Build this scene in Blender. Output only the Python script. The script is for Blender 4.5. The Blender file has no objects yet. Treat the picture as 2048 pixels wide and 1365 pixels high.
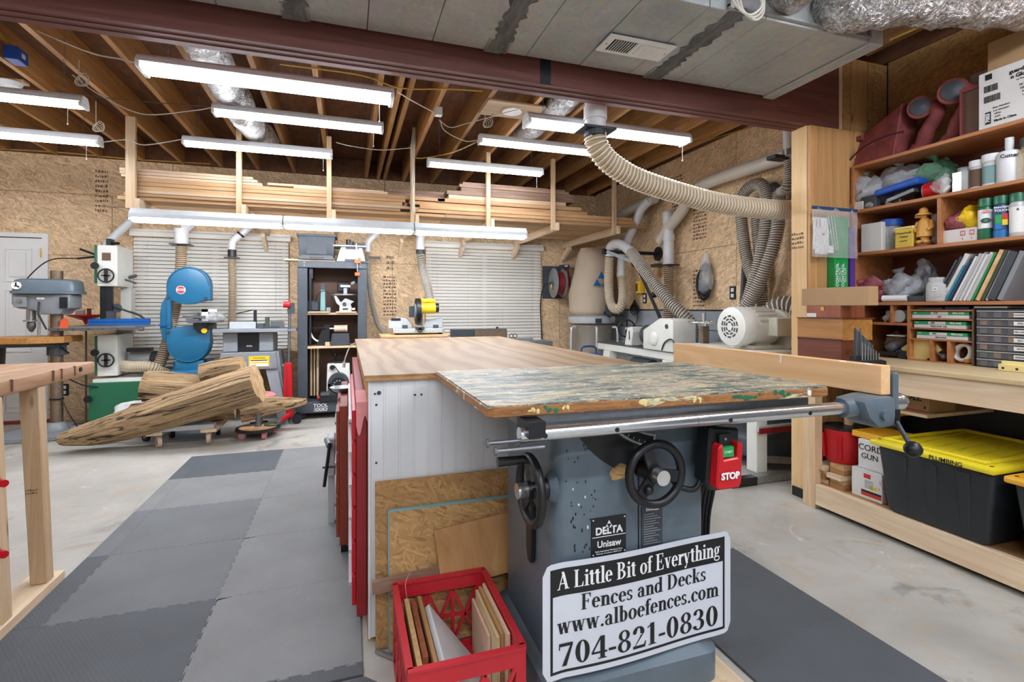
import bpy, bmesh, math, random
from mathutils import Vector, Matrix
R = random.Random(7)
S = bpy.context.scene
COL = S.collection
# ---------------------------------------------------------------- camera, world, exposure
F, HZ, TH, H = 1003.0, 615.0, math.radians(18.2), 1.27      # focal (px), horizon row, yaw, eye height
cam = bpy.data.objects.new('camera', bpy.data.cameras.new('camera'))
COL.objects.link(cam)
cam.location = (0, 0, H)
cam.rotation_euler = (math.pi / 2, 0, -TH)
cam.data.sensor_width = 36.0
cam.data.lens = 36.0 * F / 2048
cam.data.shift_y = -(682.5 - HZ) / 2048
cam.data.clip_start = 0.05
S.camera = cam
wd = bpy.data.worlds.new('world'); S.world = wd; wd.use_nodes = True
wd.node_tree.nodes['Background'].inputs[0].default_value = (0.9, 0.95, 1.0, 1)
wd.node_tree.nodes['Background'].inputs[1].default_value = 0.3
S.view_settings.view_transform = 'Standard'
S.view_settings.look = 'None'
S.view_settings.exposure = 1.06
S.view_settings.gamma = 1.0
S.view_settings.use_curve_mapping = False
S.cycles.max_bounces = 6
S.cycles.diffuse_bounces = 3
S.cycles.glossy_bounces = 3
S.cycles.transparent_max_bounces = 8
TUBE = 15.0                                                   # strength of the lamp tubes
BAYFILL = 38.0  # strength of the unseen fixtures added to light the front bay
RACKLAMP = 58.0

# ---------------------------------------------------------------- geometry helpers
SN, CS = math.sin(TH), math.cos(TH)
def P(px, py, X=None, Y=None, Z=None):
    """the point of the room seen at a pixel of the 2048x1365 photo, on a plane X=, Y= or Z="""
    t = (px - 1024) / F; v = (HZ - py) / F
    rx, ry = SN + t * CS, CS - t * SN
    d = X / rx if X is not None else Y / ry if Y is not None else (Z - H) / v
    return Vector((rx * d, ry * d, H + v * d))

OFF = {}
class M:
    def __init__(s): s.v = []; s.f = []
    def add(s, vs, fs):
        n = len(s.v); s.v += [tuple(p) for p in vs]; s.f += [tuple(i + n for i in f) for f in fs]; return s
    def box(s, a, b):
        x0, y0, z0 = (min(a[i], b[i]) for i in range(3)); x1, y1, z1 = (max(a[i], b[i]) for i in range(3))
        return s.add([(x0,y0,z0),(x1,y0,z0),(x1,y1,z0),(x0,y1,z0),(x0,y0,z1),(x1,y0,z1),(x1,y1,z1),(x0,y1,z1)],
                     [(3,2,1,0),(4,5,6,7),(0,1,5,4),(1,2,6,5),(2,3,7,6),(3,0,4,7)])
    def cb(s, c, d): return s.box([c[i]-d[i]/2 for i in range(3)], [c[i]+d[i]/2 for i in range(3)])
    def hexa(s, a, b):  # two quads of 4 points
        return s.add(list(a)+list(b), [(3,2,1,0),(4,5,6,7),(0,1,5,4),(1,2,6,5),(2,3,7,6),(3,0,4,7)])
    def bar(s, p, q, w, h, up=(0,0,1)):   # rectangular bar from p to q
        p, q = Vector(p), Vector(q); d = (q-p).normalized(); u = Vector(up)
        if abs(d.dot(u)) > .98: u = Vector((0,1,0))
        r = d.cross(u).normalized(); u = r.cross(d).normalized()
        o = [r*w/2*i + u*h/2*j for i, j in ((-1,-1),(1,-1),(1,1),(-1,1))]
        return s.hexa([p+k for k in o], [q+k for k in o])
    def cyl(s, p, q, r, r2=None, n=16, cap=True):
        p, q = Vector(p), Vector(q); d = q-p; r2 = r if r2 is None else r2
        a = d.orthogonal().normalized(); b = d.cross(a).normalized()
        vs = [p+(a*math.cos(2*math.pi*i/n)+b*math.sin(2*math.pi*i/n))*r for i in range(n)]
        vs += [q+(a*math.cos(2*math.pi*i/n)+b*math.sin(2*math.pi*i/n))*r2 for i in range(n)]
        fs = [(i,(i+1)%n,n+(i+1)%n,n+i) for i in range(n)]
        if cap: fs += [tuple(range(n))[::-1], tuple(range(n,2*n))]
        return s.add(vs, fs)
    def ring(s, c, ax, r, w, n=24, m=8, sx=1.0):   # torus
        c = Vector(c); ax = Vector(ax).normalized(); a = ax.orthogonal().normalized(); b = ax.cross(a)
        vs = []; fs = []
        for i in range(n):
            e = a*math.cos(2*math.pi*i/n)+b*math.sin(2*math.pi*i/n)
            for j in range(m):
                t = 2*math.pi*j/m
                vs.append(c+e*(r+w*math.cos(t))+ax*w*math.sin(t)*sx)
        for i in range(n):
            for j in range(m): fs.append((i*m+j, ((i+1)%n)*m+j, ((i+1)%n)*m+(j+1)%m, i*m+(j+1)%m))
        return s.add(vs, fs)
    def sweep(s, pts, rad, n=10, cap=True, sq=None):
        """rings of radius rad (number or list) along the points"""
        pts = [Vector(p) for p in pts]; k = len(pts)
        rr = rad if isinstance(rad, (list, tuple)) else [rad]*k
        tg = [(pts[min(i+1,k-1)]-pts[max(i-1,0)]).normalized() for i in range(k)]
        a = tg[0].orthogonal().normalized(); vs = []; fs = []
        for i in range(k):
            a = (a-tg[i]*a.dot(tg[i])).normalized(); b = tg[i].cross(a)
            for j in range(n):
                t = 2*math.pi*j/n
                vs.append(pts[i]+(a*math.cos(t)+b*math.sin(t))*rr[i])
        for i in range(k-1):
            for j in range(n): fs.append((i*n+j, i*n+(j+1)%n, (i+1)*n+(j+1)%n, (i+1)*n+j))
        if cap: fs += [tuple(range(n))[::-1], tuple(range((k-1)*n, k*n))]
        return s.add(vs, fs)
    def lathe(s, prof, o=(0,0,0), ax=(0,0,1), n=20):
        """(radius, height) profile round an axis"""
        o = Vector(o); ax = Vector(ax).normalized(); a = ax.orthogonal().normalized(); b = ax.cross(a); k = len(prof)
        vs = [o+ax*h+(a*math.cos(2*math.pi*j/n)+b*math.sin(2*math.pi*j/n))*r for r, h in prof for j in range(n)]
        fs = [(i*n+j, i*n+(j+1)%n, (i+1)*n+(j+1)%n, (i+1)*n+j) for i in range(k-1) for j in range(n)]
        fs += [tuple(range(n))[::-1], tuple(range((k-1)*n, k*n))]
        return s.add(vs, fs)
    def prism(s, poly, ax, a, b):
        g = {'x': lambda u, v, w: (w,u,v), 'y': lambda u, v, w: (u,w,v), 'z': lambda u, v, w: (u,v,w)}[ax]
        n = len(poly)
        return s.add([g(u,v,a) for u, v in poly]+[g(u,v,b) for u, v in poly],
                     [(i,(i+1)%n,n+(i+1)%n,n+i) for i in range(n)]+[tuple(range(n))[::-1], tuple(range(n,2*n))])
    def sph(s, c, r, n=14, m=8):
        r = r if isinstance(r, (tuple, list)) else (r,r,r)
        vs = []; fs = []
        for i in range(m+1):
            th = math.pi*i/m
            for j in range(n):
                ph = 2*math.pi*j/n
                vs.append((c[0]+r[0]*math.sin(th)*math.cos(ph), c[1]+r[1]*math.sin(th)*math.sin(ph), c[2]+r[2]*math.cos(th)))
        for i in range(m):
            for j in range(n): fs.append((i*n+j, (i+1)*n+j, (i+1)*n+(j+1)%n, i*n+(j+1)%n))
        return s.add(vs, fs)
    def grid(s, fn, nu, nv):
        vs = [fn(i/nu, j/nv) for i in range(nu+1) for j in range(nv+1)]
        return s.add(vs, [(i*(nv+1)+j, (i+1)*(nv+1)+j, (i+1)*(nv+1)+j+1, i*(nv+1)+j+1) for i in range(nu) for j in range(nv)])
    def xf(s, mat, i0=0):
        s.v[i0:] = [tuple(mat @ Vector(p)) for p in s.v[i0:]]; return s
    def wob(s, amp, fr=9.0, seed=0):   # crumple
        q = []
        for x, y, z in s.v:
            k = [math.sin(fr*(x*1.3+y*.7+z)+seed+i*2.1)+math.sin(fr*2.3*(y-x*.6+z*1.2)+seed*2+i) for i in range(3)]
            q.append((x+amp*k[0], y+amp*k[1], z+amp*k[2]))
        s.v = q; return s
    def ob(s, name, mat, par=None, bev=0, seg=1, sm=None, label=None, cat=None, group=None, kind=None, solid=0):
        me = bpy.data.meshes.new(name)
        off = OFF.get(par.name) if par is not None else None
        v = s.v
        loc = Vector((0,0,0))
        if par is None:
            xs, ys, zs = zip(*v)
            loc = Vector(((min(xs)+max(xs))/2, (min(ys)+max(ys))/2, min(zs))) if kind != 'structure' else loc
            v = [(a-loc.x, b-loc.y, c-loc.z) for a, b, c in v]
        elif off is not None:
            v = [(a-off.x, b-off.y, c-off.z) for a, b, c in v]
        me.from_pydata(v, [], s.f)
        bm = bmesh.new(); bm.from_mesh(me)
        bmesh.ops.remove_doubles(bm, verts=bm.verts, dist=1e-6)
        bmesh.ops.recalc_face_normals(bm, faces=bm.faces)
        if bev:
            es = [e for e in bm.edges if len(e.link_faces) == 2 and e.calc_face_angle(0) > .5]
            bmesh.ops.bevel(bm, geom=es, offset=bev, segments=seg, affect='EDGES', profile=.5, clamp_overlap=True)
        if solid: bmesh.ops.solidify(bm, geom=bm.faces[:], thickness=solid)
        bm.to_mesh(me); bm.free()
        if sm:
            me.shade_smooth(); me.set_sharp_from_angle(angle=math.radians(sm if sm > 1 else 38))
        o = bpy.data.objects.new(name, me); COL.objects.link(o)
        me.materials.append(mat if not isinstance(mat, str) else MAT[mat])
        if par is None: o.location = loc; OFF[o.name] = loc
        else:
            o.parent = par
            if off is not None: OFF[o.name] = off
        tag(o, label, cat, group, kind)
        return o
def tag(o, label=None, cat=None, group=None, kind=None):
    for k, x in (('label',label),('category',cat),('group',group),('kind',kind)):
        if x: o[k] = x
    return o
def T(name, label, cat, loc=(0,0,0), rz=0, group=None, kind=None, w=False):
    """a thing: an Empty at its base; w: its parts are given in room coordinates"""
    o = bpy.data.objects.new(name, None); COL.objects.link(o); o.empty_display_size = .05
    o.location = loc; o.rotation_euler = (0,0,rz)
    tag(o, label, cat, group, kind)
    if w: OFF[o.name] = Vector(loc)
    return o
def dup(root, loc=None, rz=None, label=None, group=None):
    def cp(o, par):
        c = o.copy(); COL.objects.link(c); c.parent = par
        for ch in o.children: cp(ch, c)
        return c
    r = cp(root, None)
    if loc is not None: r.location = loc
    if rz is not None: r.rotation_euler = (0,0,rz)
    if label: r['label'] = label
    if group: r['group'] = group
    return r
def curve(pts, n=40):
    """Catmull-Rom through points, resampled evenly"""
    p = [Vector(q) for q in pts]; p = [p[0]*2-p[1]]+p+[p[-1]*2-p[-2]]; out = []
    for i in range(1, len(p)-2):
        for k in range(24):
            t = k/24; a, b, c, d = p[i-1:i+3]
            out.append(.5*((2*b)+(c-a)*t+(2*a-5*b+4*c-d)*t*t+(3*b-a-3*c+d)*t**3))
    out.append(p[-2])
    L = [0]
    for i in range(1, len(out)): L.append(L[-1]+(out[i]-out[i-1]).length)
    res = []; j = 0
    for i in range(n+1):
        s = L[-1]*i/n
        while j < len(L)-2 and L[j+1] < s: j += 1
        t = (s-L[j])/max(L[j+1]-L[j],1e-9); res.append(out[j].lerp(out[j+1], min(1,max(0,t))))
    return res
def clen(pts): return sum((pts[i+1]-pts[i]).length for i in range(len(pts)-1))
def hose(pts, r, pitch=.02, amp=.12, n=16):
    """ribbed hose mesh"""
    c = curve(pts, 60); k = max(4, int(clen(c)/(pitch*1.25))); c = curve(pts, k*4)
    rad = [r*(.86,.93,1.06,.93)[i % 4] for i in range(len(c))]
    return M().sweep(c, rad, n)
def hosecoil(pts, r, pitch):
    """the raised wire rings of a ribbed hose, one continuous helix"""
    c = curve(pts, 60); k = max(4, int(clen(c)/(pitch*1.25))); c = curve(pts, k*10)
    tg = [(c[min(i+1,len(c)-1)]-c[max(i-1,0)]).normalized() for i in range(len(c))]; a = tg[0].orthogonal().normalized(); out = []
    for i, p in enumerate(c):
        a = (a-tg[i]*a.dot(tg[i])).normalized(); b = tg[i].cross(a); t = 2*math.pi*i/10
        out.append(p+(a*math.cos(t)+b*math.sin(t))*r*1.02)
    return M().sweep(out, pitch*.27, 5)
def text(txt, size, mat, par, mw, depth=.0006, name='lettering', bold=0, align='CENTER', lab=None):
    cu = bpy.data.curves.new(name, 'FONT'); cu.body = txt; cu.size = size; cu.align_x = align; cu.align_y = 'CENTER'
    cu.extrude = depth; cu.offset = bold; cu.resolution_u = 3
    o = bpy.data.objects.new('tmp', cu); COL.objects.link(o)
    dg = bpy.context.evaluated_depsgraph_get()
    me = bpy.data.meshes.new_from_object(o.evaluated_get(dg)); bpy.data.objects.remove(o)
    me.transform(mw)
    off = OFF.get(par.name)
    if off is not None: me.transform(Matrix.Translation(-off))
    me.materials.clear(); me.materials.append(MAT[mat]); me.name = name
    q = bpy.data.objects.new(name, me); COL.objects.link(q); q.parent = par
    if off is not None: OFF[q.name] = off
    if lab: q['label'] = lab
    return q
def frame(o, x, y):
    """matrix whose local X, Y axes run along x and y in the room"""
    x = Vector(x).normalized(); y = Vector(y); y = (y-x*x.dot(y)).normalized(); z = x.cross(y)
    m = Matrix((x, y, z)).transposed().to_4x4(); m.translation = Vector(o); return m

# ---------------------------------------------------------------- materials
MAT = {}
class N:
    def __init__(s, name):
        s.m = bpy.data.materials.new(name); s.m.use_nodes = True; s.t = s.m.node_tree
        s.b = s.t.nodes['Principled BSDF']; s.out = s.t.nodes['Material Output']; MAT[name] = s.m
    def n(s, ty, **k):
        q = s.t.nodes.new('ShaderNode'+ty)
        for a, x in k.items():
            if a.startswith('i_'): q.inputs[a[2:].replace('_',' ')].default_value = x
            else: setattr(q, a, x)
        return q
    def l(s, a, b): s.t.links.new(a, b)
    def coord(s, scale=(1,1,1), rnd=True, rot=(0,0,0)):
        tc = s.n('TexCoord'); mp = s.n('Mapping'); mp.inputs['Scale'].default_value = scale; mp.inputs['Rotation'].default_value = rot
        if rnd:
            oi = s.n('ObjectInfo'); sc = s.n('VectorMath', operation='SCALE'); ad = s.n('VectorMath', operation='ADD')
            cx = s.n('CombineXYZ'); mu = s.n('Math', operation='MULTIPLY'); mu.inputs[1].default_value = 37.0
            s.l(oi.outputs['Random'], mu.inputs[0]); s.l(mu.outputs[0], cx.inputs[0]); s.l(mu.outputs[0], cx.inputs[1]); s.l(mu.outputs[0], cx.inputs[2])
            s.l(tc.outputs['Object'], ad.inputs[0]); s.l(cx.outputs[0], ad.inputs[1]); s.l(ad.outputs[0], mp.inputs[0])
        else: s.l(tc.outputs['Object'], mp.inputs[0])
        return mp.outputs[0]
    def noise(s, vec, scale, detail=4, rough=.55, dist=0):
        q = s.n('TexNoise'); q.inputs['Scale'].default_value = scale; q.inputs['Detail'].default_value = detail
        q.inputs['Roughness'].default_value = rough; q.inputs['Distortion'].default_value = dist
        s.l(vec, q.inputs['Vector']); return q.outputs['Fac']
    def ramp(s, fac, stops, interp='LINEAR'):
        q = s.n('ValToRGB'); cr = q.color_ramp; cr.interpolation = interp
        while len(cr.elements) < len(stops): cr.elements.new(.5)
        for e, (p, c) in zip(cr.elements, stops): e.position = p; e.color = (*c, 1) if len(c) == 3 else c
        s.l(fac, q.inputs[0]); return q.outputs[0]
    def mix(s, fac, a, b, mode='MIX'):
        q = s.n('MixRGB', blend_type=mode)
        for i, x in ((0,fac),(1,a),(2,b)):
            if isinstance(x, (int,float)): q.inputs[i].default_value = x
            elif isinstance(x, tuple): q.inputs[i].default_value = (*x,1)
            else: s.l(x, q.inputs[i])
        return q.outputs[0]
    def bump(s, h, st=.2, dist=.01):
        q = s.n('Bump'); q.inputs['Strength'].default_value = st; q.inputs['Distance'].default_value = dist
        s.l(h, q.inputs['Height']); s.l(q.outputs[0], s.b.inputs['Normal'])
    def fin(s, col, rough=.6, metal=0):
        if isinstance(col, tuple): s.b.inputs['Base Color'].default_value = (*col,1)
        else: s.l(col, s.b.inputs['Base Color'])
        s.b.inputs['Roughness'].default_value = rough; s.b.inputs['Metallic'].default_value = metal
        return s.m
def srgb(h):
    h = h.lstrip('#'); c = [int(h[i:i+2],16)/255 for i in (0,2,4)]
    return tuple(x/12.92 if x <= .04045 else ((x+.055)/1.055)**2.4 for x in c)
def sc(c, k): return tuple(min(1, x*k) for x in c)
def flat(name, hx, rough=.5, metal=0, var=.12, scale=9, bump=0):
    n = N(name); c = srgb(hx); v = n.coord((1,1,1)); f = n.noise(v, scale, 5, .6)
    n.fin(n.ramp(f, [(.3, sc(c,1-var)), (.7, sc(c,1+var*.6))]), rough, metal)
    if bump: n.bump(n.noise(v, scale*6, 3), bump, .004)
def wood(name, a, b, ax='x', grain=26, rough=.6, vary=.22, knots=True):
    n = N(name); A, B = srgb(a), srgb(b)
    sl = {'x':(.06,1,1),'y':(1,.06,1),'z':(1,1,.06)}[ax]
    v = n.coord(sl); f = n.noise(v, grain, 5, .6, 1.2)
    f2 = n.noise(v, grain*.22, 3, .5, .6)
    c = n.mix(n.ramp(f2, [(.35,(0,0,0)),(.65,(1,1,1))]), n.ramp(f, [(.3,B),(.7,A)]), n.ramp(f, [(.3,sc(B,.86)),(.75,sc(A,.9))]))
    oi = n.n('ObjectInfo'); mr = n.n('MapRange'); mr.inputs[3].default_value = 1-vary; mr.inputs[4].default_value = 1+vary*.45
    n.l(oi.outputs['Random'], mr.inputs[0])
    hs = n.n('HueSaturation'); n.l(mr.outputs[0], hs.inputs['Value']); n.l(c, hs.inputs['Color']); c = hs.outputs[0]
    if knots:
        vo = n.n('TexVoronoi', feature='F1'); vo.inputs['Scale'].default_value = 2.6
        n.l(n.coord({'x':(.6,2.2,2.2),'y':(2.2,.6,2.2),'z':(2.2,2.2,.6)}[ax]), vo.inputs['Vector'])
        k = n.ramp(vo.outputs['Distance'], [(.035,(1,1,1)),(.075,(0,0,0))])
        c = n.mix(k, c, sc(B,.35))
    n.fin(c, rough); n.bump(f, .12, .002)
def osb(name, hx, seed=0, k=1.0):
    """strand board: layers of long flakes lying in the plane of an upright sheet"""
    n = N(name); c = srgb(hx); base = n.coord((1,1,1)); col = None; f = None
    sx = n.n('SeparateXYZ'); n.l(base, sx.inputs[0]); ad = n.n('Math', operation='ADD'); n.l(sx.outputs[0], ad.inputs[0]); n.l(sx.outputs[1], ad.inputs[1])
    uv = n.n('CombineXYZ'); n.l(ad.outputs[0], uv.inputs[0]); n.l(sx.outputs[2], uv.inputs[1])
    wv = n.n('TexNoise', noise_dimensions='2D'); wv.inputs['Scale'].default_value = 7; wv.inputs['Detail'].default_value = 1; n.l(uv.outputs[0], wv.inputs['Vector'])
    dj = n.n('VectorMath', operation='SCALE'); dj.inputs['Scale'].default_value = .03; n.l(wv.outputs['Color'], dj.inputs[0])
    wp = n.n('VectorMath', operation='ADD'); n.l(uv.outputs[0], wp.inputs[0]); n.l(dj.outputs[0], wp.inputs[1])
    for i, ang in enumerate((.2,1.1,2.0,2.7)):
        mp = n.n('Mapping', vector_type='TEXTURE'); mp.inputs['Scale'].default_value = (.075/k,.013/k,1); mp.inputs['Rotation'].default_value = (0,0,ang); mp.inputs['Location'].default_value = (i*3.1+seed, i*1.7, 0)
        n.l(wp.outputs[0], mp.inputs[0])
        vo = n.n('TexVoronoi', feature='F1', voronoi_dimensions='2D'); vo.inputs['Scale'].default_value = 1; n.l(mp.outputs[0], vo.inputs['Vector'])
        sp = n.n('SeparateColor'); n.l(vo.outputs['Color'], sp.inputs[0])
        tone = n.ramp(sp.outputs[0], [(0, sc(c,.60)), (.2, sc(c,.86)), (.6, sc(c,1.02)), (1, (min(1,c[0]*1.3), min(1,c[1]*1.3), min(1,c[2]*1.38)))])
        msk = n.ramp(sp.outputs[1], [(.55,(0,0,0)),(.62,(.9,.9,.9))])
        col = tone if i == 0 else n.mix(msk, col, tone); f = sp.outputs[2]
    big = n.noise(base, 1.7, 2)
    col = n.mix(1.0, col, n.ramp(big, [(.35,(1,1,1)),(.7,(.88,.86,.82))]), 'MULTIPLY')
    n.fin(col, .75); n.bump(f, .04, .0015)
def metal(name, hx, rough=.35, var=.15): flat(name, hx, rough, .9, var, 30)
def emit(name, hx, st):
    n = N(name); e = n.n('Emission'); e.inputs[0].default_value = (*srgb(hx),1); e.inputs[1].default_value = st
    n.l(e.outputs[0], n.out.inputs[0])
def clear(name, hx, op=.35, rough=.15):
    """thin transparent plastic"""
    n = N(name); t = n.n('BsdfTransparent'); mx = n.n('MixShader'); mx.inputs[0].default_value = min(1, op+.10)
    n.l(t.outputs[0], mx.inputs[1])
    n.fin(srgb(hx), rough); n.b.inputs['Specular IOR Level'].default_value = .9
    v = n.coord((1,1,1)); n.bump(n.noise(v, 22, 4, .6, 1.5), .6, .02)
    n.l(n.b.outputs[0], mx.inputs[2]); n.l(mx.outputs[0], n.out.inputs[0])

wood('pine', 'e6cba6', 'd0ab80', 'z'); wood('pine_x', 'e6cba6', 'd0ab80', 'x'); wood('pine_y', 'efdabb', 'dcbd96', 'y', vary=.12)
wood('joist', 'cf9f68', 'a5733f', 'y', vary=.3); wood('beam', '7d4a3c', '5f3430', 'x', 18, vary=.0, knots=False)
wood('lumber_tan', 'd9b183', 'b98a5a', 'x', vary=.25); wood('lumber_pale', 'e3c9ab', 'c9a683', 'x', vary=.15); wood('lumber_walnut', 'b09078', '80604c', 'x', vary=.25, knots=False)
wood('pine_gold', 'efc898', 'd9a66c', 'y', 14, vary=.03); wood('pine_post', 'f0cf9c', 'e0b57a', 'z', 14, vary=.03); wood('cedar', 'c98a58', 'a8673a', 'y', 20, .5, .1, False); wood('pine_board', 'cfa06a', 'b38048', 'z', 14, .55, .2)
wood('oak', 'c98f4c', 'a06a2e', 'y', 22, .45, .05, False); wood('mahogany', '8a4a30', '5f2d1c', 'y', 22, .4, .1, False); wood('slab', 'c9a07a', 'a07450', 'y', 20, .65, .05)
wood('maple', 'e8d2a8', 'd2b684', 'y', 14, .5, .1, False); wood('scrap', 'cf9f68', 'ab7846', 'y', 24, .65, .3, False); wood('cherry', 'a85f3c', '84432a', 'z', 20, .5, .1, False)
osb('osb', 'e3c49c'); osb('osb_brown', 'b48a57', 5, 1.5); osb('osb_fine', 'c69c64', 9, 1.7)
flat('white_paint', 'dfe1e2', .45, 0, .05, 4); flat('door_white', 'e6e7e5', .4, 0, .03, 3); flat('blind', 'e6e2d7', .5, 0, .05, 3); flat('lamp_white', 'e8ebee', .35, 0, .03)
flat('black', '17191c', .4, 0, .2); flat('black_iron', '22252a', .45, .3, .2); flat('rubber', '1c1c1e', .7, 0, .2); flat('charcoal', '3b4147', .5, 0, .15)
flat('saw_grey', '62707a', .36, .1, .16, 7); flat('dark_frame', '464c53', .5, .1, .2); flat('mid_grey', '878c90', .5, .1, .1); flat('light_grey', 'b9bdbd', .45, .1, .08)
flat('blue_enamel', '1c678d', .35, 0, .07); flat('green_enamel', '24694a', .35, 0, .06); flat('white_enamel', 'e3e3da', .35, 0, .04); flat('red_enamel', 'c3151f', .35, 0, .08)
flat('dark_red', '8d1f22', .45, 0, .15); flat('dusty_red', '86403f', .75, 0, .35, 14); flat('rust_red', '8a3a26', .55, 0, .15); flat('pink', 'd98a8c', .7); flat('crate_red', 'c22530', .42, 0, .14, 6); flat('cream', 'd9d7c4', .4, 0, .05)
flat('pvc', 'd5cec0', .4, 0, .06, 4); flat('pvc_white', 'd9dadb', .35, 0, .05); flat('hose_tan', 'c4b092', .5, 0, .08); flat('hose_grey', '797267', .45, 0, .15); flat('hose_brown', '84705a', .5, 0, .12); flat('coil_tan', 'e6dac4', .45, 0, .05); flat('coil_grey', 'c6beb0', .4, 0, .08); flat('coil_brown', 'cbb799', .45, 0, .06)
flat('yellow', 'f0c417', .4, 0, .06); flat('tote_yellow', 'e6d22a', .4, 0, .06, 5); flat('tote_orange', 'e6a92c', .4, 0, .06); flat('tote_black', '262a2e', .45, 0, .2, 5); flat('blue_tarp', '2357b8', .45); flat('bright_green', '1f9a4c', .4)
flat('orange', 'e8632a', .45); flat('tag_orange', 'e55b33', .5); flat('blue_rail', '1f66b8', .3, .3); flat('teal_iron', '7fa5a5', .45, 0, .1); flat('cardboard', 'b08d66', .75, 0, .06); flat('box_white', 'd8d6d2', .6, 0, .05)
flat('paper', 'e4e3e0', .7, 0, .05); flat('canvas', 'bfae98', .85, 0, .08, 5, .15); flat('steel_tube', 'c3c6c6', .35, .3, .05); flat('purple', '5a3a8c', .5); flat('navy', '27456f', .5); flat('teal', '2b7f8d', .5); flat('olive', '3c4a34', .6); flat('pale_yellow', 'e3d08a', .5)
flat('print_black', '17181a', .5, 0, .02); flat('print_white', 'eceeef', .4, 0, .01); flat('print_red', 'c8302c', .5, 0, .02); flat('print_blue', '1e6fae', .5, 0, .02); flat('print_green', '2aa266', .5, 0, .02); flat('sign_white', 'd3d8e0', .3, 0, .02, 3); flat('sticker_yellow', 'e8c62a', .5, 0, .03)
flat('rope_white', 'd8d3c6', .6); flat('cable_yellow', 'c8a03c', .5); flat('tan_plastic', 'd6b49a', .5); flat('white_cloth', 'e6e6e2', .85); flat('bottle_white', 'dfe2e4', .35, 0, .03); flat('soft_brown', '6b5140', .7); flat('yellow_tin', 'd9b93c', .4); flat('figure_wood', 'd9a04e', .5, 0, .1); flat('red_cap', 'b8262b', .4); flat('gold', 'c9a24a', .35, .8)
metal('chrome', 'd5d8da', .16, .08); metal('steel', 'aeb2b4', .35); metal('iron', '7b7f82', .45); metal('galv', 'b4b7b5', .42, .2); metal('rusty', '8c7a68', .55, .25); metal('foil', 'd6d6d4', .22, .1)
clear('clear_plastic', 'e8ebee', .22); clear('milky_plastic', 'd9d9d6', .55, .3); clear('grey_bag', 'b9bdc2', .62, .25); clear('green_bag', '6fae86', .5, .25); clear('jar', 'cfd6da', .4, .1); clear('amber', 'd8c08a', .35, .15); clear('dusty_plastic', 'a39a8c', .5, .35); clear('drawer_clear', '8d9298', .10, .1); clear('pink_bag', 'a5525c', .75, .3)
n_ = N('window_glass'); n_.fin((.9,.95,.97), .03); n_.b.inputs['Transmission Weight'].default_value = .9
emit('tube_light', 'f0f5ff', TUBE); emit('bay_fill', 'f0f5ff', BAYFILL); emit('rack_light', 'f0f5ff', RACKLAMP)

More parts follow.
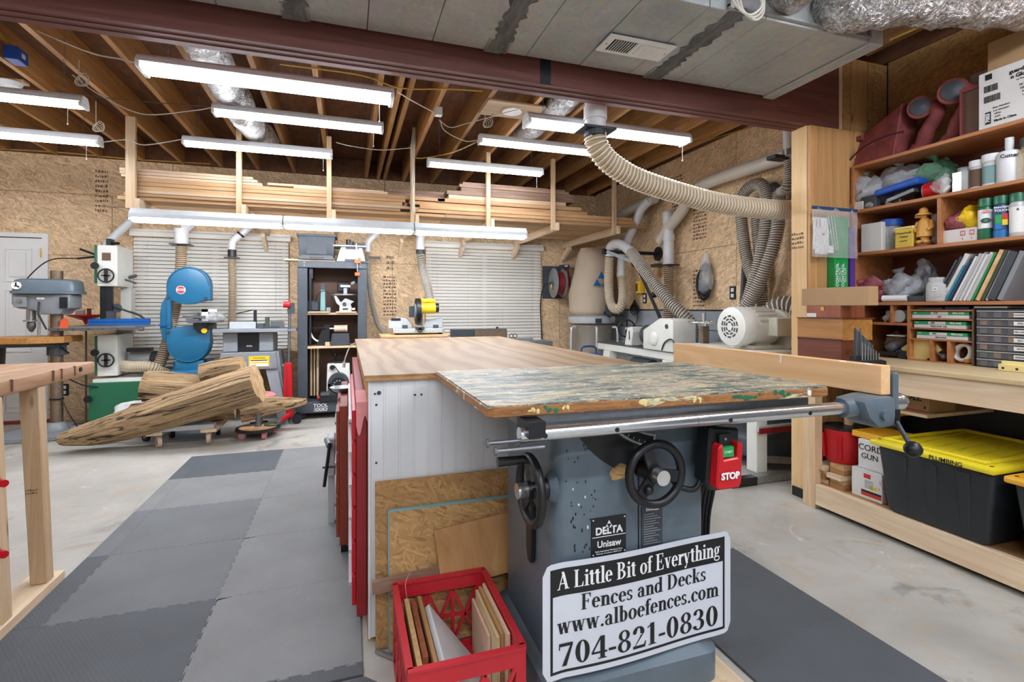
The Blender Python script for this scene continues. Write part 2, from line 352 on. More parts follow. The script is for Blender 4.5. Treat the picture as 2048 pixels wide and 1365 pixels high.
def special():
    n = N('floor'); v = n.coord((1,1,1), False)
    f = n.noise(v, 1.3, 6, .6, .4); g = n.noise(v, 7, 6, .65, .5)
    c = n.ramp(f, [(.3, srgb('97948b')), (.52, srgb('b3b0a8')), (.75, srgb('c4c2ba'))])
    c = n.mix(n.ramp(g, [(.50,(0,0,0)),(.70,(.55,.55,.55))]), c, srgb('b09c7b'))
    c = n.mix(n.ramp(n.noise(v, 1.9, 6, .65, 1.2), [(.57,(0,0,0)),(.70,(.8,.8,.8))]), c, srgb('77736a'))
    c = n.mix(n.ramp(n.noise(v, 3.1, 6, .7, 1.5), [(.62,(0,0,0)),(.68,(.6,.6,.6))]), c, srgb('d8d5cc'))
    n.fin(c, .45); n.bump(g, .08, .003)
    n = N('block'); v = n.coord((1,1,1)); f = n.noise(v, 4, 5, .6); n.fin(n.ramp(f, [(.3, srgb('8f979d')), (.7, srgb('a9b0b5'))]), .8); n.bump(n.noise(v, 60, 3), .3, .004)
    n = N('subfloor'); v = n.coord((1,.3,1), False); n.fin(n.ramp(n.noise(v, 14, 4, .6, 1), [(.3, srgb('5a3a26')), (.7, srgb('7d5334'))]), .8)
    n = N('plywood'); v = n.coord((.9,.28,1), False)
    w = n.n('TexWave', wave_type='BANDS', bands_direction='X'); w.inputs['Scale'].default_value = 2.4; w.inputs['Distortion'].default_value = 15; w.inputs['Detail'].default_value = 2.5; w.inputs['Detail Scale'].default_value = .9
    n.l(v, w.inputs['Vector'])
    c = n.ramp(w.outputs['Fac'], [(.1, srgb('8b653c')), (.42, srgb('9a774b')), (.75, srgb('a4855a'))])
    n.fin(n.mix(.3, c, n.ramp(n.noise(n.coord((1,.05,1), False), 60, 3), [(.3, srgb('7d5c38')), (.7, srgb('a68a63'))])), .55)
    n = N('painted_top'); f = n.noise(n.coord((.38,1.3,1), False, (0,0,.06)), 6.5, 9, .74, 1.8); g = n.noise(n.coord((.30,1.4,1), False, (0,0,-.08)), 11, 8, .75, 1.4); h = n.noise(n.coord((1,1.3,1), False), 4.5, 5, .6, .6)
    c = n.ramp(f, [(.36, srgb('272c2a')), (.43, srgb('464d49')), (.475, srgb('6f7f72')), (.51, srgb('96876f')), (.545, srgb('c4b894')), (.59, srgb('7d6660')), (.67, srgb('3f5d4e'))])
    c = n.mix(n.ramp(g, [(.52,(0,0,0)),(.60,(.85,.85,.85))]), c, n.ramp(h, [(.34, srgb('d9d6cc')), (.46, srgb('c9bd85')), (.56, srgb('a88a86')), (.64, srgb('43806a')), (.74, srgb('6e828d'))]))
    c = n.mix(n.ramp(n.noise(n.coord((1,1,1), False), 45, 4, .7), [(.60,(0,0,0)),(.65,(.7,.7,.7))]), c, srgb('e4e1d4'))
    n.fin(c, .5); n.bump(f, .25, .003)
    n = N('painted_edge'); v = n.coord((.4,1,2), False); f = n.noise(v, 12, 6, .65, 1)
    c = n.ramp(f, [(.3, srgb('5e3c22')), (.45, srgb('a5723f')), (.55, srgb('7c4e2a')), (.62, srgb('cfc9a2')), (.7, srgb('7f8f7c'))]); n.fin(c, .6); n.bump(f, .3, .005)
    for nm, a in (('mat_dark','53575b'),('mat_grey','6c6f71'),('mat_light','7f8080')):
        n = N(nm); v = n.coord((1,1,1), False); c = srgb(a); f = n.noise(v, 3, 6, .6)
        col = n.ramp(f, [(.3, sc(c,.88)), (.7, sc(c,1.08))])
        col = n.mix(n.ramp(n.noise(n.coord(), 14, 5, .7), [(.66,(0,0,0)),(.74,(.35,.35,.35))]), col, sc(c,1.5))
        n.fin(col, .7)
        w = n.n('TexVoronoi', feature='F1', distance='CHEBYCHEV'); w.inputs['Scale'].default_value = 90; w.inputs['Randomness'].default_value = 0
        n.l(n.coord((1,.7,1), False, (0,0,.785)), w.inputs['Vector']); n.bump(w.outputs['Distance'], .35, .004)
    n = N('duct'); v = n.coord((1,1,1), False); f = n.noise(v, 2.2, 4); g = n.noise(v, 160, 2); vo = n.n('TexVoronoi'); vo.inputs['Scale'].default_value = 45; n.l(v, vo.inputs['Vector'])
    c = n.ramp(f, [(.3, srgb('a0a5a7')), (.7, srgb('bcc0c1'))]); c = n.mix(.18, c, vo.outputs['Color'], 'SOFT_LIGHT'); c = n.mix(n.ramp(g, [(.6,(0,0,0)),(.7,(.35,.35,.35))]), c, srgb('7d8081')); n.fin(c, .5, .35)
    n = N('mastic'); v = n.coord((1,.25,1), False); f = n.noise(v, 20, 5, .7, 1); n.fin(n.ramp(f, [(.35, srgb('45474a')), (.65, srgb('77797a'))]), .7); n.bump(f, .5, .01)
    n = N('foil_duct'); v = n.coord((1,1,1)); f = n.noise(v, 26, 4, .6, 2.5); n.fin(n.ramp(f, [(.3, srgb('8f8f90')), (.7, srgb('e4e4e2'))]), .24, .92); n.bump(f, .9, .03)
    n = N('log'); v = n.coord((.12,1.6,1.6)); f = n.noise(v, 11, 8, .7, 2.2); g = n.noise(n.coord((.05,1.5,1.5)), 34, 5, .7, 1.2); k = n.noise(n.coord((.07,1.3,1.3)), 19, 4, .55, 1.5)
    c = n.ramp(f, [(.25, srgb('6b5138')), (.42, srgb('a2825c')), (.58, srgb('c9a97f')), (.75, srgb('e0c59c'))]); c = n.mix(.35, c, n.ramp(g, [(.3, srgb('7a5f44')), (.7, srgb('d8b98c'))]))
    ck = n.ramp(k, [(.36,(1,1,1)),(.43,(0,0,0))]); c = n.mix(ck, c, srgb('3a2a1e'))
    n.fin(c, .85); n.bump(n.mix(.5, f, n.ramp(k, [(.36,(0,0,0)),(.46,(1,1,1))])), 1.0, .045)
    n = N('log_end'); v = n.coord((1,1,1)); n.fin(n.ramp(n.noise(v, 12, 5), [(.3, srgb('a88458')), (.7, srgb('d4b488'))]), .8)
    n = N('plastic_slots'); n.fin(srgb('2c2e31'), .5)
    n = N('foam_board'); v = n.coord(); n.fin(n.ramp(n.noise(v, 60, 3), [(.3, srgb('b08a55')), (.7, srgb('c9a570'))]), .8)
special()
# ================================================================ the room
YB, XR, ZC = 6.9, 3.62, 2.97
def st(mb, name, mat, par=None, **k): return mb.ob(name, mat, par, kind=None if par is not None else 'structure', **k)
fl = st(M().box((-5,-3.2,-.1),(XR,YB,0)), 'floor', 'floor'); tag(fl, 'pale stained concrete slab floor', 'floor')
# joints in the slab are fine saw cuts
ce = st(M().box((-5,-3.2,3.21),(XR+.12,YB+.12,3.3)), 'ceiling', 'subfloor'); tag(ce, 'dark brown subfloor above open joists', 'ceiling')
for x in (-4.7,-4.3,-3.9,-3.48,-3.07,-2.66,-2.25,-1.85,-1.445,-1.04,-.63,-.22,.24,.39,.47,.72,1.1,1.5,1.9,2.3,2.7,3.1,3.47):
    M().box((x-.019,2.665,ZC),(x+.019,YB-.03,3.208)).ob('joist','joist',ce)
for i in range(20):
    x = -4.4+i*.41; M().box((x-.019,-3.15,ZC+.03),(x+.019,2.515,3.208)).ob('joist','joist',ce)
M().box((-5,YB-.03,ZC+.005),(XR,YB+.1,3.2)).ob('rim_joist','subfloor',ce); M().box((XR-.01,-3.2,ZC+.022),(XR+.1,YB-.032,3.205)).ob('rim_joist','subfloor',ce)
wb = st(M().box((-5,YB+.05,0),(XR+.12,YB+.15,3.0)), 'wall_back', 'charcoal'); tag(wb, 'rear wall lined with raw strand board panels', 'wall')
HOLES = [(-2.3,.62,-.74,2.08),(1.06,.62,2.66,2.08),(-4.05,0,-3.15,2.06)]
def panelrect(u0, z0, u1, z1, holes):
    rs = [(u0,z0,u1,z1)]
    for a0, b0, a1, b1 in holes:
        nx = []
        for r in rs:
            if r[2] <= a0 or r[0] >= a1 or r[3] <= b0 or r[1] >= b1: nx.append(r); continue
            if r[0] < a0: nx.append((r[0],r[1],a0,r[3]))
            if r[2] > a1: nx.append((a1,r[1],r[2],r[3]))
            m0, m1 = max(r[0],a0), min(r[2],a1)
            if r[1] < b0: nx.append((m0,r[1],m1,b0))
            if r[3] > b1: nx.append((m0,b1,m1,r[3]))
        rs = nx
    return rs
for k, (z0, z1, s) in enumerate(((0,.63,-5),(.634,1.853,-4.3),(1.857,2.545,-5.0),(2.549,ZC,-4.4))):
    u = s
    while u < XR:
        a, b = max(u+.002,-5), min(u+2.436,XR)
        rs = panelrect(a, z0, b, z1, HOLES)
        if rs:
            m = M()
            for r in rs: m.box((r[0],YB,r[1]),(r[2],YB+.05,r[3]))
            m.ob('panel','osb',wb)
        u += 2.44
wr = st(M().box((XR+.02,-3.2,0),(XR+.14,YB+.12,3.2)), 'wall_right', 'charcoal'); tag(wr, 'side wall of grey block below strand board panels', 'wall')
for r in range(6):
    y = 2.6+(.2 if r % 2 else 0)
    while y < YB-.02:
        M().box((XR,y+.004,r*.205+.004),(XR+.03,min(y+.402,YB-.002),r*.205+.203)).ob('block','block',wr,bev=.004); y += .406
for z0, z1 in ((1.245,1.888),(1.892,ZC+.02)):
    for y0, y1 in ((-.6,.98),(.984,2.528),(2.66,3.978),(3.982,5.228),(5.232,6.448),(6.452,YB-.002)):
        M().box((XR,y0,z0),(XR+.03,y1,z1)).ob('panel','osb' if y0 > 2.6 else 'osb_brown',wr)
M().box((XR,-.6,0),(XR+.03,2.5,1.24)).ob('panel','charcoal',wr)
wl = st(M().box((-5.1,-3.2,0),(-5,YB+.1,3.2)), 'wall_left', 'osb'); tag(wl, 'strand board side wall beyond the workbench', 'wall')
wf = st(M().box((-5,-3.3,0),(XR,-3.2,3.2)), 'wall_front', 'white_paint'); tag(wf, 'plain pale wall facing the windows', 'wall')
# stamps printed on the board
def stamp(o, x, y, w, h, rows, seed):
    r = random.Random(seed); m = M(); X = Vector(x).normalized(); U = Vector(y).normalized(); nrm = X.cross(U)
    o = Vector(o)+nrm*.0012
    for i in range(rows):
        u = 0
        while u < w:
            k = r.uniform(.15,.6)*w*.35; hh = h/rows*r.uniform(.3,.6); v = h*(i+.2)/rows
            a = o+X*u+U*v; e = min(k, w-u); m.add([a, a+X*e, a+X*e+U*hh, a+U*hh], [(0,1,2,3)]); u += k+w*.07
    return m
for par, o, x, y, w, h, n in ((wb,(-2.72,YB,2.35),(1,0,0),(0,0,1),.12,.5,9),(wb,(.46,YB,1.15),(1,0,0),(0,0,1),.17,.55,12),(wb,(.5,YB,1.76),(1,0,0),(0,0,1),.1,.22,3),
        (wr,(XR,4.62,1.27),(0,-1,0),(0,0,1),.2,.42,10),(wr,(XR,4.62,2.0),(0,-1,0),(0,0,1),.22,.55,14),(wr,(XR,3.2,1.35),(0,-1,0),(0,0,1),.16,.3,6),(wr,(XR,3.2,2.15),(0,-1,0),(0,0,1),.2,.35,8),(wr,(XR,5.0,2.3),(0,-1,0),(0,0,1),.2,.5,12)):
    o_ = stamp(o, x, y, w, h, n, n+int(w*100)).ob('printed_stamp','soft_brown',par)
# beam of three plies
bm_ = st(M().box((-5,2.523,2.475),(3.15,2.565,ZC-.004)), 'beam', 'beam'); tag(bm_, 'reddish brown laminated ceiling beam across the shop', 'beam')
for i in (1,2): M().box((-5,2.523+i*.0455,2.475-.003*i),(3.15,2.565+i*.0455,ZC-.004)).ob('ply','beam',bm_)
for x in (1.02,): M().box((x-.03,2.519,2.478),(x+.03,2.5225,2.95)).ob('strap','black_iron',bm_)
# end wall of pine boards beside the shelves
cl = st(M().box((2.88,2.535,0),(2.915,2.655,2.472)), 'column', 'pine_post'); tag(cl, 'pine clad column under the beam end', 'column')
M().box((2.915,2.56,0),(XR,2.655,2.472)).ob('core','pine_board',cl)
x = 2.882
for i in range(11):
    M().box((x,2.51,.0),(x+.064,2.533,2.468)).ob('board','pine_board',cl,bev=.003); x += .0665
for x0, x1, mt in ((3.155,3.19,'pine'),(3.195,3.26,'joist'),(3.265,3.42,'pine_board'),(3.43,3.48,'joist'),(3.485,3.61,'osb_brown')):
    M().box((x0,2.53,2.475),(x1,2.69,ZC)).ob('stud',mt,cl)
M().box((2.868,2.56,.0),(2.879,2.64,.06)).ob('base_shoe','black',cl)
for x, z in ((2.879,1.75),(2.879,1.72),(2.879,1.69),(2.879,1.66)):
    pass
hw = stamp((2.8795,2.65,1.66),(0,-1,0),(0,0,1),.09,.12,4,3).ob('pencil_note','soft_brown',cl)
# windows and blinds
for i, (a, b) in enumerate(((-2.3,-.74),(1.06,2.66))):
    w = st(M().box((a,YB+.03,.62),(b,YB+.034,2.08)), 'window_%d' % (i+1), 'window_glass'); tag(w, ('window behind the blind over the band saws','window behind the blind over the mitre saw')[i], 'window')
    for q in (((a,.62),(a+.04,2.08)),((b-.04,.62),(b,2.08)),((a+.04,.62),(b-.04,.66)),((a+.04,2.04),(b-.04,2.08)),(((a+b)/2-.03,.66),((a+b)/2+.03,2.04))):
        M().box((q[0][0],YB+.005,q[0][1]),(q[1][0],YB+.049,q[1][1])).ob('window_frame','white_paint',w)
    for xx in (a-.05, b+.012):
        M().box((xx,YB-.02,.5),(xx+.038,YB-.001,2.1)).ob('jamb','pine_board',w)
    bl = T('window_blind', ('wide cream slatted blind behind the blue band saw','wide cream slatted blind behind the yellow mitre saw')[i], 'blind', ((a+b)/2,YB-.04,.56), 0, 'closed slatted window blinds')
    hw_ = (b-a)/2+.04
    v_ = M().prism([(-.05,1.53),(-.05,1.58),(-.035,1.595),(-.035,1.615),(.03,1.615),(.03,1.53)],'x',-hw_-.03,hw_+.03).ob('valance','blind',bl,bev=.004)
    sl = None
    for k in range(34):
        z = 1.50-k*.0445
        if sl is None:
            sl = M().prism([(-.010,-.019),(-.0075,-.0198),(.0105,.019),(.008,.0198)],'x',-hw_,hw_).ob('slat','blind',bl)
            sl.location = (0,0,z)
        else:
            c = sl.copy(); COL.objects.link(c); c.location = (0,0,z)
    for xx in (-hw_*.82,-hw_*.3,hw_*.3,hw_*.82): M().cyl((xx,-.015,0),(xx,-.015,1.52),.0012,n=5).ob('ladder_cord','rope_white',bl)
    M().cyl((hw_-.14,-.022,.7),(hw_-.14,-.022,1.52),.0015,n=5).cyl((hw_-.14,-.022,.66),(hw_-.14,-.022,.7),.007,.004,8).ob('pull_cord','rope_white',bl)
# entry door
dr = st(M().box((-4.05,YB+.005,.03),(-3.21,YB+.045,2.03)), 'door_1', 'door_white'); tag(dr, 'white six panel entry door beside the drill press', 'door')
for x0 in (-3.95,-3.55):
    for z0, z1 in ((1.55,1.92),(.78,1.47),(.12,.66)):
        m = M()
        for q in (((x0,z0),(x0+.25,z0+.02)),((x0,z1-.02),(x0+.25,z1)),((x0,z0+.02),(x0+.02,z1-.02)),((x0+.23,z0+.02),(x0+.25,z1-.02))):
            m.box((q[0][0],YB-.006,q[0][1]),(q[1][0],YB+.006,q[1][1]))
        m.ob('panel_moulding','door_white',dr)
        M().box((x0+.05,YB-.004,z0+.05),(x0+.2,YB+.006,z1-.05)).ob('panel','door_white',dr,bev=.004)
M().box((-3.205,YB-.015,0),(-3.15,YB+.05,2.085)).box((-4.15,YB-.015,2.04),(-3.206,YB+.05,2.085)).ob('door_frame','door_white',dr)
for z in (.3,1.82): M().cyl((-3.21,YB-.012,z),(-3.21,YB-.012,z+.1),.009,n=8).ob('hinge','gold',dr)
M().box((-4.2,YB-.05,0),(-3.1,YB-.002,.03)).ob('threshold','rust_red',dr)

# ================================================================ sheet metal trunk duct
du = T('trunk_duct', 'long grey sheet metal air duct running under the joists before the beam', 'duct', (-.8,2.145,2.585), w=True)
xs = [-4.2,-3.6,-3.0,-2.4,-1.78,-1.47,-1.16,-.85,-.54,-.22,.09,.40,.72,.89,1.2,1.51,1.66,1.82,2.15,2.46]
for a, b in zip(xs, xs[1:]):
    M().box((a+.0015,1.815,2.586+R.uniform(0,.002)),(b-.0015,2.475,2.92)).ob('panel','duct',du,bev=.002)
M().box((2.462,1.80,2.575),(2.545,2.485,2.93)).ob('end_cap','duct',du,bev=.004)
for x in (-2.1,-1.16,-.22,.72,1.66):
    m = M(); r = random.Random(int(x*100)); n = 26; ys = [1.8+i*.685/n for i in range(n+1)]
    l = [x-.03-r.random()*.035 for _ in ys]; q = [x+.03+r.random()*.035 for _ in ys]
    for i in range(n):
        m.hexa([(l[i],ys[i],2.5842),(q[i],ys[i],2.5842),(q[i+1],ys[i+1],2.5842),(l[i+1],ys[i+1],2.5842)],[(l[i]+.01,ys[i],2.581),(q[i]-.01,ys[i],2.581),(q[i+1]-.01,ys[i+1],2.581),(l[i+1]+.01,ys[i+1],2.581)])
    m.ob('mastic_seal','mastic',du); M().box((x+.045,2.36,2.582),(x+.06,2.478,2.585)).ob('drive_cleat','galv',du); M().box((x-.06,2.36,2.582),(x-.045,2.478,2.585)).ob('drive_cleat','galv',du)
M().box((1.6,1.795,2.60),(2.46,1.813,2.61)).box((1.60,1.79,2.586),(1.62,1.814,2.9)).box((2.2,1.79,2.586),(2.22,1.814,2.9)).ob('side_flange','galv',du)
vt = T('air_register', 'white louvred air register in the underside of the metal duct', 'vent', (1.383,2.205,2.57), w=True)
M().prism([(1.195,2.125),(1.57,2.125),(1.57,2.285),(1.195,2.285)],'z',2.572,2.581).ob('face_plate','lamp_white',vt,bev=.003)
M().box((1.235,2.155,2.5705),(1.365,2.255,2.5718)).ob('dark_opening','plastic_slots',vt)
for i in range(9): M().bar((1.245+i*.014,2.155,2.568),(1.245+i*.014,2.255,2.568),.003,.007,(.5,0,1)).ob('louvre','lamp_white',vt)
for i in range(10): M().bar((1.395+i*.014,2.155,2.568),(1.395+i*.014,2.255,2.568),.010,.003,(.3,0,1)).ob('louvre','lamp_white',vt)
for x in (1.215,1.55): M().cyl((x,2.205,2.5695),(x,2.205,2.573),.005,n=8).ob('screw','steel',vt)
def foil(name, pts, r, label, sag=.012, group='foil flex ducts'):
    c = curve(pts, 70); rad = [r*(1+.035*math.sin(i*1.9)+R.uniform(-.03,.03)) for i in range(len(c))]
    m = M().sweep(c, rad, 22); m.wob(sag*.5, 17, r*100)
    return m.ob(name,'foil_duct',None,sm=60,label=label,cat='duct',group=group)
foil('flexible_duct', [(1.90,1.80,2.72),(1.90,1.70,2.69),(1.86,1.55,2.75),(1.80,1.38,2.9),(1.78,1.3,3.2)], .095, 'short crumpled silver flex duct leaving the metal trunk duct')
foil('flexible_duct', [(2.2,1.80,2.72),(2.22,1.68,2.66),(2.42,1.61,2.68),(2.78,1.56,2.71),(3.2,1.51,2.75),(3.61,1.46,2.80)], .115, 'long silver flex duct bending over the shelves at the trunk duct end')
foil('flexible_duct', [(-.84,2.8,2.94),(-.84,3.3,2.90),(-.83,4.0,2.88),(-.80,4.7,2.86),(-.78,5.3,2.93),(-.78,5.7,3.02)], .115, 'silver flex duct hanging between joists behind the big shop light')
foil('flexible_duct', [(1.75,2.9,3.03),(1.72,3.6,3.0),(1.7,4.3,3.0),(1.7,5.0,3.05)], .10, 'silver flex duct tucked between joists near the ceiling speaker')

# ================================================================ shop lights
def shop_light(label, x0, y, z, L=1.22, wide=.115, mat='tube_light', chains=True, cord=True, rack=False, tilt=0.0, group='hanging tube shop lights'):
    t = T('shop_light', label, 'shop light', (x0+L/2,y,z), tilt, group)
    h = L/2; w = wide/2
    if rack:
        M().prism([(-w,.0),(-w*.95,.035),(-.02,.085),(.03,.085),(w*.9,.03),(w,.0)],'x',-h,h).ob('housing','light_grey',t,bev=.003)
    else:
        M().prism([(-w,.0),(-w*.8,.03),(-.03,.05),(.03,.05),(w*.8,.03),(w,.0)],'x',-h,h).ob('housing','lamp_white',t,bev=.003)
    if rack: M().cyl((-h+.025,.0,-.020),(h-.025,.0,-.020),.0185,n=14).ob('lamp_tube',mat,t)
    else: M().prism([(-w*.88,-.001),(-w*.8,-.022),(-w*.3,-.034),(w*.3,-.034),(w*.8,-.022),(w*.88,-.001)],'x',-h+.025,h-.025).ob('diffuser',mat,t)
    for s in (-1,1):
        M().box((s*h-(.022 if s > 0 else 0),-w,-.03),(s*h+(.022 if s < 0 else 0),w,-.0015)).ob('end_cap','lamp_white',t,bev=.003)
    if cord:
        c = M().cyl((h-.08,-w*.9,-.16),(h-.08,-w*.9,-.02),.0018,n=6).ob('pull_cord','rope_white',t)
        M().sph((h-.08,-w*.9,-.165),.006,8,6).ob('cord_bead','rope_white',c)
    if chains:
        for s in (-1,1):
            m = M(); top = 3.205-z; k = int((top-.05)/.028)
            for i in range(k): m.ring((s*(h-.12),0,.062+i*.028),(1,0,0) if i % 2 else (0,1,0),.010,.0016,8,4)
            m.ob('chain','iron',t)
    return t
shop_light('large bright shop light nearest the beam, on the blank side of the ceiling hose', -.97, 2.92, 2.46, wide=.14)
shop_light('bright shop light in the middle row, second behind the largest one', -.94, 4.2, 2.72, cord=True)
shop_light('bright shop light in the rear row, just above the long pale boards', -1.35, 5.02, 2.705)
shop_light('shop light in the middle row cut by the frame above the door side', -2.93, 4.2, 2.67)
shop_light('shop light in the rear row cut by the frame beneath a coiled cord', -3.16, 5.02, 2.64)
shop_light('bright shop light crossing behind the white ceiling pipe stub', 1.075, 3.0, 2.455, wide=.13)
shop_light('shop light ending behind the curved tan hose', 1.08, 4.2, 2.715)
shop_light('shop light in the rear row above the reddish boards', .755, 4.98, 2.70)
for i, lb in enumerate(('shop light under the lumber rack above the blue band saw','shop light under the lumber rack above the dark shelf cabinet','shop light under the lumber rack above the mitre saw')):
    shop_light(lb, -1.80+i*1.228, 5.22, 2.055, chains=False, cord=False, rack=True, wide=.13, mat='rack_light')
for lb, x, y, z in (('added unseen shop light of the first row beyond the old workbench',-3.65,2.92,2.46),('added unseen shop light of the middle row over the open floor by the door',-4.4,4.2,2.67),('added unseen shop light of the rear row nearest the door corner',-4.6,5.02,2.64)): shop_light(lb, x, y, z)  # out of view, added on the door side to brighten the rear wall
for i, (x, y) in enumerate(((-2.2,.5),(-.6,-.5),(1.4,-.5),(-.6,-1.9),(1.4,-1.9),(2.1,.55))):
    shop_light(('added unseen shop light of the front bay above the open floor','added unseen shop light of the front bay before the saw','added unseen shop light of the front bay beside the shelves','added unseen shop light of the front bay by the rear corner','added unseen shop light of the front bay farthest from the saw','added unseen shop light of the front bay over the shelf bench')[i], x, y, 2.80, mat='bay_fill')  # unseen fixtures added as fill for the saw front and shelves
# ================================================================ overhead lumber rack
rk = T('lumber_rack', 'overhead pine lumber rack hung from the joists before the rear wall', 'lumber rack', (.6,5.9,2.15), w=True)
HX = [-1.83,-.97,-.17,.65,1.47,2.24,3.03]
for i, x in enumerate(HX):
    w = .075 if i == 0 else .045
    M().box((x-w/2,5.29,2.15),(x+w/2,5.332,ZC-.002)).ob('hanger','pine',rk,bev=.002)
    M().box((x+w/2+.002,5.27,2.15),(x+w/2+.04,6.88,2.238)).ob('arm','pine_y',rk,bev=.002)
    M().bar((x+.02,6.60,2.14),(x+.02,6.885,1.98),.038,.08).ob('brace','pine_y',rk)
ORD = ['topmost','second','third','fourth','fifth','sixth','seventh','eighth','ninth','tenth','eleventh','twelfth']
BG = 'boards on the overhead lumber rack'
def stackof(name, rows, desc):
    for i, (x0, x1, z0, z1, y0, mt, tone) in enumerate(rows):
        M().box((x0,y0,z0),(x1,y0+.17,z1)).ob('lumber_board', mt, label='%s board, %s from the top of %s' % (tone, ORD[i] if i else 'first', desc), cat='board', group=BG, bev=.0015)
stackof('l', [(-1.93,-.86,2.496,2.52,5.345,'lumber_pale','pale'),(-1.93,-.82,2.468,2.494,5.345,'lumber_pale','pale'),(-1.92,-.78,2.442,2.466,5.35,'lumber_pale','pale'),
    (-1.84,1.0,2.404,2.44,5.345,'lumber_tan','tan'),(-1.80,.58,2.37,2.402,5.345,'lumber_tan','tan'),(-1.86,.55,2.33,2.368,5.35,'lumber_tan','tan'),
    (-1.88,.72,2.302,2.328,5.34,'lumber_pale','pale'),(-1.90,.53,2.272,2.30,5.345,'lumber_tan','tan')], 'the long pale stack')
stackof('m', [(-.74,.36,2.468,2.49,5.4,'lumber_pale','pale'),(-.5,.40,2.442,2.466,5.35,'lumber_pale','pale')], 'the short offset pile between hangers')
stackof('b', [(.42,1.32,2.52,2.555,5.56,'lumber_walnut','dark'),(.30,1.34,2.482,2.518,5.56,'lumber_walnut','dark'),(1.02,1.52,2.405,2.43,5.52,'lumber_tan','tan'),(.95,1.4,2.35,2.375,5.53,'lumber_walnut','dark')], 'the dim pile set back on the rack')
stackof('r', [(1.20,2.62,2.60,2.63,5.37,'lumber_walnut','reddish'),(1.17,2.70,2.572,2.598,5.35,'lumber_walnut','reddish'),(1.19,2.66,2.53,2.57,5.355,'lumber_walnut','reddish'),
    (1.02,2.58,2.495,2.528,5.345,'lumber_walnut','reddish'),(1.04,2.6,2.455,2.493,5.35,'lumber_pale','pinkish'),(1.0,2.45,2.405,2.453,5.345,'lumber_walnut','reddish')] if False else
    [(1.20,2.42,2.615,2.64,5.37,'lumber_walnut','reddish'),(1.16,2.46,2.58,2.613,5.35,'lumber_walnut','reddish'),(1.18,2.5,2.535,2.578,5.355,'lumber_walnut','reddish'),
    (1.02,2.52,2.49,2.533,5.345,'lumber_walnut','reddish'),(1.04,2.42,2.445,2.488,5.35,'lumber_pale','pinkish')], 'the reddish stack')
stackof('y', [(.92,2.62,2.40,2.443,5.345,'lumber_tan','yellowish'),(.62,2.70,2.36,2.398,5.36,'lumber_tan','yellowish'),(.73,3.3,2.318,2.358,5.345,'lumber_tan','yellowish'),(.66,3.4,2.28,2.316,5.35,'lumber_tan','yellowish')], 'the low pile beneath the reddish stack')
for i in range(6):
    y = 5.36+i*.205
    M().box((-1.95+.05*i,y,2.2395),(1.0,y+.195,2.27)).ob('lumber_board','lumber_tan',label='wide tan board in the bottom layer on the door half, %s from the front' % ORD[i].replace('topmost','first'), cat='board', group=BG)
    M().box((1.005,y,2.2395),(3.5-.04*i,y+.195,2.278)).ob('lumber_board','lumber_tan',label='wide tan board in the bottom layer on the corner half, %s from the front' % ORD[i].replace('topmost','first'), cat='board', group=BG)
M().box((-2.62,6.86,2.42),(-2.02,6.895,2.44)).ob('wood_strip','lumber_pale',label='short thin wood strip fixed to the strand board left of the rack',cat='wood strip')

# ================================================================ wall machines
# drill press, its spindle towards the door
dp = T('drill_press', 'old grey floor drill press with a wooden table beside the white door', 'drill press', (-2.72,6.1,0))
M().prism([(-.42,-.2),(-.36,-.24),(.16,-.24),(.2,-.2),(.2,.2),(.16,.24),(-.36,.24),(-.42,.2)],'z',0,.055).ob('base','mid_grey',dp,bev=.012,seg=2)
M().lathe([(.10,.055),(.10,.07),(.07,.13),(.052,.14)]).ob('column_foot','mid_grey',dp,sm=40)
M().cyl((0,0,.13),(0,0,1.63),.05,n=24).ob('column','rusty',dp,sm=40)
M().cyl((0,0,.36),(0,0,.375),.056,n=20).cyl((0,-.05,.37),(.02,-.075,.37),.01,n=8).ob('cord_clamp','black',dp)
M().prism([(-.47,-.19),(-.11,-.26),(.13,-.17),(.13,.2),(-.47,.2)],'z',.925,.985).ob('wooden_table','oak',dp,bev=.004)
M().prism([(-.40,-.15),(.0,-.16),(.06,-.09),(.06,.09),(-.40,.15)],'z',.89,.924).cyl((0,0,.80),(0,0,.92),.075,n=20).ob('table_bracket','dark_frame',dp)
M().cyl((.06,-.06,.88),(.14,-.10,.82),.009,n=8).ob('table_clamp_lever','black',dp)
hd = M().prism([(-.30,1.40),(-.30,1.30),(-.26,1.26),(-.12,1.24),(-.08,1.20),(.08,1.20),(.10,1.24),(.16,1.26),(.16,1.40)],'y',-.12,.12).ob('head','mid_grey',dp,bev=.015,seg=2,sm=30)
M().box((-.27,-.145,1.27),(-.17,-.121,1.37)).ob('speed_dial_box','mid_grey',hd,bev=.004); M().cyl((-.22,-.16,1.33),(-.22,-.145,1.33),.02,n=12).ob('toggle','steel',hd)
M().box((-.10,-.126,1.345),(-.04,-.121,1.365)).ob('name_plate','paper',hd); M().box((.08,-.135,1.26),(.14,-.121,1.37)).ob('motor_bracket','black_iron',hd)
g = []
for i in range(40):
    a = 2*math.pi*i/40; x = math.cos(a); y = math.sin(a)
    g.append((.26*abs(x)**.6*(1 if x > 0 else -1)-.055, (.17 if x < 0 else .15)*abs(y)**.6*(1 if y > 0 else -1)))
m = M(); k = len(g)
for z, s in ((1.40,1.06),(1.425,1.06),(1.43,1.0),(1.50,.98),(1.53,.93),(1.545,.80)): m.v += [((x+.055)*s-.055, y*s, z) for x, y in g]
for r in range(5): m.f += [(r*k+i, r*k+(i+1)%k, (r+1)*k+(i+1)%k, (r+1)*k+i) for i in range(k)]
m.f += [tuple(range(k))[::-1], tuple(range(5*k,6*k))]
gd = m.ob('belt_guard','saw_grey',dp,sm=35)
